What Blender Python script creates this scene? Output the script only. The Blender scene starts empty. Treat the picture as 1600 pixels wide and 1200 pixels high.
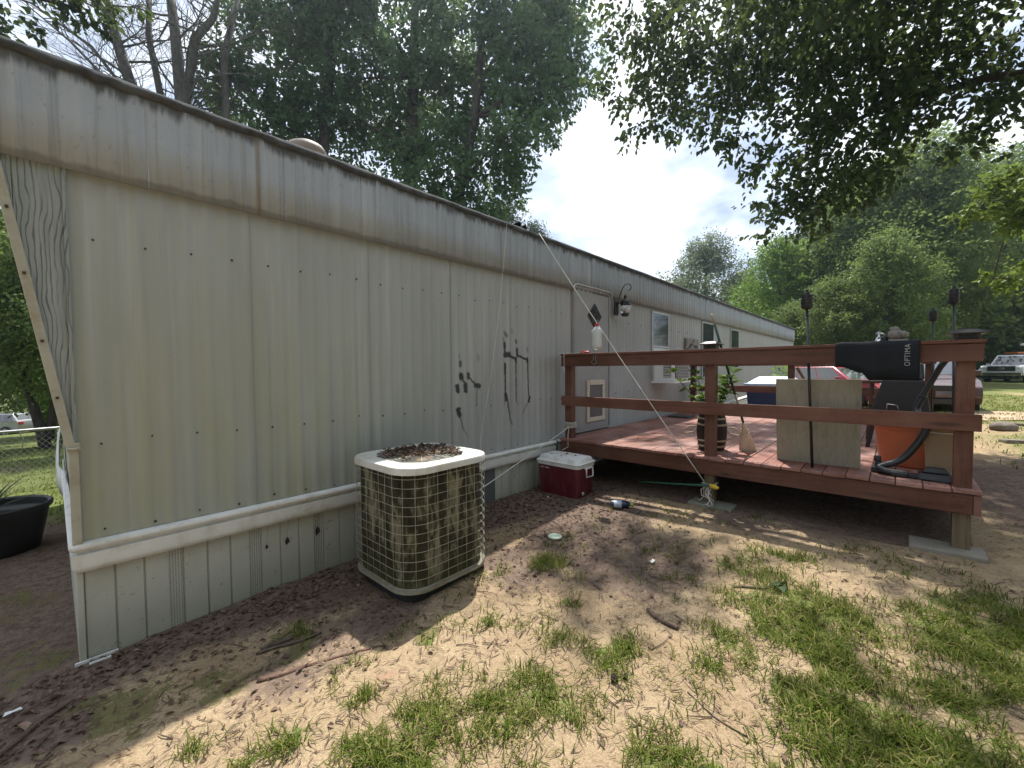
import bpy, bmesh, math, random
import numpy as np
from math import sin, cos, pi, radians, sqrt, hypot, atan2
from mathutils import Vector, Matrix

random.seed(11)
RNG = np.random.default_rng(11)
scene = bpy.context.scene
COL = scene.collection

# ------------------------------------------------------------------ camera
cam_data = bpy.data.cameras.new("camera")
cam = bpy.data.objects.new("camera", cam_data)
COL.objects.link(cam)
cam_data.sensor_fit = 'HORIZONTAL'
cam_data.sensor_width = 36.0
cam_data.lens = 36.0 * 657.02 / 1600.0
cam_data.clip_start = 0.02
cam_data.clip_end = 2000.0
CAM_H = 1.47
YAW, PITCH, ROLL = radians(42.4433), radians(2.0049), radians(-0.43875)
_f = Vector((cos(YAW), sin(YAW), 0)); _r = Vector((sin(YAW), -cos(YAW), 0)); _z = Vector((0, 0, 1))
F_ = _f * cos(PITCH) - _z * sin(PITCH); _u = _z * cos(PITCH) + _f * sin(PITCH)
R_ = _r * cos(ROLL) + _u * sin(ROLL); U_ = _u * cos(ROLL) - _r * sin(ROLL)
cam.matrix_world = Matrix(((R_.x, U_.x, -F_.x, 0), (R_.y, U_.y, -F_.y, 0), (R_.z, U_.z, -F_.z, CAM_H), (0, 0, 0, 1)))
scene.camera = cam

# ------------------------------------------------------------------ sun, sky, exposure
SUN_AZ, SUN_EL = radians(36.0), radians(66.0)          # azimuth from +x towards +y
SUN_DIR = Vector((cos(SUN_AZ) * cos(SUN_EL), sin(SUN_AZ) * cos(SUN_EL), sin(SUN_EL)))
sun_data = bpy.data.lights.new("sun", 'SUN')
sun_data.energy = 3.8
sun_data.angle = radians(0.9)
sun_data.color = (1.0, 0.965, 0.905)
sun = bpy.data.objects.new("sun", sun_data)
COL.objects.link(sun)
sun.rotation_euler = (-SUN_DIR).to_track_quat('-Z', 'Y').to_euler()

world = bpy.data.worlds.new("World")
scene.world = world
world.use_nodes = True
scene.view_settings.view_transform = 'Standard'
scene.view_settings.look = 'None'
scene.view_settings.exposure = 1.1
scene.view_settings.gamma = 1.0
scene.view_settings.use_curve_mapping = False
scene.cycles.max_bounces = 7
scene.cycles.diffuse_bounces = 4
scene.cycles.glossy_bounces = 3
scene.cycles.transmission_bounces = 4
scene.cycles.transparent_max_bounces = 8
scene.cycles.caustics_reflective = False
scene.cycles.caustics_refractive = False
scene.cycles.sample_clamp_indirect = 6.0


class NT:
    """small helper round a node tree"""
    def __init__(s, tree):
        s.t = tree; s.N = tree.nodes; s.L = tree.links

    def n(s, typ, props=None, **ins):
        nd = s.N.new(typ)
        for k, v in (props or {}).items():
            setattr(nd, k, v)
        for k, v in ins.items():
            s.set(nd, k, v)
        return nd

    def set(s, nd, k, v):
        sock = nd.inputs[int(k[1:])] if (k[0] == '_' and k[1:].isdigit()) else nd.inputs[k.replace('_', ' ')]
        if isinstance(v, bpy.types.NodeSocket):
            s.L.new(v, sock)
        else:
            sock.default_value = v

    def math(s, op, a, b=None, c=None, clamp=False):
        nd = s.N.new('ShaderNodeMath'); nd.operation = op; nd.use_clamp = clamp
        for i, v in enumerate((a, b, c)):
            if v is not None: s.set(nd, '_%d' % i, v)
        return nd.outputs[0]

    def vec(s, op, a, b=None, out=0):
        nd = s.N.new('ShaderNodeVectorMath'); nd.operation = op
        s.set(nd, '_0', a)
        if b is not None:
            if op == 'SCALE': s.set(nd, 'Scale', b)
            else: s.set(nd, '_1', b)
        return nd.outputs[out]

    def pos(s):
        return s.N.new('ShaderNodeNewGeometry').outputs['Position']

    def obj(s):
        return s.N.new('ShaderNodeTexCoord').outputs['Object']

    def sep(s, v):
        nd = s.N.new('ShaderNodeSeparateXYZ'); s.L.new(v, nd.inputs[0]); return nd.outputs

    def noise(s, v, scale, detail=3.0, rough=0.55, stretch=None, dist=0.0):
        if stretch is not None: v = s.vec('MULTIPLY', v, stretch)
        nd = s.n('ShaderNodeTexNoise', Vector=v, Scale=scale, Detail=detail, Roughness=rough, Distortion=dist)
        return nd.outputs[0]

    def ramp(s, fac, stops, interp='LINEAR'):
        nd = s.N.new('ShaderNodeValToRGB'); nd.color_ramp.interpolation = interp
        el = nd.color_ramp.elements
        while len(el) < len(stops): el.new(0.5)
        for e, (p, c) in zip(el, stops):
            e.position = p
            e.color = (c, c, c, 1) if isinstance(c, (int, float)) else (*c, 1)
        s.set(nd, 'Fac', fac)
        return nd.outputs[0]

    def sstep(s, v, a, b):
        nd = s.n('ShaderNodeMapRange', {'interpolation_type': 'SMOOTHSTEP'})
        s.set(nd, '_0', v); nd.inputs[1].default_value = a; nd.inputs[2].default_value = b
        return nd.outputs[0]

    def mix(s, fac, a, b, blend='MIX'):
        nd = s.N.new('ShaderNodeMix'); nd.data_type = 'RGBA'; nd.blend_type = blend
        s.set(nd, '_0', fac)
        for i, v in ((6, a), (7, b)):
            if isinstance(v, tuple) and len(v) == 3: v = (*v, 1)
            s.set(nd, '_%d' % i, v)
        return nd.outputs[2]

    def bump(s, h, strength=0.3, dist=0.01, nrm=None):
        nd = s.n('ShaderNodeBump', Strength=strength, Distance=dist, Height=h)
        if nrm is not None: s.L.new(nrm, nd.inputs['Normal'])
        return nd.outputs[0]

    def rand(s):
        return s.N.new('ShaderNodeObjectInfo').outputs['Random']


# sky: physical sky behind thin, bright broken cloud
W = NT(world.node_tree)
W.N.clear()
w_out = W.N.new('ShaderNodeOutputWorld')
sky = W.n('ShaderNodeTexSky', {'sky_type': 'NISHITA', 'sun_disc': False, 'sun_elevation': SUN_EL,
                               'sun_rotation': pi / 2 - SUN_AZ, 'air_density': 1.0, 'dust_density': 2.0, 'ozone_density': 1.0})
bg_sky = W.n('ShaderNodeBackground', Strength=0.10, Color=sky.outputs[0])
d = W.N.new('ShaderNodeTexCoord').outputs['Generated']
dz = W.math('ADD', W.math('ABSOLUTE', W.sep(d)[2]), 0.32)
pl = W.vec('DIVIDE', d, W.n('ShaderNodeCombineXYZ', X=dz, Y=dz, Z=dz).outputs[0])
pl = W.vec('ADD', pl, (0.35, 0.1, 0.0))
n1 = W.noise(pl, 1.9, 5, 0.55)
n2 = W.noise(W.vec('ADD', pl, (3.1, 1.7, 0.4)), 3.1, 4, 0.55)
cl = W.ramp(n2, [(0.37, (0.40, 0.48, 0.64)), (0.475, (0.64, 0.72, 0.88)), (0.56, (0.94, 0.975, 1.0))])
bg_cl = W.n('ShaderNodeBackground', Strength=0.70, Color=cl)
mx = W.n('ShaderNodeMixShader', Fac=W.ramp(n1, [(0.30, 0.55), (0.50, 1.0)]))
W.L.new(bg_sky.outputs[0], mx.inputs[1]); W.L.new(bg_cl.outputs[0], mx.inputs[2])
W.L.new(mx.outputs[0], w_out.inputs[0])

# ------------------------------------------------------------------ materials
MATS = {}


def new_mat(name):
    m = bpy.data.materials.new(name); m.use_nodes = True
    t = NT(m.node_tree)
    b = m.node_tree.nodes['Principled BSDF']
    MATS[name] = m
    return m, t, b


def plain(name, col, rough=0.5, metal=0.0, var=0.12, scale=8.0, bump=0.0, spec=0.5, trans=0.0, alpha=None, dirt=None, dscale=5.0, stretch=(1, 1, 1)):
    """one paint / plastic / metal with uneven tone, wear and grain"""
    m, t, b = new_mat(name)
    p = t.pos()
    nz = t.noise(p, scale, 4, 0.6, stretch)
    c = t.mix(t.ramp(nz, [(0.3, 0.0), (0.7, 1.0)]), tuple(max(0, v * (1 - var)) for v in col), tuple(min(1, v * (1 + var)) for v in col))
    if dirt:
        dn = t.noise(p, dscale, 5, 0.65, stretch)
        c = t.mix(t.ramp(dn, [(0.48, 0.0), (0.68, 0.75)]), c, dirt)
    t.set(b, 'Base Color', c)
    b.inputs['Metallic'].default_value = metal
    t.set(b, 'Roughness', t.math('ADD', t.math('MULTIPLY', nz, 0.2), rough - 0.1, clamp=True))
    b.inputs['Specular IOR Level'].default_value = spec
    if trans: b.inputs['Transmission Weight'].default_value = trans
    if alpha is not None: b.inputs['Alpha'].default_value = alpha
    if bump:
        t.set(b, 'Normal', t.bump(t.noise(p, scale * 14, 3, 0.6), bump, 0.004))
    return m


# ------------------------------------------------------------------ mesh building
class MB:
    def __init__(s):
        s.v = []; s.f = []; s.m = []; s.mi = 0; s.xf = None

    def add(s, vs, fs):
        o = len(s.v)
        if s.xf is not None: vs = [s.xf @ Vector(v) for v in vs]
        s.v += [tuple(v) for v in vs]
        s.f += [tuple(i + o for i in f) for f in fs]
        s.m += [s.mi] * len(fs)
        return s

    def box(s, x0, x1, y0, y1, z0, z1):
        s.add([(x0, y0, z0), (x1, y0, z0), (x1, y1, z0), (x0, y1, z0), (x0, y0, z1), (x1, y0, z1), (x1, y1, z1), (x0, y1, z1)],
              [(0, 3, 2, 1), (4, 5, 6, 7), (0, 1, 5, 4), (1, 2, 6, 5), (2, 3, 7, 6), (3, 0, 4, 7)])
        return s

    def frustum(s, c0, a0, b0, c1, a1, b1):
        """rectangle (half sizes a0,b0 in x,y) at c0 to one at c1"""
        vs = []
        for c, a, b in ((c0, a0, b0), (c1, a1, b1)):
            vs += [(c[0] - a, c[1] - b, c[2]), (c[0] + a, c[1] - b, c[2]), (c[0] + a, c[1] + b, c[2]), (c[0] - a, c[1] + b, c[2])]
        s.add(vs, [(0, 3, 2, 1), (4, 5, 6, 7), (0, 1, 5, 4), (1, 2, 6, 5), (2, 3, 7, 6), (3, 0, 4, 7)])
        return s

    def bar(s, p0, p1, w, h, up=(0, 0, 1)):
        p0, p1 = Vector(p0), Vector(p1); d = (p1 - p0).normalized(); u = Vector(up)
        a = d.cross(u)
        if a.length < 1e-4: a = d.cross(Vector((1, 0, 0)))
        a.normalize(); u = a.cross(d).normalized()
        vs = [p + a * sx * w / 2 + u * sz * h / 2 for p in (p0, p1) for sx, sz in ((-1, -1), (1, -1), (1, 1), (-1, 1))]
        s.add(vs, [(0, 3, 2, 1), (4, 5, 6, 7), (0, 1, 5, 4), (1, 2, 6, 5), (2, 3, 7, 6), (3, 0, 4, 7)])
        return s

    def tube(s, pts, r, n=8, cap=True, closed=False):
        pts = [Vector(p) for p in pts]
        k = len(pts)
        rs = [r] * k if isinstance(r, (int, float)) else list(r)
        vs, fs = [], []
        prev = None
        for i, p in enumerate(pts):
            if closed: d = (pts[(i + 1) % k] - pts[i - 1])
            else: d = (pts[min(i + 1, k - 1)] - pts[max(i - 1, 0)])
            if d.length < 1e-9: d = Vector((0, 0, 1))
            d.normalize()
            if prev is None:
                a = d.orthogonal().normalized()
            else:
                a = (prev - d * prev.dot(d))
                a = a.normalized() if a.length > 1e-6 else d.orthogonal().normalized()
            prev = a; b = d.cross(a)
            for j in range(n):
                t = 2 * pi * j / n
                vs.append(p + (a * cos(t) + b * sin(t)) * rs[i])
        for i in range(k if closed else k - 1):
            i2 = (i + 1) % k
            for j in range(n):
                j2 = (j + 1) % n
                fs.append((i * n + j, i * n + j2, i2 * n + j2, i2 * n + j))
        if cap and not closed:
            fs.append(tuple(range(n - 1, -1, -1))); fs.append(tuple((k - 1) * n + j for j in range(n)))
        s.add(vs, fs)
        return s

    def lathe(s, prof, n=20, c=(0, 0, 0), sx=1.0, sy=1.0, cap0=True, cap1=True):
        vs, fs = [], []
        for r, z in prof:
            for j in range(n):
                t = 2 * pi * j / n
                vs.append((c[0] + r * cos(t) * sx, c[1] + r * sin(t) * sy, c[2] + z))
        for i in range(len(prof) - 1):
            for j in range(n):
                j2 = (j + 1) % n
                fs.append((i * n + j, i * n + j2, (i + 1) * n + j2, (i + 1) * n + j))
        if cap0: fs.append(tuple(range(n - 1, -1, -1)))
        if cap1: fs.append(tuple((len(prof) - 1) * n + j for j in range(n)))
        s.add(vs, fs)
        return s

    def prism(s, poly, axis, a, b):
        """polygon (2-D) extruded along axis from a to b; 2-D coords map to the other two axes in order"""
        def p3(q, t):
            if axis == 'x': return (t, q[0], q[1])
            if axis == 'y': return (q[0], t, q[1])
            return (q[0], q[1], t)
        n = len(poly)
        vs = [p3(q, a) for q in poly] + [p3(q, b) for q in poly]
        fs = [tuple(range(n - 1, -1, -1)), tuple(range(n, 2 * n))]
        fs += [(i, (i + 1) % n, n + (i + 1) % n, n + i) for i in range(n)]
        s.add(vs, fs)
        return s

    def strip(s, path_a, path_b):
        s.merge = True
        n = len(path_a)
        s.add(list(path_a) + list(path_b), [(i, i + 1, n + i + 1, n + i) for i in range(n - 1)])
        return s

    def sphere(s, c, r, n=12, m=8, sz=(1, 1, 1), jit=0.0):
        vs, fs = [], []
        for i in range(m + 1):
            th = pi * i / m
            for j in range(n):
                ph = 2 * pi * j / n
                k = 1 + (random.uniform(-jit, jit) if 0 < i < m else 0)
                vs.append((c[0] + r * sz[0] * sin(th) * cos(ph) * k, c[1] + r * sz[1] * sin(th) * sin(ph) * k, c[2] + r * sz[2] * cos(th) * k))
        for i in range(m):
            for j in range(n):
                j2 = (j + 1) % n
                fs.append((i * n + j, (i + 1) * n + j, (i + 1) * n + j2, i * n + j2))
        s.add(vs, fs)
        return s

    def mesh(s, name, mats, off=(0, 0, 0), smooth=False):
        me = bpy.data.meshes.new(name)
        o = Vector(off)
        me.from_pydata([tuple(Vector(v) - o) for v in s.v], [], s.f)
        for m in (mats if isinstance(mats, (list, tuple)) else [mats]):
            me.materials.append(MATS[m] if isinstance(m, str) else m)
        if max(s.m or [0]) > 0:
            me.polygons.foreach_set('material_index', s.m)
        bm = bmesh.new(); bm.from_mesh(me)
        if getattr(s, 'merge', False): bmesh.ops.remove_doubles(bm, verts=bm.verts, dist=1e-5)
        bmesh.ops.recalc_face_normals(bm, faces=bm.faces) if getattr(s, 'fixn', True) else None
        bm.to_mesh(me); bm.free()
        if smooth: me.shade_smooth()
        me.update()
        return me

    def build(s, name, mats, parent=None, bevel=0.0, smooth=False, seg=2):
        off = wloc(parent) if parent else Vector((0, 0, 0))
        me = s.mesh(name, mats, off, smooth)
        o = bpy.data.objects.new(name, me)
        COL.objects.link(o)
        if parent: o.parent = parent
        if bevel:
            md = o.modifiers.new('bevel', 'BEVEL'); md.width = bevel; md.segments = seg; md.limit_method = 'ANGLE'; md.angle_limit = radians(40)
            md.harden_normals = False
        if smooth and smooth != 'all':
            try: me.set_sharp_from_angle(angle=radians(40))
            except Exception: pass
        return o


def wloc(o):
    v = Vector((0, 0, 0))
    while o is not None:
        v += o.location; o = o.parent
    return v


def tag(o, label=None, cat=None, group=None, kind=None):
    if label: o['label'] = label
    if cat: o['category'] = cat
    if group: o['group'] = group
    if kind: o['kind'] = kind
    return o


def thing(name, label, cat, loc=(0, 0, 0), group=None):
    o = bpy.data.objects.new(name, None)
    o.empty_display_size = 0.2
    COL.objects.link(o); o.location = loc
    return tag(o, label, cat, group)


def copy_tree(o, parent=None):
    c = o.copy(); COL.objects.link(c)
    if parent: c.parent = parent
    for ch in list(o.children): copy_tree(ch, c)
    return c


def inst(name, me, parent, loc=(0, 0, 0), rz=0.0):
    """a piece that shares mesh data; loc in the parent's own space"""
    o = bpy.data.objects.new(name, me); COL.objects.link(o); o.parent = parent; o.location = loc
    if rz: o.rotation_euler = (0, 0, rz)
    return o


def np_mesh(name, verts, faces_flat, loop_starts, loop_totals, mat, tint=None, smooth=False):
    me = bpy.data.meshes.new(name)
    nv, nl, nf = len(verts), len(faces_flat), len(loop_starts)
    me.vertices.add(nv); me.loops.add(nl); me.polygons.add(nf)
    me.vertices.foreach_set('co', np.asarray(verts, np.float32).ravel())
    me.loops.foreach_set('vertex_index', np.asarray(faces_flat, np.int32))
    me.polygons.foreach_set('loop_start', np.asarray(loop_starts, np.int32))
    if tint is not None:
        at = me.attributes.new('tint', 'FLOAT', 'POINT'); at.data.foreach_set('value', np.asarray(tint, np.float32))
    me.update(calc_edges=True); me.validate()
    me.materials.append(MATS[mat] if isinstance(mat, str) else mat)
    if smooth: me.shade_smooth()
    return me


# value noise on numpy arrays (used for ground relief and patchiness)
def vnoise(x, y, seed=0):
    x = np.asarray(x, float); y = np.asarray(y, float)
    xi = np.floor(x).astype(np.int64); yi = np.floor(y).astype(np.int64)
    fx = x - xi; fy = y - yi
    fx = fx * fx * (3 - 2 * fx); fy = fy * fy * (3 - 2 * fy)

    def h(a, b):
        k = (a * 374761393 + b * 668265263 + seed * 974711) & 0x7fffffff
        k = ((k ^ (k >> 13)) * 1274126177) & 0x7fffffff
        return ((k ^ (k >> 16)) & 0xffff) / 65535.0
    return (h(xi, yi) * (1 - fx) + h(xi + 1, yi) * fx) * (1 - fy) + (h(xi, yi + 1) * (1 - fx) + h(xi + 1, yi + 1) * fx) * fy


def fbm(x, y, seed=0, oct=4):
    s = 0; a = 0.5; f = 1.0; tot = 0
    for k in range(oct):
        s = s + a * vnoise(x * f, y * f, seed + k); tot += a; a *= 0.5; f *= 2.03
    return s / tot


def ground_np(x, y, rel=True):
    x = np.asarray(x, float); y = np.asarray(y, float)
    a = .037 * np.minimum(np.maximum(x, -6), 6.5) + .02 * (3 - np.clip(y, -3, 9)) * np.clip((x + 2) / 4, 0, 1)
    a = a - .07 * np.minimum(np.maximum(0, y - 7), 42) * np.clip((26 - x) / 12, 0, 1)
    a = a - .32 * np.clip((x - 10) / 6, 0, 1) * np.clip((y + .9) / 2, 0, 1) * np.clip((34 - x) / 8, 0, 1)
    if rel:
        a = a + (fbm(x * 1.3, y * 1.3, 5, 3) - .5) * .05 + (fbm(x * 9, y * 9, 9, 3) - .5) * .022
    return a


def ground(x, y):
    return float(ground_np(np.array([x]), np.array([y]))[0])

# ------------------------------------------------------------------ house skins
def streak_field(t, p):
    """vertical run-off streaks at three widths"""
    s1 = t.noise(p, 1.0, 4, 0.6, (9.0, 9.0, 0.35))
    s2 = t.noise(t.vec('ADD', p, (7.3, 0, 2.1)), 1.0, 5, 0.7, (34.0, 34.0, 0.9))
    s3 = t.noise(t.vec('ADD', p, (1.3, 0, 9.1)), 1.0, 3, 0.6, (2.6, 2.6, 0.5))
    return s1, s2, s3


def siding_mat(name, strokes=None):
    m, t, b = new_mat(name)
    p = t.pos(); X, Y, Z = t.sep(p)
    s1, s2, s3 = streak_field(t, p)
    c = t.mix(t.ramp(s3, [(0.35, 0), (0.65, 1)]), (0.308, 0.324, 0.304), (0.365, 0.384, 0.366))
    # chalky pale runs and thin dark ones
    c = t.mix(t.ramp(s1, [(0.55, 0), (0.72, 0.4)]), c, (0.56, 0.565, 0.53))
    c = t.mix(t.ramp(s2, [(0.56, 0), (0.80, 0.4)]), c, (0.27, 0.26, 0.225))
    # yellow-green algae low on the wall and towards the near end
    alg = t.math('MULTIPLY', t.sstep(Z, 2.3, 1.0), t.sstep(X, 3.2, 0.4))
    alg = t.math('MULTIPLY', alg, t.ramp(t.noise(p, 1.0, 4, 0.6, (7.0, 7.0, 0.8)), [(0.38, 0.15), (0.62, 0.75)]))
    c = t.mix(alg, c, (0.335, 0.345, 0.235))
    # greyer farther along, lightened in the colour for the more open sky there
    c = t.mix(t.math('MULTIPLY', t.sstep(X, 1.6, 4.0), 0.45), c, (0.385, 0.385, 0.40))
    # darker streaky band on the wall just below the fascia
    top_band = t.math('MULTIPLY', t.sstep(t.math('ADD', Z, t.math('MULTIPLY', s1, 0.22)), 2.43, 2.58), 0.42)
    c = t.mix(top_band, c, (0.24, 0.235, 0.22))
    # little rust-brown freckles
    fr = t.ramp(t.noise(p, 26.0, 2, 0.5), [(0.73, 0), (0.79, 0.5)])
    c = t.mix(fr, c, (0.30, 0.24, 0.16))
    if strokes:
        warp = t.vec('SCALE', t.vec('SUBTRACT', t.n('ShaderNodeTexNoise', Vector=p, Scale=30.0, Detail=2.0).outputs[1], (0.5, 0.5, 0.5)), 0.02)
        q = t.vec('MULTIPLY', t.vec('ADD', p, warp), (1, 0, 1))
        tot = None
        for (x0, z0, x1, z1, r, dens) in strokes:
            ba = (x1 - x0, 0, z1 - z0); L2 = max(1e-6, ba[0] ** 2 + ba[2] ** 2)
            pa = t.vec('SUBTRACT', q, (x0, 0, z0))
            h = t.math('MULTIPLY', t.vec('DOT_PRODUCT', pa, ba, out=1), 1 / L2, clamp=True)
            nd = t.N.new('ShaderNodeVectorMath'); nd.operation = 'SCALE'; nd.inputs[0].default_value = ba; t.L.new(h, nd.inputs['Scale'])
            dv = t.vec('LENGTH', t.vec('SUBTRACT', pa, nd.outputs[0]), out=1)
            a = t.n('ShaderNodeMapRange', {'interpolation_type': 'SMOOTHSTEP'})
            t.set(a, '_0', dv)
            a.inputs[1].default_value = r * (1.15 if dens > .7 else 1.5); a.inputs[2].default_value = r * (0.55 if dens > .7 else 0.0)
            a.inputs[3].default_value = 0; a.inputs[4].default_value = dens
            tot = a.outputs[0] if tot is None else t.math('MAXIMUM', tot, a.outputs[0])
        c = t.mix(tot, c, (0.018, 0.018, 0.02))
    t.set(b, 'Base Color', c)
    t.set(b, 'Roughness', t.math('ADD', 0.42, t.math('MULTIPLY', s2, 0.25)))
    b.inputs['Specular IOR Level'].default_value = 0.4
    t.set(b, 'Normal', t.bump(t.math('ADD', t.noise(p, 130, 2, 0.5), t.math('MULTIPLY', t.noise(p, 2.4, 3, .5, (1, 1, .6)), 26.0)), 0.12, 0.004))


# sprayed marks on the wall: (x0, z0, x1, z1, radius, density) in metres along and up the wall
STROKES = [(2.567, 1.538, 2.569, 1.511, 0.022, 0.8),
           (2.556, 1.609, 2.559, 1.581, 0.017, 0.35),
           (2.575, 1.416, 2.579, 1.398, 0.035, 0.95),
           (2.584, 1.39, 2.621, 1.342, 0.014, 0.8),
           (2.627, 1.323, 2.629, 1.271, 0.029, 0.95),
           (2.662, 1.425, 2.666, 1.4, 0.028, 0.9),
           (2.684, 1.388, 2.743, 1.331, 0.012, 0.8),
           (2.751, 1.319, 2.802, 1.309, 0.028, 0.95),
           (2.526, 1.316, 2.534, 1.272, 0.028, 0.95),
           (2.534, 1.098, 2.55, 1.047, 0.032, 0.95),
           (2.559, 1.036, 2.596, 0.911, 0.01, 0.7),
           (2.596, 0.911, 2.653, 0.826, 0.007, 0.45),
           (2.777, 1.29, 2.774, 1.131, 0.009, 0.6),
           (2.797, 1.608, 2.796, 1.562, 0.02, 0.3),
           (3.177, 1.845, 3.198, 1.822, 0.025, 0.7),
           (3.147, 1.789, 3.159, 1.76, 0.02, 0.45),
           (3.167, 1.736, 3.172, 1.7, 0.025, 0.95),
           (3.172, 1.7, 3.178, 1.627, 0.014, 0.95),
           (3.175, 1.617, 3.237, 1.626, 0.035, 0.95),
           (3.246, 1.61, 3.338, 1.581, 0.017, 0.95),
           (3.338, 1.581, 3.341, 1.543, 0.022, 0.95),
           (3.338, 1.543, 3.337, 1.431, 0.012, 0.95),
           (3.337, 1.431, 3.337, 1.13, 0.01, 0.95),
           (3.344, 1.774, 3.346, 1.755, 0.02, 0.85),
           (3.358, 1.681, 3.367, 1.616, 0.025, 0.95),
           (3.367, 1.619, 3.521, 1.573, 0.014, 0.95),
           (3.523, 1.583, 3.531, 1.545, 0.02, 0.95),
           (3.531, 1.545, 3.54, 1.261, 0.012, 0.95),
           (3.54, 1.261, 3.555, 1.13, 0.014, 0.95),
           (3.563, 1.156, 3.547, 1.118, 0.025, 0.95),
           (3.537, 1.112, 3.45, 0.989, 0.01, 0.5),
           (3.528, 1.699, 3.532, 1.661, 0.014, 0.5),
           (3.174, 1.524, 3.176, 1.433, 0.02, 0.95),
           (3.176, 1.433, 3.177, 1.214, 0.012, 0.95),
           (3.179, 1.207, 3.191, 1.158, 0.029, 0.95),
           (3.208, 1.138, 3.239, 0.951, 0.012, 0.8),
           (3.239, 0.951, 3.278, 0.885, 0.014, 0.7),
           (3.282, 1.882, 3.286, 1.858, 0.022, 0.3),
           (3.166, 1.141, 3.169, 1.133, 0.012, 0.7)]
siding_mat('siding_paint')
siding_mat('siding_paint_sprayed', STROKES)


def fascia_mat():
    m, t, b = new_mat('fascia_paint')
    p = t.pos(); X, Y, Z = t.sep(p)
    s1, s2, s3 = streak_field(t, p)
    c = t.mix(t.ramp(s3, [(0.35, 0), (0.65, 1)]), (0.300, 0.338, 0.385), (0.365, 0.405, 0.455))
    c = t.mix(t.ramp(s1, [(0.50, 0), (0.70, 0.5)]), c, (0.44, 0.482, 0.53))
    c = t.mix(t.ramp(s2, [(0.52, 0), (0.74, 0.65)]), c, (0.19, 0.195, 0.20))
    # pits and peeling flecks
    pit = t.ramp(t.noise(p, 60.0, 3, 0.6, (1, 1, 0.45)), [(0.60, 0), (0.72, 0.45)])
    c = t.mix(pit, c, (0.22, 0.21, 0.20))
    # black grime along the roof edge, ragged at its lower side, and a thinner line along the bottom
    rag = t.math('ADD', Z, t.math('MULTIPLY', t.math('ADD', t.noise(p, 1.0, 4, 0.65, (14, 14, 3)), t.math('MULTIPLY', s2, 0.6)), 0.17))
    c = t.mix(t.math('MULTIPLY', t.sstep(rag, 2.985, 3.05), 0.85), c, (0.06, 0.062, 0.064))
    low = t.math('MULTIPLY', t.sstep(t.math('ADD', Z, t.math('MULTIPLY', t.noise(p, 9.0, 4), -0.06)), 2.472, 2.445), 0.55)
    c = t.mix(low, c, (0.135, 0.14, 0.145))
    # brown rust run at the near end and at a seam
    for xc, w in ((-0.15, 0.06), (0.905, 0.020), (3.09, 0.016)):
        rs = t.sstep(t.math('ABSOLUTE', t.math('SUBTRACT', X, xc)), w, w * 0.25)
        rs = t.math('MULTIPLY', rs, t.ramp(s2, [(0.35, 0.1), (0.65, 0.75)]))
        c = t.mix(rs, c, (0.20, 0.155, 0.115))
    t.set(b, 'Base Color', c)
    b.inputs['Roughness'].default_value = 0.62
    b.inputs['Specular IOR Level'].default_value = 0.3
    t.set(b, 'Normal', t.bump(t.math('ADD', t.noise(p, 160, 3, 0.6), t.math('MULTIPLY', pit, -0.8)), 0.3, 0.003))


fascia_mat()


def skirting_mat(name, perforated):
    m, t, b = new_mat(name)
    p = t.pos(); X, Y, Z = t.sep(p)
    nz = t.noise(p, 5.0, 5, 0.65)
    c = t.mix(t.ramp(nz, [(0.35, 0), (0.7, 1)]), (0.44, 0.44, 0.38), (0.52, 0.52, 0.46))
    # splashed mud and algae towards the soil
    mud = t.math('MULTIPLY', t.sstep(t.math('SUBTRACT', Z, t.math('MULTIPLY', nz, 0.45)), 0.10, -0.18), 0.45)
    c = t.mix(mud, c, (0.26, 0.235, 0.15))
    sp = t.ramp(t.noise(p, 38.0, 4, 0.6), [(0.66, 0), (0.72, 0.8)])
    sp2 = t.ramp(t.noise(t.vec('ADD', p, (4, 2, 8)), 11.0, 5, 0.7), [(0.63, 0), (0.71, 0.7)])
    c = t.mix(t.math('MAXIMUM', sp, sp2), c, (0.10, 0.085, 0.06))
    if perforated:
        # punched vent holes: staggered rows of small dots
        u = t.math('FRACT', t.math('MULTIPLY', X, 1 / 0.0125)); v0 = t.math('MULTIPLY', Z, 1 / 0.0125)
        v = t.math('FRACT', v0)
        dd = t.vec('LENGTH', t.n('ShaderNodeCombineXYZ', X=t.math('SUBTRACT', u, 0.5), Y=t.math('SUBTRACT', v, 0.5)).outputs[0], out=1)
        c = t.mix(t.sstep(dd, 0.34, 0.22), c, (0.15, 0.145, 0.12))
    t.set(b, 'Base Color', c)
    b.inputs['Roughness'].default_value = 0.5
    b.inputs['Specular IOR Level'].default_value = 0.35


skirting_mat('skirting_vinyl', False)
skirting_mat('skirting_vinyl_perforated', True)


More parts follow.
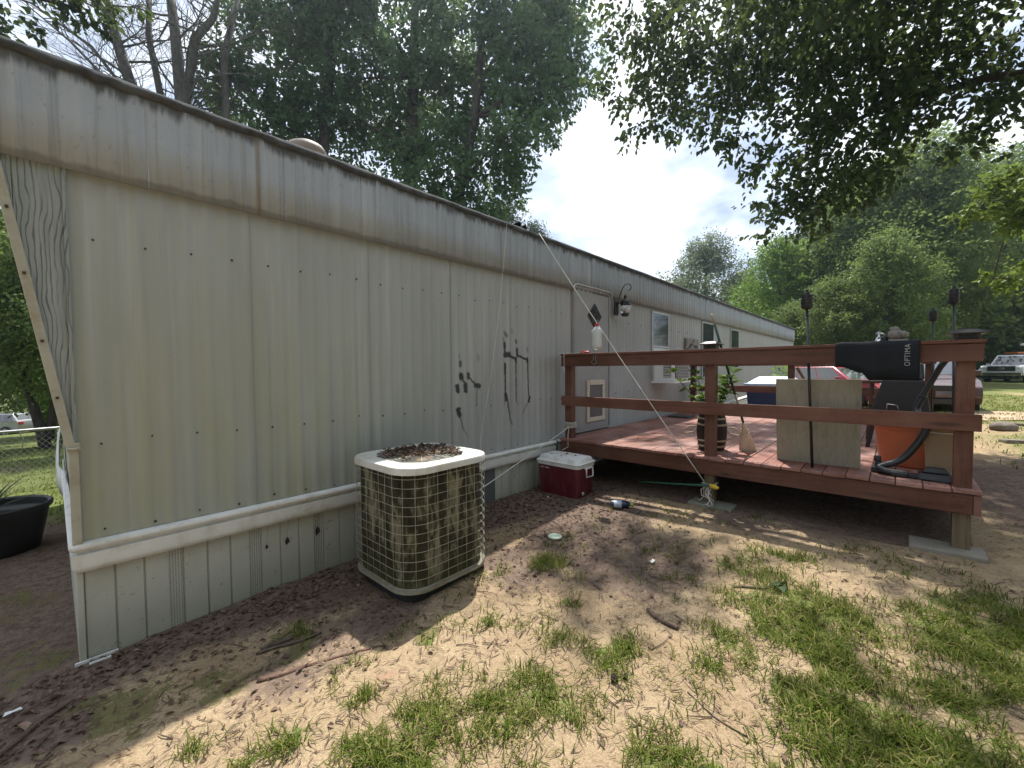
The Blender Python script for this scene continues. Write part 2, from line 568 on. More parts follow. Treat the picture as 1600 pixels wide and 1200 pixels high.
def woodgrain_mat():
    m, t, b = new_mat('embossed_woodgrain')
    p = t.pos()
    X, Y, Z = t.sep(p)
    wig = t.noise(p, 1.0, 3, 0.5, (5.0, 5.0, 1.7))
    wig2 = t.noise(t.vec('ADD', p, (9, 0, 3)), 1.0, 3, 0.6, (22.0, 22.0, 5.0))
    ph = t.math('ADD', t.math('MULTIPLY', X, 60.0), t.math('ADD', t.math('MULTIPLY', wig, 7.5), t.math('MULTIPLY', wig2, 1.1)))
    fr = t.math('ABSOLUTE', t.math('SUBTRACT', t.math('FRACT', ph), 0.5))
    line = t.ramp(fr, [(0.0, 1.0), (0.09, 0.85), (0.17, 0.0)])
    line = t.math('MULTIPLY', line, t.ramp(t.noise(p, 1.0, 3, 0.6, (30, 30, 2.2)), [(0.36, 0.15), (0.52, 1.0)]))
    nz = t.noise(p, 1.0, 4, 0.6, (40, 40, 3))
    c = t.mix(t.ramp(nz, [(0.35, 0), (0.7, 1)]), (0.235, 0.265, 0.26), (0.34, 0.365, 0.35))
    c = t.mix(t.math('MULTIPLY', line, 0.72), c, (0.05, 0.065, 0.07))
    t.set(b, 'Base Color', c)
    b.inputs['Roughness'].default_value = 0.6
    t.set(b, 'Normal', t.bump(t.math('MULTIPLY', line, -1.0), 0.5, 0.003))


woodgrain_mat()
plain('trim_vinyl', (0.72, 0.72, 0.695), 0.4, var=.05, dirt=(0.52, 0.51, 0.45), dscale=9)
plain('cream_trim', (0.40, 0.385, 0.315), 0.5, var=.08, dirt=(0.30, 0.26, 0.18), dscale=9)
plain('roof_coating', (0.36, 0.36, 0.36), 0.6, var=.2, dirt=(0.10, 0.10, 0.09), dscale=2)
plain('roof_edge_metal', (0.048, 0.051, 0.055), 0.9, var=.45, scale=18, dirt=(0.10, 0.105, 0.11), dscale=6, bump=.3)
plain('tar_sheet', (0.022, 0.023, 0.025), 0.45, var=.3)
plain('vent_metal', (0.20, 0.16, 0.13), 0.6, var=.2)
plain('door_paint', (0.28, 0.278, 0.275), 0.45, var=.05, dirt=(0.33, 0.31, 0.28), dscale=4)
plain('jamb_dark', (0.10, 0.10, 0.10), 0.6)
plain('aluminium', (0.50, 0.50, 0.49), 0.4, metal=.6, var=.1)
plain('pet_frame', (0.56, 0.49, 0.38), 0.5, var=.06)
plain('pet_flap', (0.085, 0.085, 0.095), 0.35)
plain('screw_rust', (0.045, 0.035, 0.028), 0.7)
m, t, b = new_mat('black_glass')
t.set(b, 'Base Color', t.mix(t.ramp(t.noise(t.pos(), 30, 2), [(0.45, 0), (0.55, 1)]), (0.012, 0.014, 0.015), (0.03, 0.035, 0.036)))
b.inputs['Roughness'].default_value = 0.55; b.inputs['Specular IOR Level'].default_value = 0.25
m, t, b = new_mat('window_glass')
t.set(b, 'Base Color', t.mix(t.noise(t.pos(), 3, 3), (0.03, 0.04, 0.042), (0.075, 0.09, 0.092)))
b.inputs['Roughness'].default_value = 0.06; b.inputs['Specular IOR Level'].default_value = 0.8


# ------------------------------------------------------------------ stained and raw timber
def wood(name, base, dark, rough=0.65, worn=None, axis='y', wornw=0.5, knots=True):
    m, t, b = new_mat(name)
    p = t.pos(); r = t.rand()
    st = {'x': (1.2, 26, 26), 'y': (26, 1.2, 26), 'z': (26, 26, 1.2)}[axis]
    off = t.n('ShaderNodeCombineXYZ', X=t.math('MULTIPLY', r, 37.0), Y=t.math('MULTIPLY', r, 91.0), Z=t.math('MULTIPLY', r, 53.0)).outputs[0]
    pp = t.vec('ADD', p, off)
    g1 = t.noise(pp, 1.0, 5, 0.65, st, 0.6)
    g2 = t.noise(pp, 1.0, 3, 0.6, tuple(v * 3.2 for v in st))
    lum = t.math('ADD', 0.80, t.math('MULTIPLY', r, 0.40))
    c = t.mix(t.ramp(g1, [(0.32, 0), (0.66, 1)]), dark, base)
    c = t.mix(t.ramp(g2, [(0.5, 0), (0.72, 0.5)]), c, tuple(v * 0.55 for v in dark))
    if knots:
        kn = t.n('ShaderNodeTexVoronoi', Vector=t.vec('MULTIPLY', pp, {'x': (1.3, 7, 7), 'y': (7, 1.3, 7), 'z': (7, 7, 1.3)}[axis]), Scale=1.0).outputs[0]
        c = t.mix(t.sstep(kn, 0.14, 0.05), c, tuple(v * 0.4 for v in dark))
    if worn:
        wn = t.noise(p, 2.2, 5, 0.65)
        c = t.mix(t.ramp(wn, [(0.40, 0), (0.66, wornw)]), c, worn)
    c = t.mix(1.0, c, t.n('ShaderNodeCombineXYZ', X=lum, Y=lum, Z=lum).outputs[0], 'MULTIPLY')
    t.set(b, 'Base Color', c)
    b.inputs['Roughness'].default_value = rough
    b.inputs['Specular IOR Level'].default_value = 0.3
    t.set(b, 'Normal', t.bump(t.math('ADD', g1, t.math('MULTIPLY', g2, 0.5)), 0.35, 0.004))


wood('stain_board', (0.265, 0.115, 0.083), (0.165, 0.066, 0.047), 0.6, worn=(0.37, 0.23, 0.195), axis='x', wornw=0.8)
wood('stain_rail', (0.130, 0.051, 0.030), (0.080, 0.031, 0.019), 0.6, worn=(0.205, 0.108, 0.078), axis='y')
wood('stain_post', (0.126, 0.050, 0.029), (0.078, 0.030, 0.019), 0.6, worn=(0.20, 0.105, 0.076), axis='z')
wood('raw_post', (0.21, 0.155, 0.095), (0.12, 0.085, 0.05), 0.75, axis='z')
wood('raw_joist', (0.17, 0.12, 0.075), (0.10, 0.07, 0.045), 0.75, axis='x')
wood('plywood_sheet', (0.30, 0.275, 0.215), (0.24, 0.22, 0.165), 0.7, worn=(0.35, 0.325, 0.255), axis='z', knots=False)
wood('table_wood', (0.10, 0.05, 0.035), (0.06, 0.03, 0.02), 0.45, axis='y')
wood('barrel_wood', (0.028, 0.024, 0.022), (0.014, 0.012, 0.012), 0.55, axis='z')
plain('concrete', (0.24, 0.215, 0.175), 0.85, var=.2, scale=12, dirt=(0.20, 0.18, 0.13), dscale=6, bump=.4)
plain('concrete_green', (0.20, 0.20, 0.15), 0.85, var=.2, scale=12, dirt=(0.13, 0.13, 0.08), dscale=8, bump=.4)

# ------------------------------------------------------------------ condenser
plain('condenser_lid_paint', (0.60, 0.59, 0.54), 0.42, var=.06, dirt=(0.42, 0.38, 0.28), dscale=6)
plain('condenser_base_paint', (0.27, 0.255, 0.19), 0.55, var=.15, dirt=(0.20, 0.13, 0.07), dscale=9)
plain('guard_wire', (0.33, 0.325, 0.25), 0.5, var=.15, scale=20, dirt=(0.30, 0.29, 0.17), dscale=14)
plain('gap_shadow_black', (0.012, 0.012, 0.012), 0.7)
plain('fan_rust', (0.30, 0.17, 0.085), 0.7, var=.25, scale=10, dirt=(0.11, 0.065, 0.04), dscale=16)


def coil_mat():
    m, t, b = new_mat('mossy_coil')
    p = t.pos(); X, Y, Z = t.sep(p)
    a = t.noise(p, 1.0, 5, 0.72, (17, 17, 4.5), 0.6)
    a2 = t.noise(t.vec('ADD', p, (3, 5, 1)), 1.0, 4, 0.7, (7.5, 7.5, 3.0), 0.4)
    f = t.math('ADD', t.math('MULTIPLY', a, 0.5), t.math('MULTIPLY', a2, 0.5))
    c = t.ramp(f, [(0.38, (0.016, 0.014, 0.010)), (0.50, (0.050, 0.045, 0.027)), (0.52, (0.085, 0.078, 0.05)), (0.55, (0.165, 0.152, 0.10)), (0.62, (0.26, 0.245, 0.168))], 'LINEAR')
    # bare paint where the fins were hosed, moss towards the foot
    low = t.math('MULTIPLY', t.sstep(t.math('ADD', Z, t.math('MULTIPLY', a2, 0.25)), 0.45, 0.22), 0.65)
    c = t.mix(low, c, (0.060, 0.062, 0.022))
    fins = t.math('FRACT', t.math('MULTIPLY', Z, 1 / 0.0052))
    t.set(b, 'Base Color', c)
    b.inputs['Roughness'].default_value = 0.8
    b.inputs['Specular IOR Level'].default_value = 0.2
    t.set(b, 'Normal', t.bump(t.math('ADD', t.math('MULTIPLY', fins, 0.5), t.math('MULTIPLY', f, 2.5)), 0.5, 0.004))


coil_mat()

# ------------------------------------------------------------------ loose things
plain('cooler_red', (0.105, 0.008, 0.018), 0.4, var=.12, dirt=(0.16, 0.05, 0.05), dscale=4, stretch=(6, 6, 1))
plain('white_plastic', (0.74, 0.74, 0.72), 0.4, var=.06, dirt=(0.5, 0.48, 0.42), dscale=9)
plain('ac_white', (0.80, 0.80, 0.79), 0.4, var=.04)
plain('grey_plastic', (0.40, 0.40, 0.385), 0.45)
plain('print_pale', (0.45, 0.33, 0.33), 0.5)
plain('navy_plastic', (0.010, 0.022, 0.045), 0.28)
plain('label_pale', (0.38, 0.42, 0.50), 0.4, var=.3, scale=30)
plain('lime_plastic', (0.28, 0.38, 0.05), 0.4)
plain('yellow_plastic', (0.62, 0.42, 0.03), 0.4)
plain('green_hose', (0.02, 0.085, 0.055), 0.45)
plain('pale_green_plastic', (0.42, 0.50, 0.40), 0.45)
plain('black_plastic', (0.014, 0.014, 0.015), 0.42)
plain('black_metal', (0.012, 0.012, 0.014), 0.45, var=.3)
plain('cover_cloth', (0.010, 0.012, 0.016), 0.75, var=.3, scale=3, spec=.25, bump=.3)
plain('print_grey', (0.30, 0.30, 0.29), 0.6)
plain('rope_white', (0.60, 0.58, 0.52), 0.8, var=.15, scale=60)
plain('rope_tan', (0.42, 0.32, 0.22), 0.8, var=.2, scale=60)
plain('band_brass', (0.34, 0.28, 0.18), 0.5, var=.15)
plain('straw_bristle', (0.55, 0.47, 0.36), 0.85, var=.2, scale=30, stretch=(3, 3, .4), bump=.5)
plain('green_pole', (0.010, 0.042, 0.030), 0.35)
plain('wood_pale', (0.42, 0.35, 0.27), 0.6)
plain('orange_plastic', (0.42, 0.108, 0.04), 0.5, var=.08, dirt=(0.30, 0.10, 0.05), dscale=4)
plain('cardboard', (0.27, 0.19, 0.115), 0.8, var=.12, scale=4)
plain('corrugated_hose', (0.014, 0.017, 0.019), 0.42)
plain('grill_enamel', (0.013, 0.013, 0.014), 0.5, var=.3, scale=5)
plain('chrome', (0.62, 0.62, 0.62), 0.18, metal=1.0, var=.05)
plain('red_plastic', (0.48, 0.02, 0.02), 0.4)
plain('blue_tote', (0.014, 0.035, 0.105), 0.45)
plain('tote_lid', (0.40, 0.53, 0.72), 0.4)
plain('solar_cap', (0.05, 0.045, 0.042), 0.4, metal=.3)
plain('solar_panel', (0.03, 0.032, 0.04), 0.45)
m, t, b = new_mat('clear_plastic')
t.set(b, 'Base Color', t.mix(t.noise(t.pos(), 40, 3), (0.70, 0.74, 0.72), (0.88, 0.90, 0.88)))
b.inputs['Roughness'].default_value = 0.25; b.inputs['Transmission Weight'].default_value = 0.35
m, t, b = new_mat('lamp_glass')
b.inputs['Base Color'].default_value = (0.85, 0.87, 0.87, 1); b.inputs['Roughness'].default_value = 0.08
b.inputs['Transmission Weight'].default_value = 0.7
plain('weathered_block', (0.27, 0.245, 0.22), 0.85, var=.3, scale=40, dirt=(0.12, 0.11, 0.10), dscale=30, bump=.5)
plain('vinyl_sheet', (0.58, 0.575, 0.55), 0.45, var=.08, dirt=(0.34, 0.32, 0.27), dscale=6)
plain('pot_black', (0.012, 0.013, 0.013), 0.5, var=.2)
plain('galvanised', (0.26, 0.265, 0.265), 0.45, metal=.7, var=.15)
plain('rock_brown', (0.20, 0.16, 0.13), 0.85, var=.35, scale=6, dirt=(0.07, 0.06, 0.05), dscale=5, bump=.7)
# vehicles
for nm, col in (('paint_red', (0.30, 0.02, 0.045)), ('paint_maroon', (0.040, 0.004, 0.007)), ('paint_white', (0.84, 0.85, 0.86)), ('paint_silver', (0.22, 0.225, 0.235)), ('paint_grey', (0.12, 0.125, 0.13))):
    m, t, b = new_mat(nm)
    t.set(b, 'Base Color', t.mix(t.ramp(t.noise(t.pos(), 2.0, 5, .6), [(0.4, 0), (0.75, 0.25)]), col, (0.30, 0.26, 0.22)))
    b.inputs['Roughness'].default_value = 0.32; b.inputs['Coat Weight'].default_value = 0.8; b.inputs['Coat Roughness'].default_value = 0.06
m, t, b = new_mat('car_glass')
t.set(b, 'Base Color', t.mix(t.noise(t.pos(), 2.0, 2), (0.012, 0.015, 0.016), (0.03, 0.035, 0.036)))
b.inputs['Roughness'].default_value = 0.05; b.inputs['Specular IOR Level'].default_value = 0.9; b.inputs['Coat Weight'].default_value = 1.0
plain('tyre_rubber', (0.018, 0.018, 0.018), 0.8)
plain('alloy', (0.48, 0.48, 0.48), 0.35, metal=.7)
plain('lamp_red', (0.40, 0.01, 0.01), 0.25)
plain('lamp_clear', (0.70, 0.72, 0.74), 0.15)
plain('oval_blue', (0.03, 0.06, 0.20), 0.3)
plain('rack_orange', (0.62, 0.16, 0.03), 0.5)


# ------------------------------------------------------------------ vegetation
def leaf_mat(name, dark, mid, light, transl=0.35, rough=0.5, spec=0.18, objvar=0.25):
    m, t, b = new_mat(name)
    a = t.n('ShaderNodeAttribute', {'attribute_name': 'tint'}).outputs['Fac']
    c = t.ramp(a, [(0.0, dark), (0.5, mid), (1.0, light)])
    if objvar:
        v = t.math('ADD', 1 - objvar / 2, t.math('MULTIPLY', t.rand(), objvar))
        c = t.mix(1.0, c, t.n('ShaderNodeCombineXYZ', X=v, Y=v, Z=v).outputs[0], 'MULTIPLY')
    t.set(b, 'Base Color', c)
    b.inputs['Roughness'].default_value = rough
    b.inputs['Specular IOR Level'].default_value = spec
    tr = t.n('ShaderNodeBsdfTranslucent', Color=t.mix(0.5, c, (0.17, 0.21, 0.05)))
    mx = t.n('ShaderNodeMixShader', Fac=transl)
    out = m.node_tree.nodes['Material Output']
    t.L.new(b.outputs[0], mx.inputs[1]); t.L.new(tr.outputs[0], mx.inputs[2]); t.L.new(mx.outputs[0], out.inputs[0])
    return m


leaf_mat('leaf_overhead', (0.024, 0.044, 0.022), (0.036, 0.066, 0.030), (0.075, 0.13, 0.038), 0.36)
leaf_mat('leaf_gum', (0.060, 0.125, 0.064), (0.092, 0.175, 0.088), (0.14, 0.235, 0.115), 0.5)
leaf_mat('leaf_wood', (0.085, 0.140, 0.040), (0.130, 0.195, 0.058), (0.19, 0.26, 0.085), 0.52)
leaf_mat('leaf_bright', (0.11, 0.21, 0.030), (0.16, 0.29, 0.042), (0.23, 0.36, 0.06), 0.5, objvar=.1)
leaf_mat('leaf_greyish', (0.10, 0.132, 0.08), (0.145, 0.178, 0.112), (0.21, 0.24, 0.16), 0.36)
leaf_mat('leaf_pine', (0.034, 0.058, 0.030), (0.052, 0.082, 0.042), (0.080, 0.112, 0.058), 0.15)
leaf_mat('leaf_yellow', (0.10, 0.17, 0.025), (0.15, 0.22, 0.035), (0.22, 0.29, 0.06), 0.4, objvar=.1)
leaf_mat('leaf_plant', (0.035, 0.095, 0.022), (0.07, 0.16, 0.03), (0.16, 0.25, 0.05), 0.3, objvar=0)
leaf_mat('grass_blade', (0.050, 0.078, 0.009), (0.086, 0.120, 0.013), (0.26, 0.22, 0.085), 0.36, 0.7, 0.08, 0)
leaf_mat('dead_leaf', (0.075, 0.046, 0.036), (0.135, 0.085, 0.064), (0.30, 0.205, 0.15), 0.08, 0.75, 0.2, 0)
leaf_mat('pine_straw', (0.055, 0.035, 0.024), (0.12, 0.078, 0.05), (0.26, 0.185, 0.12), 0.05, 0.75, 0.2, 0)
leaf_mat('yucca_leaf', (0.020, 0.040, 0.018), (0.035, 0.060, 0.026), (0.06, 0.09, 0.045), 0.15, 0.65, 0.2, 0)


def bark(name, dark, light, lichen=None):
    m, t, b = new_mat(name)
    p = t.pos()
    a = t.noise(p, 1.0, 5, 0.7, (16, 16, 3.5))
    c = t.mix(t.ramp(a, [(0.35, 0), (0.65, 1)]), dark, light)
    if lichen: c = t.mix(t.ramp(t.noise(p, 5, 4), [(0.52, 0), (0.66, 0.7)]), c, lichen)
    t.set(b, 'Base Color', c); b.inputs['Roughness'].default_value = 0.85; b.inputs['Specular IOR Level'].default_value = 0.2
    t.set(b, 'Normal', t.bump(a, 0.7, 0.02))


bark('bark_dark', (0.030, 0.026, 0.022), (0.080, 0.068, 0.056))
bark('bark_grey', (0.055, 0.05, 0.046), (0.13, 0.118, 0.105), (0.10, 0.12, 0.085))
bark('root_red', (0.085, 0.050, 0.038), (0.20, 0.125, 0.095))
bark('twig_brown', (0.07, 0.05, 0.038), (0.17, 0.125, 0.095))
plain('cone_brown', (0.035, 0.024, 0.018), 0.85, var=.4, scale=60, bump=.6)
plain('foil_white', (0.72, 0.72, 0.70), 0.5)


def ground_mat():
    m, t, b = new_mat('yard_soil')
    p = t.pos()
    mk = t.n('ShaderNodeAttribute', {'attribute_name': 'mask'})
    sx = t.N.new('ShaderNodeSeparateColor'); t.L.new(mk.outputs['Color'], sx.inputs[0])
    Rm, Gm, Bm = sx.outputs[0], sx.outputs[1], sx.outputs[2]; Am = mk.outputs['Alpha']
    grain = t.noise(p, 190, 3, 0.7)
    mid = t.noise(p, 22, 5, 0.68)
    big = t.noise(p, 2.6, 4, 0.6)
    fine = t.noise(p, 70, 4, 0.65)
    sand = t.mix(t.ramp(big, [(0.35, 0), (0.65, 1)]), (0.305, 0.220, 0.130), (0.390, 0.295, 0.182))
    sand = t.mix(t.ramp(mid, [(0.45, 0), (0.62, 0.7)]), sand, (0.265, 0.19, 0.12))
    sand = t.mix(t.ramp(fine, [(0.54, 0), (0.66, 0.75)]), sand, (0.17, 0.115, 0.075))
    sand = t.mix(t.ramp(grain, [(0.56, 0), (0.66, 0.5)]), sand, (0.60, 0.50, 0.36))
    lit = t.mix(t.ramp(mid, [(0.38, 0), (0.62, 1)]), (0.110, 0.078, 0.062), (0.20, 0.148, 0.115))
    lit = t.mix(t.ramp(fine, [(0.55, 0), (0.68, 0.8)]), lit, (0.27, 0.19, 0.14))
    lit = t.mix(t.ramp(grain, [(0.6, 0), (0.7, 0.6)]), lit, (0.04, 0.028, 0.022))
    gr = t.mix(t.ramp(mid, [(0.35, 0), (0.65, 1)]), (0.072, 0.105, 0.026), (0.145, 0.185, 0.048))
    gr = t.mix(t.ramp(fine, [(0.56, 0), (0.7, 0.6)]), gr, (0.20, 0.165, 0.09))
    moss = t.mix(t.ramp(fine, [(0.4, 0), (0.65, 1)]), (0.10, 0.102, 0.036), (0.17, 0.16, 0.065))
    clay = t.mix(mid, (0.30, 0.17, 0.115), (0.39, 0.24, 0.17))

    def edge(v, w=0.5):
        return t.sstep(t.math('ADD', v, t.math('MULTIPLY', t.math('SUBTRACT', t.math('ADD', t.math('MULTIPLY', mid, 0.6), t.math('MULTIPLY', fine, 0.4)), 0.5), w * 2.2)), 0.36, 0.64)
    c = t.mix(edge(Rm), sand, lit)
    c = t.mix(edge(Am), c, clay)
    c = t.mix(t.math('MULTIPLY', edge(Bm, 1.1), .8), c, moss)
    c = t.mix(t.math('MULTIPLY', edge(t.math('MULTIPLY', Gm, .86), 1.15), .85), c, gr)
    t.set(b, 'Base Color', c)
    b.inputs['Roughness'].default_value = 0.95
    b.inputs['Specular IOR Level'].default_value = 0.05
    h = t.math('ADD', t.math('MULTIPLY', mid, 1.2), t.math('ADD', t.math('MULTIPLY', fine, 0.7), t.math('MULTIPLY', grain, 0.25)))
    t.set(b, 'Normal', t.bump(h, 0.9, 0.014))


ground_mat()
m, t, b = new_mat('dirt_track')
p = t.pos()
t.set(b, 'Base Color', t.mix(t.ramp(t.noise(p, 3, 5, .7), [(0.35, 0), (0.65, 1)]), (0.30, 0.21, 0.13), (0.44, 0.33, 0.22)))
b.inputs['Roughness'].default_value = 0.95

# ================================================================== ground
def axis_pts(lo, f0, f1, hi, step, grow=1.17):
    a = list(np.arange(f0, f1 + step * .5, step))
    s = step; v = f1
    while v < hi: s *= grow; v += s; a.append(v)
    s = step; v = f0; left = []
    while v > lo: s *= grow; v -= s; left.append(v)
    return np.array(left[::-1] + a)


gx = axis_pts(-130, -1.6, 6.0, 150, 0.034)
gy = axis_pts(-130, -2.2, 3.4, 130, 0.034)
GX, GY = np.meshgrid(gx, gy)
GZ = ground_np(GX, GY)
PATCH = [(1.1, 1.09, .38), (1.17, .93, .19), (.96, 1.22, .16), (.83, 1.27, .13), (2.61, .35, .4), (2.64, .14, .27), (2.39, -.02, .41), (2.41, -.21, .42), (2.18, -.28, .35), (2.06, .07, .34), (2.0, -.1, .33),
         (1.71, .22, .2), (2.34, .62, .21), (3.2, -.4, .32), (3.2, .58, .24), (3.01, .76, .13), (3.08, .45, .13), (1.85, .93, .11), (1.67, 1.24, .11), (1.69, 1.06, .11), (1.67, .96, .09), (1.94, .64, .11),
         (2.22, .53, .16), (1.95, 2.02, .06), (1.59, 1.62, .06), (1.61, 1.49, .06), (1.27, 1.76, .035), (.98, 1.43, .05), (2.29, 1.74, .12), (2.69, .96, .07), (1.99, 1.38, .05), (.88, 1.69, .04), (.33, 1.95, .05),
         (.45, 1.72, .05), (.9, 2.36, .04), (2.91, -.21, .15), (3.08, -.07, .1), (1.68, .77, .09), (1.76, .72, .07), (.72, 1.44, .1), (.57, 1.7, .07), (1.9, -.7, .6), (2.4, -.9, .5), (1.4, .45, .25), (1.2, .6, .3), (.9, .9, .3), (1.5, .1, .35), (1.3, -.4, .6), (3.0, -1.1, .4), (2.2, -.55, .8), (1.75, -.25, .5), (2.75, -.15, .35)]


def grass_density(x, y):
    x = np.asarray(x, float); y = np.asarray(y, float)
    d = np.zeros_like(x)
    for a, b_, r in PATCH:
        q = ((x - a) ** 2 + (y - b_) ** 2) / (r * r)
        d = np.maximum(d, np.clip(1.25 - q * .8, 0, 1))
    d *= np.clip((fbm(x * 5, y * 5, 31, 3) - .30) * 3.2, 0, 1)
    d = np.maximum(d, .10 * np.clip((fbm(x * 4, y * 4, 35, 3) - .42) * 6, 0, 1) * (x > .2) * (x < 4.2) * (y < 2.0) * (y > -2))
    # open lawns: right of the deck towards the track, and beyond the far end of the home
    lawn = np.clip((x - 6.8) / 1.2, 0, 1) * np.clip((-.8 - y + (x - 7) * .12) / 1.0, 0, 1)
    lawn = np.maximum(lawn, np.clip((x - 9.4) / 2, 0, 1) * np.clip((2.6 - y) / .5, 0, 1))
    back = np.clip((y - 5.7) / 1.0, 0, 1)
    far = np.maximum(lawn, back) * np.clip((fbm(x * 1.1, y * 1.1, 41, 3) - .10) * 3.5, 0, 1)
    bare = np.exp(-(((y + 1.3) - .10 * (x - 11)) / .55) ** 2) * np.clip((x - 10.2) / .6, 0, 1) * np.clip((13.2 - x) / .8, 0, 1)
    return np.maximum(d, far * (1 - .75 * bare))


gm_g = grass_density(GX, GY)
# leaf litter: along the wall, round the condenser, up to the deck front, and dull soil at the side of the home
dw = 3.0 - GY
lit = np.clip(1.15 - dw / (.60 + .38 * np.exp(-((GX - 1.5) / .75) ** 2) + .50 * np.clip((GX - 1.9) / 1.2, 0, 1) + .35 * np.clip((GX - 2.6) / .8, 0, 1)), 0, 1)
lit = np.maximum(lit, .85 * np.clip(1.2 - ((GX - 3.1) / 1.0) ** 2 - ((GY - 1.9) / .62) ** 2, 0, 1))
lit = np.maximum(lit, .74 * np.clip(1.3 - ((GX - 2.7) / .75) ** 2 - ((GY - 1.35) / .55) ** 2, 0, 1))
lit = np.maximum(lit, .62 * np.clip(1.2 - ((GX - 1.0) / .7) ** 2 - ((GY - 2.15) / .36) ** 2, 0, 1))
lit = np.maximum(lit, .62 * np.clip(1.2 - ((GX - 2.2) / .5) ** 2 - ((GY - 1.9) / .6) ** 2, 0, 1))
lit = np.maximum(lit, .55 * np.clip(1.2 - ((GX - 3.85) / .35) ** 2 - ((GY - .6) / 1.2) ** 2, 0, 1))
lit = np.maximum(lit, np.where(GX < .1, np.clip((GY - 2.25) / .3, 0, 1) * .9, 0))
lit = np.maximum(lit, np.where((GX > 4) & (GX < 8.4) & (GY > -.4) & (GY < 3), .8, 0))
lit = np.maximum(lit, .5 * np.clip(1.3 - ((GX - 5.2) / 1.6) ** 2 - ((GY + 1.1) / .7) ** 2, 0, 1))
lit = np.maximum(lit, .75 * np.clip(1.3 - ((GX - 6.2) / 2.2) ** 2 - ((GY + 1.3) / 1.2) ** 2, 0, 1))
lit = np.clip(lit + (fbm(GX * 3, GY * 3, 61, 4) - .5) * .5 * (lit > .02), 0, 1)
moss = np.zeros_like(GX)
for a, b_, r in [(.45, 2.42, .30), (.8, 2.35, .2), (.15, 2.5, .25), (.30, 2.5, .22), (.62, 2.42, .18), (.92, 2.42, .13), (.08, 2.55, .15), (.48, 2.3, .14), (.2, 2.3, .12), (-.3, 3.2, .4), (-.5, 4.3, .6), (-.9, 5, .7), (1.3, 1.8, .1)]:
    moss = np.maximum(moss, np.clip(1.2 - ((GX - a) ** 2 + (GY - b_) ** 2) / r ** 2, 0, 1))
moss *= np.clip((fbm(GX * 6, GY * 6, 77, 3) - .3) * 3, 0, 1)
clay = np.zeros_like(GX)
for a, b_, r in [(1.0, 1.72, .10), (1.06, 1.66, .07), (2.05, .55, .10), (1.5, .62, .08)]:
    clay = np.maximum(clay, .5 * np.clip(1.1 - ((GX - a) ** 2 + (GY - b_) ** 2) / r ** 2, 0, 1))
far_soft = np.clip((np.hypot(GX - 3, GY) - 16) / 10, 0, 1)
gm_g = np.maximum(gm_g, far_soft * .75)
NX, NY = len(gx), len(gy)
idx = np.arange(NX * NY).reshape(NY, NX)
quads = np.stack([idx[:-1, :-1], idx[:-1, 1:], idx[1:, 1:], idx[1:, :-1]], -1).reshape(-1, 4)
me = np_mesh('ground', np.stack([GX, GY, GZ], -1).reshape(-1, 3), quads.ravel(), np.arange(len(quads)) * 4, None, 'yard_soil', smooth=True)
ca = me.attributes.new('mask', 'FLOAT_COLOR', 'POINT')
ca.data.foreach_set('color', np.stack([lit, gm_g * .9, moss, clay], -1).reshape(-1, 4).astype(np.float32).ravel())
o = bpy.data.objects.new('ground', me); COL.objects.link(o); tag(o, kind='structure')

# dirt track crossing the lawn at the right, following the soil a few millimetres above it
rows = []
for i in range(70):
    u = i / 69
    x = 16.5 + 1.2 * sin(u * 2.2) + (u - .5) * 7; y = 8 - u * 70
    w = 1.25 + .25 * sin(i * 1.7)
    rows.append([(x + w * k / 3 * 1.0 + .12 * sin(i * 2.3 + k), y, float(ground_np(np.array([x + w * k / 3]), np.array([y]), True)[0]) + .02) for k in range(-3, 4)])
mb = MB()
for a, c in zip(rows[:-1], rows[1:]): mb.strip(a, c)
tag(mb.build('dirt_track', 'dirt_track', smooth='all'), kind='structure')

# ================================================================== mobile home
WY = 3.0                       # plane of the long wall
HX0, HX1 = 0.062, 19.64
home = thing('mobile_home', 'long cream single-wide mobile home with ribbed metal siding, grey streaked fascia and black sprayed marks', 'mobile home', (HX0, WY, 0))


def rib(u):
    """relief of one 10 cm rib, 0..1 -> 0..1"""
    u = u % 1.0
    a = min(1, max(0, (u - .42) / .18)); b_ = min(1, max(0, (.98 - u) / .18))
    k = min(a, b_)
    return k * k * (3 - 2 * k)


def corrugated(w, pitch, depth, rows, per=10):
    """sheet in the x-z plane facing -y; rows = [(z, extra_y)]"""
    n = max(1, int(round(w / pitch))) * per
    vs, fs = [], []
    for z, ey in rows:
        for i in range(n + 1):
            x = w * i / n
            vs.append((x, ey - depth * rib(x / pitch), z))
    for r in range(len(rows) - 1):
        for i in range(n):
            a = r * (n + 1) + i
            fs.append((a, a + 1, a + n + 2, a + n + 1))
    return vs, fs


def sheet_mesh(name, w, pitch, depth, rows, mat, lap=.004):
    mb = MB(); mb.fixn = False
    mb.add(*corrugated(w, pitch, depth, rows))
    # thin folded edge where the next sheet laps over
    mb.add([(0, -depth * rib(0) - lap, rows[0][0]), (0.006, -lap, rows[0][0]), (0.006, -lap, rows[-1][0]), (0, -lap, rows[-1][0])], [(0, 1, 2, 3)])
    return mb.mesh(name, mat, smooth=True)


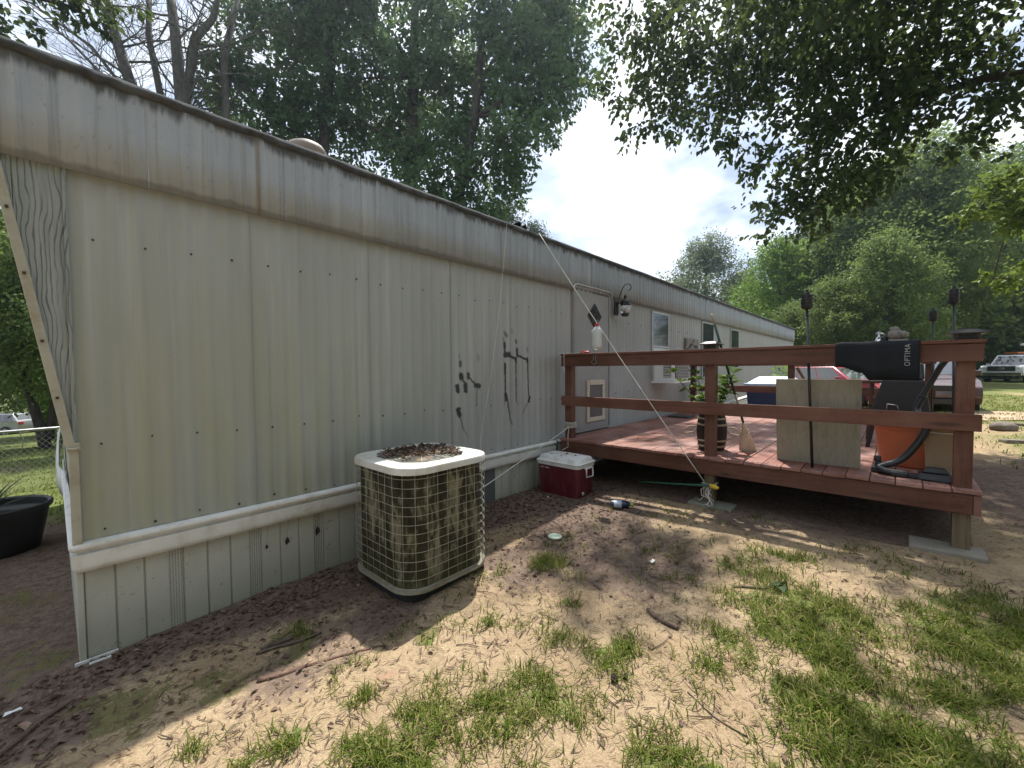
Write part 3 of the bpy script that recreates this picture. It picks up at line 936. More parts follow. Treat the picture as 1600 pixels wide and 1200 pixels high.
SID_Z = [(.60, 0), (1.6, 0), (2.50, 0)]
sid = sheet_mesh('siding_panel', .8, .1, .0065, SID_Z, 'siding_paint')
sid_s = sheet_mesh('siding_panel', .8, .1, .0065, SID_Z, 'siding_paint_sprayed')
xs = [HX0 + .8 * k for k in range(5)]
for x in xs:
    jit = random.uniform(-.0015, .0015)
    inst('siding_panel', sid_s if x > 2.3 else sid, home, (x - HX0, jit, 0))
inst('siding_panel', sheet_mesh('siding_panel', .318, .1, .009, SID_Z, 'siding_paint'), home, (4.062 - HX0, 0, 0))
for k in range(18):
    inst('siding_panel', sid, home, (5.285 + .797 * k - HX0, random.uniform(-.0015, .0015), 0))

# rows of rusty screws, two small heads per sheet rib pair: one joined part
mb = MB()
for zr in (2.145, 1.115, .655):
    x = .16
    while x < 4.3:
        r = random.uniform(.005, .0075); zz = zr + random.uniform(-.012, .012)
        mb.lathe([(r, 0), (r, .004), (r * .5, .008)], 6)
        o_ = len(mb.v) - 18
        for i in range(o_, len(mb.v)):
            vx, vy, vz = mb.v[i]; mb.v[i] = (x + vx, WY - .001 - vz, zz + vy)
        x += .2
    x = 5.5
    while x < 19.5 and zr != .655:
        mb.box(x - .006, x + .006, WY - .008, WY, zr - .006, zr + .006); x += .4
tag(mb.build('screw_heads', 'screw_rust', home), kind='stuff')

# fascia sheets
FAS = [(2.458, .034), (2.455, .0), (2.70, 0), (2.935, 0)]
fw = [.62, .455, .23, .75, .82, .40, .62, .55]
x = -.24; k = 0
cache = {}
while x < HX1 - .05:
    w = fw[k % len(fw)] if x < 5 else .8
    w = min(w, HX1 - x)
    key = round(w, 3)
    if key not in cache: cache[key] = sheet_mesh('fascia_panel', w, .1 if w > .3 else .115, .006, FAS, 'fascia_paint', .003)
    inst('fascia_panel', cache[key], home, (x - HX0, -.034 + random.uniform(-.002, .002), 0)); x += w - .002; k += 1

# roof edge strip: thick, dented, tar-smeared
mb = MB(); mb.fixn = False
N = 150
top, mid_, low, back = [], [], [], []
for i in range(N + 1):
    x = -.26 + (HX1 + .28) * (i / N) ** 1.6
    j1 = random.uniform(-.014, .010); j2 = random.uniform(-.006, .006)
    low.append((x, 2.957 + j2, 2.918 + j1 * .8)); mid_.append((x, 2.943 + j2, 2.93 + j1)); top.append((x, 2.945 + j2, 2.962 + j2 * .8)); back.append((x, 3.12, 2.975 + j2))
mb.strip(low, mid_); mb.strip(mid_, top); mb.strip(top, back)
mb.build('roof_edge', 'roof_edge_metal', home, smooth='all')
# roof skin: shallow arch
mb = MB()
prof = [(3.0 + 4.2 * i / 14, 2.966 + .20 * sin(pi * i / 14)) for i in range(15)]
mb.add([(x, y, z) for x in (-.22, HX1) for y, z in prof], [(i, i + 1, 15 + i + 1, 15 + i) for i in range(14)])
roof = mb.build('roof', 'roof_coating', home, smooth='all')
mb = MB(); mb.lathe([(.055, 0), (.055, .22), (.155, .235), (.16, .265), (.135, .31), (.08, .34), (.01, .352)], 20, (1.47, 3.62, 3.0))
mb.build('vent_cap', 'vent_metal', roof, smooth=True)
for (x, y, a, h) in ((3.42, 3.02, .5, .085), (3.56, 3.06, -.3, .10), (4.02, 3.10, .9, .06)):
    mb = MB()
    A = [(x - .16, y - .06, 2.97), (x - .05, y - .03, 2.985 + h * .5), (x + .04, y, 2.975 + h), (x + .13, y + .05, 2.975)]
    B = [(p[0] + .05 * a, p[1] + .32, p[2] + .01) for p in A]
    mb.strip(A, B)
    fl = mb.build('loose_flap', 'tar_sheet', roof)
    md = fl.modifiers.new('solid', 'SOLIDIFY'); md.thickness = .006

# end wall (raked above) and hidden sides
mb = MB()
rk = [(HX0, 0.0), (HX0, 1.123), (-.135, 2.46), (-.215, 2.965)]
mb.add([(x + .004, y, z) for x, z in rk for y in (3.02, 7.15)], [(2 * i, 2 * i + 1, 2 * i + 3, 2 * i + 2) for i in range(3)])
mb.build('end_wall', 'siding_paint', home)
mb = MB()
mb.box(HX1 - .02, HX1, 3.0, 7.15, .1, 2.97); mb.box(HX0 + .05, HX1 - .03, 7.1, 7.15, .02, 2.97)
mb.build('rear_wall', 'siding_paint', home)
# wood-grain cheek between the vertical corner and the raked trim: three boards with grooves between
def rx(z): return HX0 + (z - 1.123) * (-.135 - HX0) / (2.46 - 1.123)
edges = [(-.095, HX0 - .0015), (-.2, -.098)]
for (xa, xb) in edges:
    mb = MB()
    zb = max(1.123, 1.123 + (xb - HX0) / (-.135 - HX0) * (2.46 - 1.123))
    zt = 2.47
    za = min(zt, 1.123 + (xa - HX0) / (-.135 - HX0) * (2.46 - 1.123))
    poly = [(xb, zb), (xb, zt)] + ([(xa, zt), (xa, za)] if za < zt - .01 else [(rx(zt), zt)])
    mb.prism(poly, 'y', 2.988, 3.0)
    mb.build('cheek_board', 'embossed_woodgrain', home, bevel=.002)
mb = MB(); mb.box(HX0 - .002, HX0 + .012, 2.978, 3.0, 1.12, 2.46); mb.build('corner_bead', 'embossed_woodgrain', home)
# raked trim, corner trim, knuckle where they meet
mb = MB(); mb.bar((HX0 - .012, 2.985, 1.11), (rx(2.52) - .014, 2.985, 2.52), .036, .036, (0, 1, 0)); mb.build('rake_trim', 'cream_trim', home, bevel=.004)
mb = MB()
mb.box(HX0 - .020, HX0 + .016, 2.976, 2.994, .615, 1.10); mb.box(HX0 - .020, HX0 - .004, 2.994, 3.05, .615, 1.10)
mb.build('corner_trim', 'cream_trim', home, bevel=.003)
mb = MB(); mb.box(HX0 - .026, HX0 + .022, 2.968, 3.03, 1.085, 1.125); mb.tube([(HX0 - .02, 2.966, 1.10), (HX0, 2.958, 1.095), (HX0 + .02, 2.966, 1.10)], .008, 6); mb.build('trim_joint', 'cream_trim', home, bevel=.004)
for z in (2.22, 1.93, 1.62, 1.35):
    mb = MB(); mb.box(rx(z) - .02, rx(z) - .009, 2.960, 2.967, z - .006, z + .006); mb.build('trim_screw', 'screw_rust', home)

# white belt rail round the foot of the wall
PR = [(.0, .470), (.010, .470), (.020, .480), (.026, .497), (.024, .525), (.029, .556), (.029, .561), (.004, .564), (.003, .577), (.026, .581), (.034, .592), (.035, .604), (.028, .615), (.004, .622)]
def rail_piece(path, name='belt_rail', mat='trim_vinyl'):
    mb = MB(); mb.fixn = False
    vs = [(px + nx * o_, py + ny * o_, z) for (px, py, nx, ny) in path for o_, z in PR]
    k = len(PR)
    fs = [(i * k + j, (i + 1) * k + j, (i + 1) * k + j + 1, i * k + j + 1) for i in range(len(path) - 1) for j in range(k - 1)]
    mb.add(vs, fs)
    r = mb.build(name, mat, home, smooth=True)
    return r
arc = [(HX0, 3.0, -sin(a), -cos(a)) for a in [radians(v) for v in (0, 22, 45, 68, 90)]]
# normals along the straight runs: wall faces -y, end faces -x
rail_piece([(.292, 2.998, 0, -1)] + [(HX0, 2.998, s_[2], s_[3]) for s_ in arc] + [(HX0, 5.3, -1, 0)])
rail_piece([(4.02, 2.9965, 0, -1), (2.2, 2.9965, 0, -1), (.284, 2.9965, 0, -1)])
rail_piece([(19.6, 2.998, 0, -1), (12.0, 2.998, 0, -1), (4.05, 2.998, 0, -1)])
mb = MB()   # torn outer length of the rail, sprung away from the end wall
A = [(HX0 - .01, 4.5, .60), (HX0 - .02, 5.0, .66), (HX0 - .05, 5.5, .64), (HX0 - .04, 6.0, .80), (HX0 - .01, 6.6, .95)]
B = [(p[0] - .008 * i, p[1] + .05, p[2] - .13 - .03 * (i % 2)) for i, p in enumerate(A)]
C_ = [(p[0] + .015, p[1] - .03, p[2] - .10) for p in B]
mb.strip(A, B); mb.strip(B, C_)
tr = mb.build('torn_rail', 'vinyl_sheet', home, smooth='all'); tr['label'] = 'torn white rail sprung loose from the end wall'
md = tr.modifiers.new('solid', 'SOLIDIFY'); md.thickness = .005

# skirting: grooved vinyl sheets, each with a punched vent strip
mb = MB(); mb.fixn = False
SK = [(0, 0), (.004, .008), (.010, 0), (.115, 0), (.121, .010), (.127, 0), (.232, 0), (.238, .010), (.244, 0), (.338, 0)]
vs = [(x, y, z) for z in (-.2, .49) for x, y in SK]; n_ = len(SK)
mb.add(vs, [(i, i + 1, n_ + i + 1, n_ + i) for i in range(n_ - 1)])
sk_me = mb.mesh('skirting_panel', 'skirting_vinyl')
mb = MB(); mb.fixn = False
mb.add([(x, y, z) for z in (-.2, .49) for x, y in ((.338, 0), (.343, .004), (.398, .004), (.402, 0))], [(i, i + 1, 5 + i, 4 + i) for i in range(3)])
vs_me = mb.mesh('vent_strip', 'skirting_vinyl_perforated')
for k in range(48):
    x = HX0 + .010 + .4025 * k
    if x > HX1 - .4: break
    a = inst('skirting_panel', sk_me, home, (x - HX0, .018 + random.uniform(-.004, .004), random.uniform(-.01, .01)))
    inst('vent_strip', vs_me, a)
mb = MB(); mb.box(2.62, 3.02, 3.006, 3.012, -.1, .47); a = mb.build('dark_panel', 'jamb_dark', home); a['label'] = 'dark grey panel in the skirting'  # flat sheet, darker than the skirting beside it
mb = MB(); mb.box(HX0 - .012, HX0 + .014, 3.008, 3.03, -.1, .475); mb.box(HX0 - .012, HX0 + .0, 3.03, 7.1, -.3, .475); mb.build('corner_skirting', 'skirting_vinyl', home, bevel=.004)
mb = MB(); mb.box(HX0 - .03, HX0 + .13, 2.99, 3.0, .004, .018); mb.box(HX0 + .02, HX0 + .10, 2.96, 2.972, -.006, .010); mb.build('loose_channel', 'trim_vinyl', home)

# door with diamond light and pet flap
DX0, DX1, DZ0, DZ1 = 4.385, 5.285, .675, 2.50
mb = MB(); mb.box(DX0 + .05, DX1 - .045, 2.966, 3.01, DZ0 + .01, DZ1 - .02)
door = mb.build('door', 'door_paint', home, bevel=.006)
mb = MB(); mb.box(DX0, DX0 + .035, 2.958, 3.02, DZ0, DZ1); mb.box(DX1 - .035, DX1, 2.958, 3.02, DZ0, DZ1); mb.box(DX0 + .036, DX1 - .036, 2.960, 3.02, DZ1 - .018, DZ1 + .01); mb.box(DX0 + .036, DX1 - .036, 2.955, 3.02, DZ0 - .02, DZ0 + .009)
mb.build('frame', 'door_paint', door, bevel=.004)
mb = MB(); mb.box(DX0 + .036, DX0 + .049, 2.975, 3.01, DZ0 + .01, DZ1 - .02); mb.box(DX1 - .0445, DX1 - .036, 2.975, 3.01, DZ0 + .01, DZ1 - .02); mb.build('shadow_gap', 'jamb_dark', door)
mb = MB(); mb.tube([(DX0 - .02, 2.955, DZ1 - .03), (DX0, 2.945, DZ1 + .012), (DX0 + .06, 2.94, DZ1 + .022), (DX0 + .5, 2.94, DZ1 + .022), (DX1 - .05, 2.94, DZ1 + .018), (DX1 + .01, 2.945, DZ1 - .005), (DX1 + .025, 2.955, DZ1 - .06)], .010, 8)
mb.build('drip_cap', 'aluminium', door, smooth=True)
cx, cz, hw, hh = 4.868, 2.165, .172, .165
mb = MB(); mb.prism([(cx - hw, cz), (cx, cz - hh), (cx + hw, cz), (cx, cz + hh)], 'y', 2.955, 2.9655); dw_ = mb.build('diamond_window', 'jamb_dark', door)
mb = MB()
for (ux, uz) in ((0, .5), (0, -.5), (.5, 0), (-.5, 0)):
    mb.prism([(cx + ux * hw - hw * .44, cz + uz * hh), (cx + ux * hw, cz + uz * hh - hh * .44), (cx + ux * hw + hw * .44, cz + uz * hh), (cx + ux * hw, cz + uz * hh + hh * .44)], 'y', 2.949, 2.9545)
mb.build('pane', 'black_glass', dw_)
px0, px1, pz0, pz1 = 4.665, 5.11, .775, 1.315
mb = MB(); mb.box(px0, px0 + .06, 2.945, 2.9655, pz0, pz1); mb.box(px1 - .06, px1, 2.945, 2.9655, pz0, pz1); mb.box(px0 + .06, px1 - .06, 2.945, 2.9655, pz0, pz0 + .055); mb.box(px0 + .06, px1 - .06, 2.940, 2.9655, pz1 - .06, pz1 + .005)
pf = mb.build('pet_door', 'pet_frame', door, bevel=.004)
mb = MB(); mb.box(px0 + .061, px1 - .061, 2.955, 2.9652, pz0 + .056, pz1 - .061); mb.build('flap', 'pet_flap', pf)

# windows
def window(x0, x1, z0, z1, rail=None):
    mb = MB(); f = .028
    mb.box(x0, x0 + f, 2.968, 3.0, z0, z1); mb.box(x1 - f, x1, 2.968, 3.0, z0, z1); mb.box(x0 + f, x1 - f, 2.968, 3.0, z0, z0 + f); mb.box(x0 + f, x1 - f, 2.968, 3.0, z1 - f, z1)
    w = mb.build('window', 'aluminium', home, bevel=.003)
    parts = [(z0 + f, rail - .012), (rail + .012, z1 - f)] if rail else [(z0 + f, z1 - f)]
    for i, (a, b_) in enumerate(parts):
        mb = MB(); mb.box(x0 + f, x1 - f, 2.980 - .006 * i, 2.986 - .006 * i, a, b_); mb.build('pane', 'window_glass', w)
    if rail:
        mb = MB(); mb.box(x0 + f, x1 - f, 2.964, 2.990, rail - .0115, rail + .0115); mb.build('meeting_rail', 'aluminium', w)
    return w
window(6.67, 7.36, 1.235, 2.41, 1.83)
window(9.09, 9.84, 1.25, 2.43, 1.85)
window(11.12, 11.82, 1.45, 2.41, 1.93)

# ================================================================== deck
DZ = .655
deck = thing('deck', 'red-brown stained timber deck with two-rail fence, standing on posts beside the home', 'deck', (4.04, 2.9, .25))
bw, gap = .1353, .0044
mb = MB(); mb.box(0, 4.33, 0, bw, -.028, 0)
bd = mb.mesh('deck_board', 'stain_board')
bm = bmesh.new(); bm.from_mesh(bd); bmesh.ops.bevel(bm, geom=[e for e in bm.edges], offset=.0035, segments=1, affect='EDGES'); bm.to_mesh(bd); bm.free()
for k in range(24):
    y = -.425 + k * (bw + gap)
    o = inst('deck_board', bd, deck, (4.022 + random.uniform(-.012, .008) - 4.04, y - 2.9, DZ + random.uniform(-.002, .002) - .25))
    o.rotation_euler = (random.uniform(-.006, .006), 0, random.uniform(-.0006, .0006))
mb = MB()
for k in range(24):
    for x in (4.058, 4.72, 5.35, 5.98):
        for dy in (.03, .105):
            y = -.425 + k * (bw + gap) + dy + random.uniform(-.006, .006)
            mb.lathe([(.0048, .0), (.0042, .0028)], 6, (x + random.uniform(-.008, .008), y, DZ), cap0=False)
tag(mb.build('nail_heads', 'screw_rust', deck), kind='stuff')
def part(name, mat, fn, parent=deck, bevel=.004, label=None):
    mb = MB(); fn(mb); o = mb.build(name, mat, parent, bevel=bevel)
    if label: o['label'] = label
    return o
part('rim_joist', 'stain_rail', lambda m: m.box(4.04, 4.078, -.385, 2.915, .488, .6225))
part('rim_joist', 'stain_board', lambda m: m.box(4.043, 8.3, -.424, -.387, .486, .6215))
part('rim_joist', 'stain_rail', lambda m: m.box(8.27, 8.305, -.384, 2.9, .488, .6225))
for y in (2.86, 2.45, 2.04, 1.63, 1.21, .80, .39, -.02):
    part('joist', 'raw_joist', lambda m: m.box(4.09, 8.26, y, y + .036, .492, .6215), bevel=0)
posts = [(4.084, 2.80, 1.618), (4.084, 1.223, 1.618), (4.084, -.384, 1.618), (8.18, 2.80, 1.618), (8.18, 1.235, 1.618), (8.18, -.384, 1.618)]
for (x, y, zt) in posts:
    part('post', 'stain_post', lambda m: m.box(x, x + .089, y, y + .089, .487, zt))
    part('post_foot', 'raw_post', lambda m: m.box(x + .001, x + .088, y + .001, y + .088, .17, .486))
for (xr, y0, y1) in ((4.046, -.415, 2.915), (8.142, -.4, 2.9)):
    part('top_rail', 'stain_rail', lambda m: m.box(xr, xr + .036, y0, y1, 1.498, 1.6155))
    part('rail_cap', 'stain_rail', lambda m: m.box(xr - .012, xr + .118, y0 - .006, y1, 1.6185, 1.643))
    part('lower_rail', 'stain_rail', lambda m: m.box(xr, xr + .036, y0, y1, 1.040, 1.152))
part('brace', 'raw_joist', lambda m: m.bar((8.225, 1.20, 1.46), (8.225, .98, 1.05), .036, .086, (1, 0, 0)))
# bolt heads at the corner
mb = MB()
for (y, z) in ((-.30, .60), (-.335, .535), (-.36, .575), (1.25, .59), (1.28, .53), (2.83, .58)):
    mb.sphere((4.040, y, z), .007, 8, 4, (.6, 1, 1))
mb.build('bolt', 'screw_rust', deck, smooth=True)

pv = thing('concrete_paver', 'pale concrete paver under the right corner post of the deck', 'paver', (3.97, -.28, .2), 'pavers under the deck posts')
mb = MB(); mb.box(3.965, 4.19, -.455, -.085, .13, .242); mb.build('slab', 'concrete', pv, bevel=.008)
pv = thing('concrete_paver', 'green stained paver under the middle post of the deck', 'paver', (4.05, 1.25, .2), 'pavers under the deck posts')
mb = MB(); mb.box(3.985, 4.19, 1.052, 1.425, .12, .222); mb.build('slab', 'concrete_green', pv, bevel=.008)
pv = thing('concrete_paver', 'paver in the dark beside the red cooler under the corner post', 'paver', (4.1, 2.85, .15), 'pavers under the deck posts')
mb = MB(); mb.box(3.98, 4.30, 2.70, 2.98, .08, .20); mb.build('slab', 'concrete', pv, bevel=.008)

# ------------------------------------------------------------------ condenser
def rrect(cx, cy, hx, hy, r, n=6):
    pts = []
    for (sx, sy, a0) in ((1, 1, 0), (-1, 1, 90), (-1, -1, 180), (1, -1, 270)):
        for k in range(n + 1):
            a = radians(a0 + 90 * k / n)
            pts.append((cx + sx * (hx - r) + r * cos(a), cy + sy * (hy - r) + r * sin(a)))
    return pts

def loft(mb, rings, cap0=True, cap1=True):
    n = len(rings[0]); vs = [p for r in rings for p in r]
    fs = [(i * n + j, i * n + (j + 1) % n, (i + 1) * n + (j + 1) % n, (i + 1) * n + j) for i in range(len(rings) - 1) for j in range(n)]
    if cap0: fs.append(tuple(range(n - 1, -1, -1)))
    if cap1: fs.append(tuple((len(rings) - 1) * n + j for j in range(n)))
    mb.add(vs, fs)

CX, CY, CH = 1.705, 2.42, .352
g0 = .085
ac = thing('condenser_unit', 'old mossy air conditioning condenser with white lid and wire guard on bare soil', 'air conditioner', (CX, CY, g0))
def ring(h, r, z): return [(x, y, z) for x, y in rrect(CX, CY, h, h, r)]
mb = MB(); loft(mb, [ring(.308, .12, g0 - .06), ring(.308, .12, g0 + .038)]); mb.build('pad', 'gap_shadow_black', ac)  # black block standing in for the shadow gap under the unit
mb = MB(); loft(mb, [ring(CH - .004, .165, .124), ring(CH + .005, .17, .128), ring(CH + .005, .17, .147), ring(CH - .006, .16, .150)]); mb.build('base_pan', 'condenser_base_paint', ac, smooth=True)
mb = MB(); loft(mb, [ring(CH - .022, .15, .150), ring(CH - .022, .15, .858)]); mb.build('coil', 'mossy_coil', ac, smooth=True)
mb = MB()
for k in range(13):
    z = .160 + .0552 * k
    mb.tube(ring(CH + .004, .17, z), .0017, 5, closed=True)
per = rrect(CX, CY, CH + .007, CH + .007, .173, 24)
L = [0]
for a, b_ in zip(per, per[1:] + per[:1]): L.append(L[-1] + hypot(a[0] - b_[0], a[1] - b_[1]))
for k in range(34):
    s_ = L[-1] * (k + .3) / 34
    i = max(j for j in range(len(per)) if L[j] <= s_)
    a, b_ = per[i], per[(i + 1) % len(per)]; f = (s_ - L[i]) / max(1e-6, L[i + 1] - L[i])
    x, y = a[0] + (b_[0] - a[0]) * f, a[1] + (b_[1] - a[1]) * f
    mb.tube([(x, y, .150), (x + random.uniform(-.003, .003), y + random.uniform(-.003, .003), .5), (x, y, .850)], .0015, 5)
mb.build('wire_guard', 'guard_wire', ac, smooth='all')
# lid: rounded-square pan with a round fan opening
n = 28
outer = ring(CH + .014, .175, 0); m_ = len(outer)
def onring(z, k): return [(CX + (p[0] - CX) * k, CY + (p[1] - CY) * k, z) for p in outer]
def circ(r, z):
    return [(CX + r * cos(atan2(p[1] - CY, p[0] - CX)), CY + r * sin(atan2(p[1] - CY, p[0] - CX)), z) for p in outer]
mb = MB(); loft(mb, [onring(.850, .985), onring(.848, 1.0), onring(.882, .999), onring(.8895, .988), onring(.891, .97), circ(.292, .893), circ(.284, .886), circ(.280, .80)], False, False)
mb.build('lid', 'condenser_lid_paint', ac, smooth=True)
mb = MB(); loft(mb, [circ(.279, .80), circ(.05, .80)], False, True); mb.build('shroud', 'fan_rust', ac)
mb = MB(); mb.lathe([(.09, .81), (.09, .855), (.07, .866), (.01, .868)], 20, (CX + .02, CY, 0))
for k in range(4):
    a = k * pi / 2 + .5
    mb.add([(CX + .07 * cos(a), CY + .07 * sin(a), .845), (CX + .26 * cos(a - .2), CY + .26 * sin(a - .2), .825), (CX + .26 * cos(a + .35), CY + .26 * sin(a + .35), .855), (CX + .07 * cos(a + .6), CY + .07 * sin(a + .6), .855)], [(0, 1, 2, 3)])
mb.build('fan', 'fan_rust', ac)
mb = MB()
for r in np.arange(.07, .286, .030):
    mb.tube([(CX + r * cos(t), CY + r * sin(t), .8955) for t in np.linspace(0, 2 * pi, 40, endpoint=False)], .0017, 4, closed=True)
for k in range(8):
    a = k * pi / 4 + .2
    mb.tube([(CX + .05 * cos(a), CY + .05 * sin(a), .8925), (CX + .298 * cos(a), CY + .298 * sin(a), .8925)], .0026, 4)
mb.build('fan_grille', 'condenser_lid_paint', ac, smooth='all')

# ------------------------------------------------------------------ cooler
co = thing('drinks_cooler', 'dark red drinks cooler with a white lid standing by the deck corner', 'cooler', (3.69, 2.605, .15))
def rr(x0, x1, y0, y1, r, z): return [(x, y, z) for x, y in rrect((x0 + x1) / 2, (y0 + y1) / 2, (x1 - x0) / 2, (y1 - y0) / 2, r, 4)]
mb = MB(); loft(mb, [rr(3.55, 3.85, 2.365, 2.855, .045, .145), rr(3.533, 3.865, 2.345, 2.875, .045, .455)]); mb.build('body', 'cooler_red', co, smooth=True)
mb = MB(); loft(mb, [rr(3.527, 3.871, 2.339, 2.881, .05, .452), rr(3.524, 3.874, 2.336, 2.884, .05, .485), rr(3.518, 3.880, 2.330, 2.890, .05, .489), rr(3.518, 3.880, 2.330, 2.890, .05, .497), rr(3.535, 3.865, 2.345, 2.875, .05, .503), rr(3.552, 3.848, 2.362, 2.858, .05, .540), rr(3.566, 3.834, 2.376, 2.844, .045, .546)])
mb.build('lid', 'white_plastic', co, smooth=True)
mb = MB(); mb.tube([(3.65, 2.335, .45), (3.65, 2.318, .44), (3.65, 2.316, .36), (3.77, 2.316, .355), (3.77, 2.318, .44), (3.77, 2.335, .45)], .0075, 6); mb.bar((3.64, 2.325, .447), (3.78, 2.325, .447), .014, .016); mb.build('handle', 'white_plastic', co, smooth='all')
mb = MB(); mb.lathe([(.018, 0), (.018, .012), (.012, .016)], 12); mb.v = [(3.63 + v[0], 2.352 - v[2], .19 + v[1]) for v in mb.v]; mb.build('drain_plug', 'grey_plastic', co)
mb = MB()
for (y, w) in ((2.80, .05), (2.735, .055)): mb.box(3.5325, 3.535, y - w / 2, y + w / 2, .415, .428)
mb.build('faded_print', 'print_pale', co)

# ------------------------------------------------------------------ bottle, saucer and litter on the soil
g = ground(3.57, 1.89)
bt = thing('plastic_bottle', 'dark blue plastic bottle with lime cap lying on the leaf litter', 'bottle', (3.57, 1.89, g))
M_ = Matrix.Translation((3.575, 1.885, g + .042)) @ Matrix.Rotation(radians(-62), 4, 'Z') @ Matrix.Rotation(radians(90), 4, 'Y')
mb = MB(); mb.xf = M_; mb.lathe([(.02, -.105), (.040, -.10), (.043, -.09), (.042, .02), (.034, .055), (.016, .075), (.015, .085)], 16, sx=.85, sy=1.15); mb.build('bottle_body', 'navy_plastic', bt, smooth=True)
mb = MB(); mb.xf = M_; mb.lathe([(.0445, -.07), (.0445, .0)], 16, sx=.85, sy=1.15, cap0=False, cap1=False); mb.build('paper_label', 'label_pale', bt, smooth=True)
mb = MB(); mb.xf = M_; mb.lathe([(.020, .078), (.020, .105), (.016, .108)], 12); mb.build('cap', 'lime_plastic', bt, smooth=True)
g = ground(2.65, 1.975)
mb = MB(); mb.lathe([(.028, .012), (.034, .010), (.044, .018), (.053, .022), (.056, .018), (.052, .008), (.030, .0)], 20, (2.65, 1.975, g + .002)); mb.build('saucer', 'pale_green_plastic', None, smooth=True)
tag(bpy.data.objects['saucer'], 'small pale green plastic lid lying face up on the soil', 'lid')

# ------------------------------------------------------------------ ropes
def sag(a, b_, k, n=14):
    a, b_ = Vector(a), Vector(b_)
    return [a.lerp(b_, i / n) - Vector((0, 0, 4 * k * (i / n) * (1 - i / n))) for i in range(n + 1)]
r1 = sag((3.66, 2.93, 2.965), (4.03, 1.275, .40), .03)
loop = [(4.065, 1.21, .40), (4.10, 1.21, .405), (4.18, 1.21, .40), (4.183, 1.32, .40), (4.075, 1.325, .395), (4.072, 1.21, .39)]
rope = thing('guy_rope', 'long white rope slanting from the roof edge to the middle deck post', 'rope', (4.0, 1.27, .25))
mb = MB(); mb.tube(r1, .0042, 6); mb.build('strand', 'rope_white', rope, smooth='all')
mb = MB(); mb.tube(loop, .005, 6); mb.tube([(v[0], v[1], v[2] - .014) for v in loop], .005, 6)
rr_ = random.Random(4)
for k in range(6):
    p = Vector((4.03, 1.27 + rr_.uniform(-.02, .02), .40)); pts = [p.copy()]
    for q in range(7):
        p = p + Vector((rr_.uniform(-.03, .01), rr_.uniform(-.035, .02), -.028 + rr_.uniform(-.01, .012))); p.z = max(p.z, .255 if k % 2 else .24); pts.append(p.copy())
    mb.tube(pts, .0035, 5)
mb.tube([(4.03, 1.27, .39), (4.0, 1.31, .35), (3.99, 1.30, .30), (4.0, 1.25, .285), (4.02, 1.24, .33), (4.03, 1.26, .38)], .0045, 5)
mb.build('knot', 'rope_white', rope, smooth='all')
r = thing('tie_line', 'thin dark cord from the fascia to the end of the deck rail', 'cord', (4.05, 2.87, 1.65))
mb = MB(); mb.tube(sag((4.02, 2.95, 2.48), (4.05, 2.865, 1.645), .0, 8), .002, 5); mb.build('strand', 'rope_tan', r)
mb = MB(); mb.tube([(4.03, 2.86, 1.648), (4.03, 2.862, 1.48), (4.028, 2.85, 1.44)], .003, 5); mb.tube([(4.02, 2.93, 1.652), (4.03, 2.86, 1.651), (4.05, 2.76, 1.650), (4.05, 2.60, 1.652)], .0035, 5); mb.build('loose_end', 'rope_white', r)
r = thing('tie_line', 'white cord stretched low from behind the condenser to the deck corner post', 'cord', (3.2, 2.85, .6))
mb = MB(); mb.tube(sag((2.0, 2.80, .20), (4.06, 2.80, .80), .01), .0045, 6); mb.build('strand', 'rope_white', r, smooth='all')
mb = MB()
for k in range(5):
    z = .78 + .014 * k
    mb.tube([(4.078, 2.79, z), (4.078, 2.895, z + .006), (4.178, 2.897, z), (4.18, 2.792, z + .004), (4.078, 2.79, z)], .0045, 5)
for (dy, dz_) in ((.06, .05), (-.06, .04), (.05, -.04), (-.07, -.02)): mb.tube([(4.072, 2.84, .80), (4.065, 2.84 + dy * .6, .80 + dz_), (4.06, 2.84 + dy, .80 + dz_ * .7)], .004, 5)
mb.tube([(4.072, 2.82, .80), (4.032, 2.81, .70), (4.025, 2.805, .56), (3.9, 2.80, .545)], .004, 5)
mb.build('knot', 'rope_white', r, smooth='all')
r = thing('hanging_line', 'thin white cord hanging down the siding behind the condenser', 'cord', (2.9, 2.95, .9))
mb = MB(); mb.tube([(3.14, 2.925, 2.93), (3.05, 2.93, 2.2), (2.92, 2.95, 1.4), (2.80, 2.96, .9), (2.70, 2.9, .6)], .0022, 5); mb.build('strand', 'rope_white', r)

# bag hung on the rope
p = r1[5].lerp(r1[6], .45)
fb = thing('hanging_bag', 'clear plastic bag with a red cap hanging from the white rope', 'plastic bag', tuple(p))
mb = MB(); mb.lathe([(.008, .0), (.018, -.005), (.02, -.03), (.012, -.035)], 12, (p.x, p.y, p.z)); mb.build('cap', 'red_plastic', fb, smooth=True)
mb = MB(); mb.lathe([(.014, -.03), (.035, -.05), (.062, -.075), (.054, -.12), (.056, -.18), (.060, -.235), (.054, -.262), (.02, -.27)], 14, (p.x, p.y, p.z), sx=.6, sy=1.0)
mb.v = [(x + random.uniform(-.004, .004), y + random.uniform(-.005, .005), z) for x, y, z in mb.v]; mb.build('pouch', 'clear_plastic', fb, smooth='all')
mb = MB(); mb.tube([(p.x, p.y, p.z), (p.x, p.y + .02, p.z + .02), (p.x, p.y, p.z + .035), (p.x, p.y - .02, p.z + .015), (p.x, p.y, p.z)], .003, 5); mb.build('hook', 'chrome', fb)
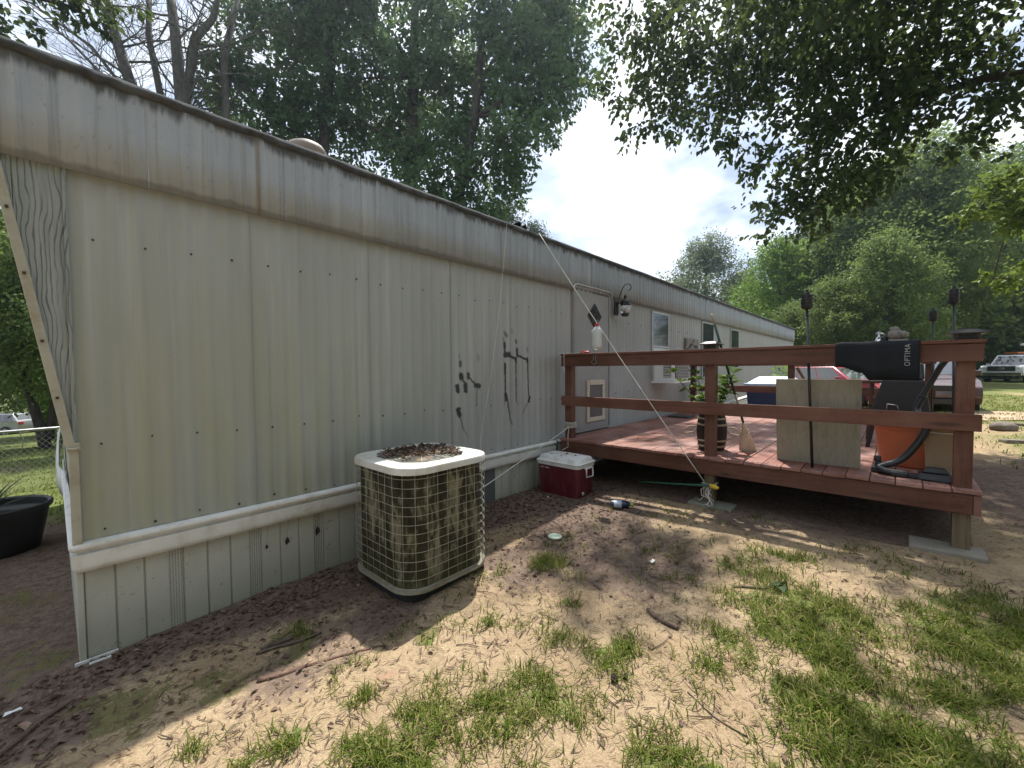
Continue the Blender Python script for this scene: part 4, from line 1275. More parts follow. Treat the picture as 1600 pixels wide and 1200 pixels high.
# small tool and clip on the rail
t_ = thing('hand_tool', 'small red handled tool lying on the deck rail beside the hanging bag', 'tool', (4.07, 2.62, 1.645))
mb = MB(); mb.xf = Matrix.Translation((4.06, 2.60, 1.656)) @ Matrix.Rotation(radians(90), 4, 'X'); mb.lathe([(.008, -.06), (.013, -.05), (.011, .0), (.013, .05), (.006, .06)], 10); mb.build('handle', 'red_plastic', t_, smooth=True)
mb = MB(); mb.tube([(4.06, 2.66, 1.656), (4.05, 2.78, 1.652)], .004, 6); mb.build('shaft', 'chrome', t_)
cl_ = thing('metal_clip', 'bent metal clip hanging on the face of the top rail', 'clip', (4.04, 2.45, 1.56))
mb = MB(); mb.tube([(4.042, 2.475, 1.615), (4.036, 2.47, 1.57), (4.036, 2.50, 1.545), (4.036, 2.46, 1.515), (4.036, 2.43, 1.53), (4.036, 2.45, 1.585), (4.042, 2.44, 1.615)], .0045, 6); mb.build('loop', 'galvanised', cl_, smooth='all')

# garden sprayer tied to the post foot
sp = thing('spray_wand', 'green watering wand with a yellow nozzle tied to the middle post foot', 'watering wand', (3.97, 1.4, .38))
mb = MB(); mb.tube([(4.06, 1.95, .30), (4.02, 1.68, .34), (3.99, 1.36, .385), (3.985, 1.27, .40), (3.98, 1.22, .405)], [.007, .008, .010, .014, .016], 8); mb.build('wand', 'green_hose', sp, smooth='all')
mb = MB(); mb.tube([(3.985, 1.228, .405), (3.975, 1.17, .40), (3.972, 1.15, .398)], [.019, .019, .012], 10); mb.build('nozzle', 'yellow_plastic', sp, smooth='all')

# ------------------------------------------------------------------ post lights
def post_light(label, x, y, s):
    t_ = thing('post_light', label, 'post light', (x, y, 1.643), 'solar cap lights on the deck posts')
    mb = MB(); mb.frustum((x, y, 1.6435), .052 * s, .052 * s, (x, y, 1.682), .060 * s, .060 * s); mb.build('housing', 'solar_cap', t_, bevel=.003)
    mb = MB(); mb.box(x - .0605 * s, x - .058 * s, y - .042 * s, y + .042 * s, 1.652, 1.676); mb.build('lens', 'black_glass', t_)
    mb = MB(); mb.frustum((x, y, 1.682), .092 * s, .092 * s, (x, y, 1.690), .092 * s, .092 * s); mb.frustum((x, y, 1.6902), .088 * s, .088 * s, (x, y, 1.712), .045 * s, .045 * s); mb.build('hood', 'solar_cap', t_, bevel=.003)
    mb = MB(); mb.box(x - .04 * s, x + .04 * s, y - .04 * s, y + .04 * s, 1.7125, 1.716); mb.build('solar_cell', 'solar_panel', t_)
post_light('dark solar cap light on the middle front post', 4.128, 1.268, .92)
post_light('dark solar cap light on the right corner post of the deck', 4.128, -.34, 1.04)

# ------------------------------------------------------------------ torches
def torch(label, b_, t2, r, hc, snuff=True):
    b_, t2 = Vector(b_), Vector(t2)
    t_ = thing('garden_torch', label, 'torch', tuple(b_), 'black garden torches round the deck')
    mb = MB(); mb.tube([b_, t2], .0105, 8); mb.build('pole', 'black_metal', t_, smooth='all')
    mb = MB(); mb.lathe([(r * .25, -.012), (r * .85, 0), (r, .008), (r, hc * .92), (r * 1.06, hc * .93), (r * 1.06, hc), (r * .55, hc + .004)], 18, tuple(t2))
    mb.build('canister', 'black_metal', t_, smooth=True)
    mb = MB()
    for k in range(14):
        for q in range(3):
            a = 2 * pi * (k + .5 * (q % 2)) / 14; z = hc * (.22 + .24 * q)
            mb.sphere((t2.x + r * 1.0 * cos(a), t2.y + r * 1.0 * sin(a), t2.z + z), .006, 5, 3)
    mb.build('punched_band', 'black_metal', t_)
    mb = MB(); mb.lathe([(r * .52, hc + .002), (r * .50, hc + .022), (r * .3, hc + .026), (r * .28, hc + .045), (.004, hc + .048)], 14, tuple(t2)); mb.build('burner', 'black_metal', t_, smooth=True)
    if snuff:
        mb = MB(); mb.tube([(t2.x, t2.y - r * 1.05, t2.z + hc), (t2.x, t2.y - r * 1.35, t2.z + hc * .85), (t2.x, t2.y - r * 1.38, t2.z + hc * .4)], .003, 5); mb.build('chain', 'black_metal', t_)
    return t_
torch('nearest black garden torch on a tall pole in front of the leaning plywood', (4.145, .492, DZ), (4.14, .545, 1.945), .040, .105)
torch('black garden torch on a pole rising beside the right corner post light', (6.5, -.47, .27), (6.5, -.437, 2.13), .040, .155, False)
torch('farthest and lowest black garden torch at the back corner of the deck', (8.05, -.36, DZ), (8.05, -.352, 2.075), .042, .135)

# ------------------------------------------------------------------ things on the deck
# plywood sheet leaning on the rail
pw = thing('plywood_sheet', 'greenish beige plywood sheet leaning inside the front deck rail', 'plywood', (4.33, .48, DZ))
M_ = Matrix.Translation((4.335, .485, DZ + .001)) @ Matrix.Rotation(radians(2.6), 4, 'Z') @ Matrix.Rotation(radians(-9.5), 4, 'Y')
mb = MB(); mb.xf = M_; mb.box(-.011, 0, -.285, .285, 0, .725); mb.build('sheet', 'plywood_sheet', pw, bevel=.002)

# black cloth with lettering over the top rail
cv = thing('black_cover', 'black fabric cover draped over the top rail with grey lettering', 'cover', (4.05, .1, 1.65))
NYc = 26
rows = []
for i in range(NYc + 1):
    y = .345 - (.345 + .118) * i / NYc
    # hem: shorter on the left, dropping to full depth
    hem = 1.468 + (0.0 if y > .30 else 0)
    if y < .30: hem = 1.468 - min(1, (.30 - y) / .10) * .045
    if y < .185: hem = 1.423 - min(1, (.185 - y) / .035) * .052
    wv = (.007 * sin(y * 21 + 2 * sin(y * 9)) + .003 * sin(y * 47 + 1)) * min(1, max(.06, (y + .01) / .12))
    col_ = [(4.19, y, 1.52 + .02 * sin(y * 20)), (4.168, y, 1.63), (4.160, y, 1.650), (4.10, y, 1.6515 + abs(wv) * .4), (4.04, y, 1.6515 + abs(wv) * .4), (4.026, y, 1.648), (4.020 + wv * .5, y, 1.62), (4.021 + wv, y, 1.55), (4.022 + wv * 1.4, y, (1.55 + hem) / 2), (4.020 + wv * 1.8, y, hem)]
    rows.append(col_)
mb = MB()
for a, b_ in zip(rows[:-1], rows[1:]): mb.strip(a, b_)
o = mb.build('cloth', 'cover_cloth', cv, smooth='all')
md = o.modifiers.new('solid', 'SOLIDIFY'); md.thickness = .003
cu = bpy.data.curves.new('lettering', 'FONT'); cu.body = 'OPTIMA'; cu.size = .044; cu.align_x = 'CENTER'; cu.align_y = 'CENTER'; cu.extrude = .0004; cu.space_character = 1.12
tmp = bpy.data.objects.new('tmp_text', cu); COL.objects.link(tmp)
bpy.context.view_layer.update()
lme = bpy.data.meshes.new_from_object(tmp.evaluated_get(bpy.context.evaluated_depsgraph_get()))
bpy.data.objects.remove(tmp)
xs_ = [v.co.x for v in lme.vertices]; k_ = .152 / (max(xs_) - min(xs_))
for v in lme.vertices:
    lx, ly, lz = v.co.x * k_, v.co.y * .95, v.co.z
    v.co = (4.0125 - lz - 4.05 + .001, -.055 + ly - .1, 1.548 + lx - 1.65)
lme.materials.clear(); lme.materials.append(MATS['print_grey'])
o = bpy.data.objects.new('lettering', lme); COL.objects.link(o); o.parent = cv

# corn broom leaning against the rail
br = thing('corn_broom', 'straw broom with a dark green handle leaning on the front rail', 'broom', (4.57, 1.02, DZ))
b0 = Vector((4.575, 1.03, DZ + .005)); tp = Vector((4.10, 1.262, 1.965)); dv = (tp - b0).normalized()
hd = b0 + dv * .30
side = Vector((.35, -.93, 0)).normalized()
mb = MB()
A = []
for (t0, w, th) in ((0, .078, .020), (.08, .066, .022), (.18, .040, .022), (.26, .022, .018), (.30, .016, .016)):
    c = b0 + dv * t0 + side * (-.028 * (1 - t0 / .3)); nrm_ = dv.cross(side).normalized()
    A.append([tuple(c + side * w * cos(a) + nrm_ * th * sin(a)) for a in np.linspace(0, 2 * pi, 14, endpoint=False)])
loft(mb, A); mb.build('bristles', 'straw_bristle', br, smooth=True)
mb = MB()
for k in range(46):
    a = random.uniform(0, 2 * pi); q = sqrt(random.random())
    s0 = b0 + dv * .12 + side * (.05 * q * cos(a) - .015) + nrm_ * .022 * q * sin(a)
    s1 = b0 - dv * random.uniform(-.01, .012) + side * (.085 * q * cos(a) - .028) + nrm_ * .028 * q * sin(a)
    s1.z = max(s1.z, DZ + .002); mb.tube([s0, s1], .0022, 3)
tag(mb.build('straws', 'straw_bristle', br), kind='stuff')
mb = MB()
for t0 in (.20, .235): mb.tube([tuple(b0 + dv * t0 + side * (.034 * cos(a) - .006) + nrm_ * .023 * sin(a)) for a in np.linspace(0, 2 * pi, 14, endpoint=False)], .0025, 4, closed=True)
mb.build('stitching', 'rope_tan', br)
mb = MB(); mb.tube([hd - dv * .02, hd + dv * .16], .0115, 8); mb.tube([hd + dv * .30, tp - dv * .10], .0115, 8); mb.build('handle', 'green_pole', br, smooth='all')
mb = MB(); mb.tube([hd + dv * .161, hd + dv * .299], .0112, 8); mb.tube([tp - dv * .099, tp - dv * .02, tp], [.0112, .0112, .007], 8); mb.build('bare_wood', 'wood_pale', br, smooth='all')

# barrel planter
BX, BY = 4.435, 1.355
bp_ = thing('barrel_planter', 'small black wooden barrel planter with pale hoops and rope handles', 'planter', (BX, BY, DZ))
prof = [(.115, 0), (.128, .06), (.137, .13), (.139, .18), (.137, .23), (.128, .30), (.118, .355)]
nst = 18
for k in range(nst):
    mb = MB(); a0, a1 = 2 * pi * k / nst + .012, 2 * pi * (k + 1) / nst - .012
    ra = [(r_ * cos(a), r_ * sin(a), z) for a in (a0, a1) for r_, z in prof]; n_ = len(prof)
    ri = [((r_ - .014) * cos(a), (r_ - .014) * sin(a), z) for a in (a0, a1) for r_, z in prof]
    vs = [(BX + x, BY + y, DZ + .002 + z) for x, y, z in ra + ri]
    fs = []
    for i in range(n_ - 1):
        fs += [(i, n_ + i, n_ + i + 1, i + 1), (2 * n_ + i, 2 * n_ + i + 1, 3 * n_ + i + 1, 3 * n_ + i), (i, i + 1, 2 * n_ + i + 1, 2 * n_ + i), (n_ + i, 3 * n_ + i, 3 * n_ + i + 1, n_ + i + 1)]
    fs += [(0, 2 * n_, 3 * n_, n_), (n_ - 1, 2 * n_ - 1, 4 * n_ - 1, 3 * n_ - 1)]
    mb.add(vs, fs); mb.build('stave', 'barrel_wood', bp_)
for z, r_ in ((.045, .1265), (.10, .1345), (.255, .1348), (.315, .1268)):
    mb = MB(); mb.lathe([(r_, z - .009), (r_ + .003, z - .008), (r_ + .003, z + .008), (r_, z + .009)], 28, (BX, BY, DZ), cap0=False, cap1=False); mb.build('hoop', 'band_brass', bp_, smooth=True)
mb = MB(); mb.lathe([(.105, .0), (.11, .335)], 18, (BX, BY, DZ)); mb.build('potting_soil', 'bark_dark', bp_)
for sgn in (1, -1):
    s_ = Vector((.30, -.95, 0)).normalized() * sgn; c = Vector((BX, BY, DZ + .19))
    mb = MB(); mb.tube([c + s_ * .138 + Vector((0, 0, .035)), c + s_ * .20 + Vector((0, 0, .035)), c + s_ * .262 + Vector((0, 0, -.01)), c + s_ * .24 + Vector((0, 0, -.04)), c + s_ * .165 + Vector((0, 0, -.025)), c + s_ * .138 + Vector((0, 0, .015))], .007, 6); mb.build('rope_handle', 'rope_tan', bp_, smooth='all')

# orange tub, cardboard box, vacuum head and hose
tb = thing('plastic_tub', 'round orange plastic tub standing behind the black hose', 'tub', (4.76, -.11, DZ))
mb = MB(); mb.lathe([(.215, .002), (.226, .012), (.262, .34), (.278, .345), (.280, .375), (.272, .380), (.264, .375), (.254, .33), (.215, .02)], 32, (4.80, -.125, DZ), cap1=True); mb.build('tub_wall', 'orange_plastic', tb, smooth=True)
mb = MB(); mb.lathe([(.260, .305), (.268, .31), (.268, .318), (.261, .322)], 32, (4.80, -.125, DZ), cap0=False, cap1=False); mb.build('rib', 'orange_plastic', tb, smooth=True)
bx = thing('cardboard_box', 'brown cardboard box beside the orange tub and corner post', 'box', (4.40, -.21, DZ))
mb = MB(); mb.frustum((4.40, -.238, DZ + .003), .085, .062, (4.40, -.238, DZ + .33), .095, .075); mb.build('carton', 'cardboard', bx, bevel=.004)
mb = MB(); mb.bar((4.302, -.238, DZ + .335), (4.27, -.238, DZ + .37), .145, .004, (1, 0, 1)); mb.build('flap', 'cardboard', bx)
vh = thing('vacuum_hose', 'black vacuum hose with floor nozzle and tube looping up from the deck to the rail', 'vacuum hose', (4.22, -.1, DZ))
pts = [(4.215, -.285, .705), (4.20, -.20, .690), (4.19, -.08, .682), (4.20, .03, .684), (4.225, .082, .70), (4.25, .055, .718), (4.26, -.01, .75), (4.265, -.06, .80), (4.265, -.11, .88), (4.262, -.148, .96), (4.268, -.172, 1.04), (4.29, -.170, 1.095), (4.335, -.125, 1.115), (4.37, -.118, 1.16), (4.385, -.15, 1.25)]
# smooth the path
def smooth_path(P, m=4):
    P = [Vector(p) for p in P]; out = []
    for i in range(len(P) - 1):
        p0, p1, p2, p3 = P[max(i - 1, 0)], P[i], P[i + 1], P[min(i + 2, len(P) - 1)]
        for k in range(m):
            t = k / m
            out.append(.5 * ((2 * p1) + (p2 - p0) * t + (2 * p0 - 5 * p1 + 4 * p2 - p3) * t * t + (3 * p1 - p0 - 3 * p2 + p3) * t ** 3))
    out.append(P[-1]); return out
sp_ = smooth_path(pts[2:], 9)
mb = MB(); mb.tube(sp_, [.0235 + (.0022 if i % 2 else -.0008) for i in range(len(sp_))], 12); mb.build('hose', 'corrugated_hose', vh, smooth='all')
mb = MB(); mb.frustum((4.24, -.225, DZ + .002), .075, .10, (4.24, -.215, DZ + .05), .06, .085); mb.frustum((4.235, -.22, DZ + .0505), .03, .07, (4.235, -.22, DZ + .09), .02, .05); mb.bar((4.20, -.17, DZ + .02), (4.19, .02, DZ + .02), .05, .035); mb.build('floor_nozzle', 'black_plastic', vh, bevel=.008)
mb = MB(); mb.box(4.25, 4.33, .03, .13, DZ + .002, DZ + .045); mb.box(4.262, 4.315, .04, .115, DZ + .0452, DZ + .085); mb.box(4.27, 4.30, .075, .118, DZ + .0852, DZ + .13); mb.build('coupling', 'black_plastic', vh, bevel=.008)
mb = MB(); mb.tube([(4.383, -.140, 1.225), (4.388, -.157, 1.27), (4.39, -.235, 1.46), (4.36, -.27, 1.53)], [.026, .019, .019, .021], 10); mb.build('wand', 'corrugated_hose', vh, smooth='all')

# black grill under the cover, small table
gr = thing('barbecue_grill', 'black barbecue grill with a chrome handle behind the black cover', 'grill', (5.72, -.02, DZ))
mb = MB(); mb.frustum((5.72, -.03, 1.02), .20, .215, (5.72, -.05, 1.34), .19, .150); mb.build('firebox', 'grill_enamel', gr, bevel=.015)
mb = MB(); mb.frustum((5.72, -.05, 1.343), .19, .150, (5.72, -.06, 1.50), .13, .13); mb.build('hood', 'grill_enamel', gr, bevel=.02)
for (x, y) in ((5.55, .145), (5.55, -.20), (5.89, .145), (5.89, -.20)):
    mb = MB(); mb.bar((x, y, 1.03), (x, y + .06 * (1 if y > 0 else -1), DZ + .002), .034, .034); mb.build('leg', 'grill_enamel', gr)
mb = MB(); mb.tube([(5.515, .065, 1.03), (5.49, .062, 1.105), (5.488, -.01, 1.095), (5.515, -.025, 1.025)], .006, 6); mb.build('handle', 'chrome', gr, smooth='all')
tb = thing('side_table', 'small dark brown table showing between the plywood and the grill', 'table', (6.3, .33, DZ))
mb = MB(); mb.box(6.1, 6.55, .085, .60, 1.285, 1.312); mb.build('table_top', 'table_wood', tb, bevel=.004)
for (x, y) in ((6.14, .20), (6.14, .55), (6.5, .20), (6.5, .55)):
    mb = MB(); mb.bar((x, y, 1.284), (x, y + .03, DZ + .002), .028, .028); mb.build('leg', 'table_wood', tb)
mb = MB(); mb.bar((6.14, .205, 1.0), (6.14, .545, 1.0), .02, .03); mb.bar((6.14, .21, 1.02), (6.14, .10, 1.275), .02, .03, (1, 0, 0)); mb.build('stretcher', 'table_wood', tb)
mt = thing('door_mat', 'flat black mat lying on the deck boards near the door', 'mat', (7.05, 2.66, DZ))
mb = MB(); mb.box(6.90, 7.22, 2.46, 2.80, DZ + .004, DZ + .022); mb.build('pad', 'black_plastic', mt, bevel=.004)

# window air conditioner
wa = thing('window_air_conditioner', 'white window air conditioner sticking out above the deck', 'air conditioner', (7.01, 2.8, 1.25))
mb = MB(); mb.box(6.70, 7.33, 2.62, 2.96, 1.262, 1.62); mb.build('casing', 'ac_white', wa, bevel=.012)
mb = MB(); mb.box(6.735, 7.295, 2.610, 2.6185, 1.30, 1.585); fr_ = mb.build('condenser_grille', 'jamb_dark', wa)
for k in range(11):
    mb = MB(); z = 1.312 + .025 * k; mb.box(6.74, 7.29, 2.602, 2.6095, z, z + .012); mb.build('louvre', 'grey_plastic', fr_)
mb = MB(); mb.box(6.690, 6.6985, 2.67, 2.79, 1.32, 1.57); sv = mb.build('side_vent', 'jamb_dark', wa)
for k in range(9):
    mb = MB(); z = 1.33 + .026 * k; mb.box(6.682, 6.6895, 2.675, 2.785, z, z + .012); mb.build('louvre', 'white_plastic', sv)
mb = MB(); mb.box(6.66, 7.37, 2.60, 2.99, 1.225, 1.2605); mb.build('support_tray', 'ac_white', wa, bevel=.004)
mb = MB(); mb.box(6.70, 7.33, 2.962, 2.972, 1.262, 1.80); mb.build('filler_panel', 'white_plastic', wa)

# wall lantern
ln = thing('wall_lantern', 'black wall lantern with a round glass and scroll arm beside the door', 'lantern', (5.44, 2.95, 2.35))
LX, LYy = 5.46, 2.83
mb = MB(); mb.box(5.36, 5.46, 2.925, 2.955, 2.22, 2.42); mb.build('back_plate', 'black_metal', ln, bevel=.01)
mb = MB()
arc_ = [(5.42, 2.925, 2.36), (5.43, 2.90, 2.46), (5.44, 2.875, 2.56), (5.46, 2.84, 2.635), (5.48, 2.80, 2.655), (5.495, 2.765, 2.63), (5.495, 2.76, 2.59), (5.485, 2.785, 2.56)]
mb.tube(smooth_path(arc_, 4), .007, 6); mb.tube([(5.41, 2.925, 2.38), (5.44, 2.87, 2.40), (LX, LYy, 2.41)], .008, 6); mb.build('scroll_arm', 'black_metal', ln, smooth='all')
mb = MB(); mb.lathe([(.01, .14), (.022, .12), (.014, .095), (.03, .075), (.062, .055), (.064, .0), (.05, -.005)], 16, (LX, LYy, 2.36)); mb.build('cap', 'black_metal', ln, smooth=True)
mb = MB(); mb.lathe([(.05, -.005), (.075, -.03), (.085, -.06), (.075, -.095), (.05, -.115)], 16, (LX, LYy, 2.36)); mb.build('globe', 'lamp_glass', ln, smooth=True)
mb = MB(); mb.lathe([(.05, -.116), (.055, -.125), (.05, -.155), (.03, -.16)], 16, (LX, LYy, 2.36)); mb.build('base', 'black_metal', ln, smooth=True)
mb = MB()
for k in range(4):
    a = k * pi / 2 + .4; mb.tube([(LX + r_ * cos(a), LYy + r_ * sin(a), 2.36 + z) for r_, z in ((.055, 0), (.082, -.03), (.091, -.06), (.081, -.095), (.052, -.12))], .0035, 5)
mb.build('cage', 'chrome', ln, smooth='all')

# wall plaque, things on the back rail
wp = thing('wall_plaque', 'square weathered plaque fixed to the siding beyond the window', 'plaque', (8.45, 2.97, 1.93))
mb = MB(); mb.box(8.14, 8.80, 2.945, 2.985, 1.815, 2.035); mb.build('board', 'weathered_block', wp, bevel=.006)
mb = MB()
rr_ = random.Random(9)
for k in range(9):
    x, z = rr_.uniform(8.25, 8.7), rr_.uniform(1.87, 1.98)
    mb.tube([(x, 2.943, z), (x + rr_.uniform(-.1, .1), 2.940, z + rr_.uniform(-.04, .05)), (x + rr_.uniform(-.12, .12), 2.943, z + rr_.uniform(-.04, .05))], .009, 5)
mb.build('relief', 'solar_cap', wp, smooth='all')
mb = MB(); mb.box(8.16, 8.78, 2.935, 2.944, 1.818, 1.845); mb.build('ledge', 'solar_cap', wp)
sq = thing('stone_ornament', 'grey-brown stone ornament on a plinth standing on the back rail', 'ornament', (8.2, -.01, 1.645))
mb = MB(); mb.frustum((8.2, -.01, 1.646), .07, .07, (8.2, -.01, 1.80), .05, .05); mb.box(8.1, 8.3, -.115, .095, 1.8005, 1.855); mb.build('plinth', 'weathered_block', sq, bevel=.008)
mb = MB(); mb.sphere((8.2, .02, 1.93), .085, 14, 9, (1, 1, .95), .14); mb.sphere((8.2, -.06, 1.92), .065, 12, 8, (1, 1, .9), .16); mb.sphere((8.2, .03, 2.0), .055, 12, 8, (1, 1, .8), .15); mb.build('carving', 'weathered_block', sq, smooth='all')
gd = thing('rail_ornament', 'small silver and black ornament on the back rail beside the stone one', 'ornament', (8.2, .17, 1.645))
mb = MB(); mb.lathe([(.045, .0), (.05, .02), (.03, .10), (.05, .16), (.05, .25), (.02, .26)], 12, (8.2, .14, 1.645)); mb.build('dark_body', 'black_plastic', gd, smooth=True)
mb = MB(); mb.tube([(8.19, .20, 1.65), (8.19, .20, 1.985)], .012, 6); mb.tube([(8.19, .235, 1.95), (8.19, .165, 1.955), (8.19, .12, 1.90)], .011, 6); mb.lathe([(.05, 0), (.045, .05), (.02, .10)], 10, (8.19, .20, 1.80)); mb.build('silver_tap', 'chrome', gd, smooth='all')

# behind the deck: bin, boards, pot plant
tt = thing('storage_bin', 'dark blue storage bin with a pale blue lid behind the deck', 'bin', (9.4, 1.75, .25))
mb = MB(); mb.frustum((9.4, 1.72, .255), .30, .36, (9.4, 1.72, 1.12), .36, .43); mb.build('tub', 'blue_tote', tt, bevel=.02)
mb = MB(); mb.frustum((9.4, 1.72, 1.122), .39, .46, (9.4, 1.72, 1.165), .39, .46); mb.frustum((9.4, 1.72, 1.1655), .36, .42, (9.46, 1.72, 1.29), .20, .26); mb.build('lid', 'tote_lid', tt, bevel=.012)
wb = thing('pale_board', 'long whitish board lying slanted behind the back rail of the deck', 'board', (9.3, 2.4, .75))
mb = MB(); mb.bar((9.0, 2.66, .70), (9.7, 2.1, .93), .16, .03); mb.build('plank', 'vinyl_sheet', wb, bevel=.003)
mb = MB(); mb.bar((8.95, 2.58, .62), (9.5, 2.25, .72), .10, .03); mb.build('yellow_edge', 'yellow_plastic', wb)
mb = MB(); mb.box(9.0, 9.7, 2.1, 2.7, .255, .62); mb.build('crate_base', 'cardboard', wb, bevel=.01)

# ================================================================== vehicles
def wheel(mb_t, mb_r, c, r, w, side):
    x, y, z = c
    prof = [(r * .66, -w / 2), (r * .94, -w / 2), (r, -w * .35), (r, w * .35), (r * .94, w / 2), (r * .66, w / 2)]
    n = 20; vs = []
    for pr, t in prof:
        for j in range(n):
            a = 2 * pi * j / n; vs.append((x + pr * cos(a), y + t, z + pr * sin(a)))
    fs = [(i * n + j, i * n + (j + 1) % n, (i + 1) * n + (j + 1) % n, (i + 1) * n + j) for i in range(len(prof) - 1) for j in range(n)]
    mb_t.add(vs, fs)
    yo = y + side * w * .42
    for k in range(5):
        a = 2 * pi * k / 5
        mb_r.bar((x, yo, z), (x + r * .64 * cos(a), yo, z + r * .64 * sin(a)), r * .20, .03, (0, 1, 0))
    mb_r.tube([(x + r * .64 * cos(t), yo, z + r * .64 * sin(t)) for t in np.linspace(0, 2 * pi, 20, endpoint=False)], r * .055, 5, closed=True)
    mb_r.tube([(x, yo - .02 * side, z), (x, yo + .02 * side, z)], r * .14, 10)


def car(name, label, cat, paint, loc, rz, L, Wd, wr, low, belt, cabin, roofz, extras=()):
    """low: lower-body side profile (x,z); cabin: (rear bottom x, rear top x, front top x, front bottom x)"""
    root = thing(name, label, cat)
    hw = Wd / 2
    mb = MB()
    k = len(low); rings = []
    for y, ins in ((-hw, .0), (hw, .0)):
        rings.append([(x, y, z) for x, z in low])
    # bulged sides: narrow at sill and shoulder
    secs = []
    for y, s in ((-hw + .06, .985), (-hw, 1.0), (hw, 1.0), (hw - .06, .985)):
        secs.append([(x * s, y, z if z < belt - .02 else z) for x, z in low])
    loft(mb, [secs[0], secs[1], secs[2], secs[3]])
    mb.build('body', paint, root, bevel=.05, seg=3, smooth=True)
    rb, rt, ft, fb = cabin
    hb, ht = hw - .07, hw - .22
    zb = belt - .03
    B = [(rb, -hb, zb), (fb, -hb, zb), (fb, hb, zb), (rb, hb, zb)]
    T = [(rt, -ht, roofz), (ft, -ht, roofz), (ft, ht, roofz), (rt, ht, roofz)]
    mb = MB(); mb.add(B + T, [(0, 1, 5, 4), (1, 2, 6, 5), (2, 3, 7, 6), (3, 0, 4, 7), (4, 5, 6, 7), (3, 2, 1, 0)])
    mb.build('cabin', paint, root, bevel=.045, seg=3, smooth=True)

    def pane(a, b_, c, d, nm='window'):
        q = [Vector(v) for v in (a, b_, c, d)]
        nn = (q[1] - q[0]).cross(q[3] - q[0]).normalized()
        mb = MB(); v = [p + nn * .006 for p in q] + [p - nn * .012 for p in q]
        mb.add(v, [(0, 1, 2, 3), (7, 6, 5, 4), (0, 4, 5, 1), (1, 5, 6, 2), (2, 6, 7, 3), (3, 7, 4, 0)])
        mb.build(nm, 'car_glass', root)

    def lerp(p, q, t): return tuple(p[i] + (q[i] - p[i]) * t for i in range(3))

    def quad(i, j, u0, u1, v0=.10, v1=.88):
        b0, b1, t0, t1 = B[i], B[j], T[i], T[j]
        lo0, lo1 = lerp(b0, t0, v0), lerp(b1, t1, v0); hi0, hi1 = lerp(b0, t0, v1), lerp(b1, t1, v1)
        return lerp(lo0, lo1, u0), lerp(lo0, lo1, u1), lerp(hi0, hi1, u1), lerp(hi0, hi1, u0)
    nwin = 3 if 'long' in extras else 2
    for s, (i, j) in ((-1, (0, 1)), (1, (2, 3))):
        cuts = [.05, .30, .62, .93] if nwin == 3 else [.06, .50, .93]
        if s > 0: cuts = [1 - c for c in cuts][::-1]
        for a, b_ in zip(cuts[:-1], cuts[1:]): pane(*quad(i, j, a + .012, b_ - .012))
    pane(*quad(1, 2, .07, .93), nm='windscreen'); pane(*quad(3, 0, .09, .91, .2), nm='rear_window')
    xf, xr = max(x for x, z in low), min(x for x, z in low)
    wx = (xf - L * .19, xr + L * .19)
    for x in wx:
        for s in (-1, 1):
            mt = MB(); mr = MB(); wheel(mt, mr, (x, s * (hw - .10), wr), wr, .21, s)
            w = mt.build('wheel', 'tyre_rubber', root, smooth=True); mr.build('rim', 'alloy', w)
            mb = MB(); mb.tube([(x + wr * 1.08 * cos(t), s * (hw + .004), wr + wr * 1.08 * sin(t)) for t in np.linspace(-.15, pi + .15, 16)], .022, 5); mb.build('wheel_arch', 'black_plastic', root, smooth='all')
    zl = belt - .16
    for s in (-1, 1):
        mb = MB(); mb.box(xf - .16, xf + .004, s * (hw - .30) - .15, s * (hw - .30) + .15, zl - .075, zl + .065); mb.build('headlight', 'lamp_clear', root, bevel=.03)
        mb = MB(); mb.box(xr - .004, xr + .15, s * (hw - .22) - .13, s * (hw - .22) + .13, zl - .07, zl + .11); mb.build('tail_light', 'lamp_red', root, bevel=.02)
        mb = MB(); mb.box(fb - .42, fb - .28, s * (hw + .07) - .09, s * (hw + .07) + .09, belt, belt + .13); mb.build('mirror', paint, root, bevel=.03)
    mb = MB(); mb.box(xf - .10, xf + .012, -.42, .42, zl - .20, zl - .07); g = mb.build('grille', 'black_plastic', root, bevel=.01)
    mb = MB(); mb.box(xf - .10, xf + .018, -hw + .16, hw - .16, .26, .40); mb.build('bumper', 'black_plastic', root, bevel=.02)
    for s in (-1, 1):
        mb = MB(); mb.box(wx[1] + wr * 1.2, wx[0] - wr * 1.2, s * hw - .008, s * hw + .008, .24, .33); mb.build('sill', 'black_plastic', root)
        mb = MB()
        for xh in ((rb + fb) / 2 + .15, rb + .45): mb.box(xh - .09, xh + .09, s * hw - .012, s * hw + .018, belt - .13, belt - .10)
        mb.build('door_handle', paint, root, bevel=.006)
    if 'rack' in extras:
        for s in (-1, 1):
            mb = MB(); mb.tube([(rt + .1, s * (ht - .05), roofz + .01), (rt + .2, s * (ht - .05), roofz + .06), (ft - .35, s * (ht - .05), roofz + .06), (ft - .2, s * (ht - .05), roofz + .01)], .018, 6); mb.build('roof_rail', 'black_plastic', root, smooth='all')
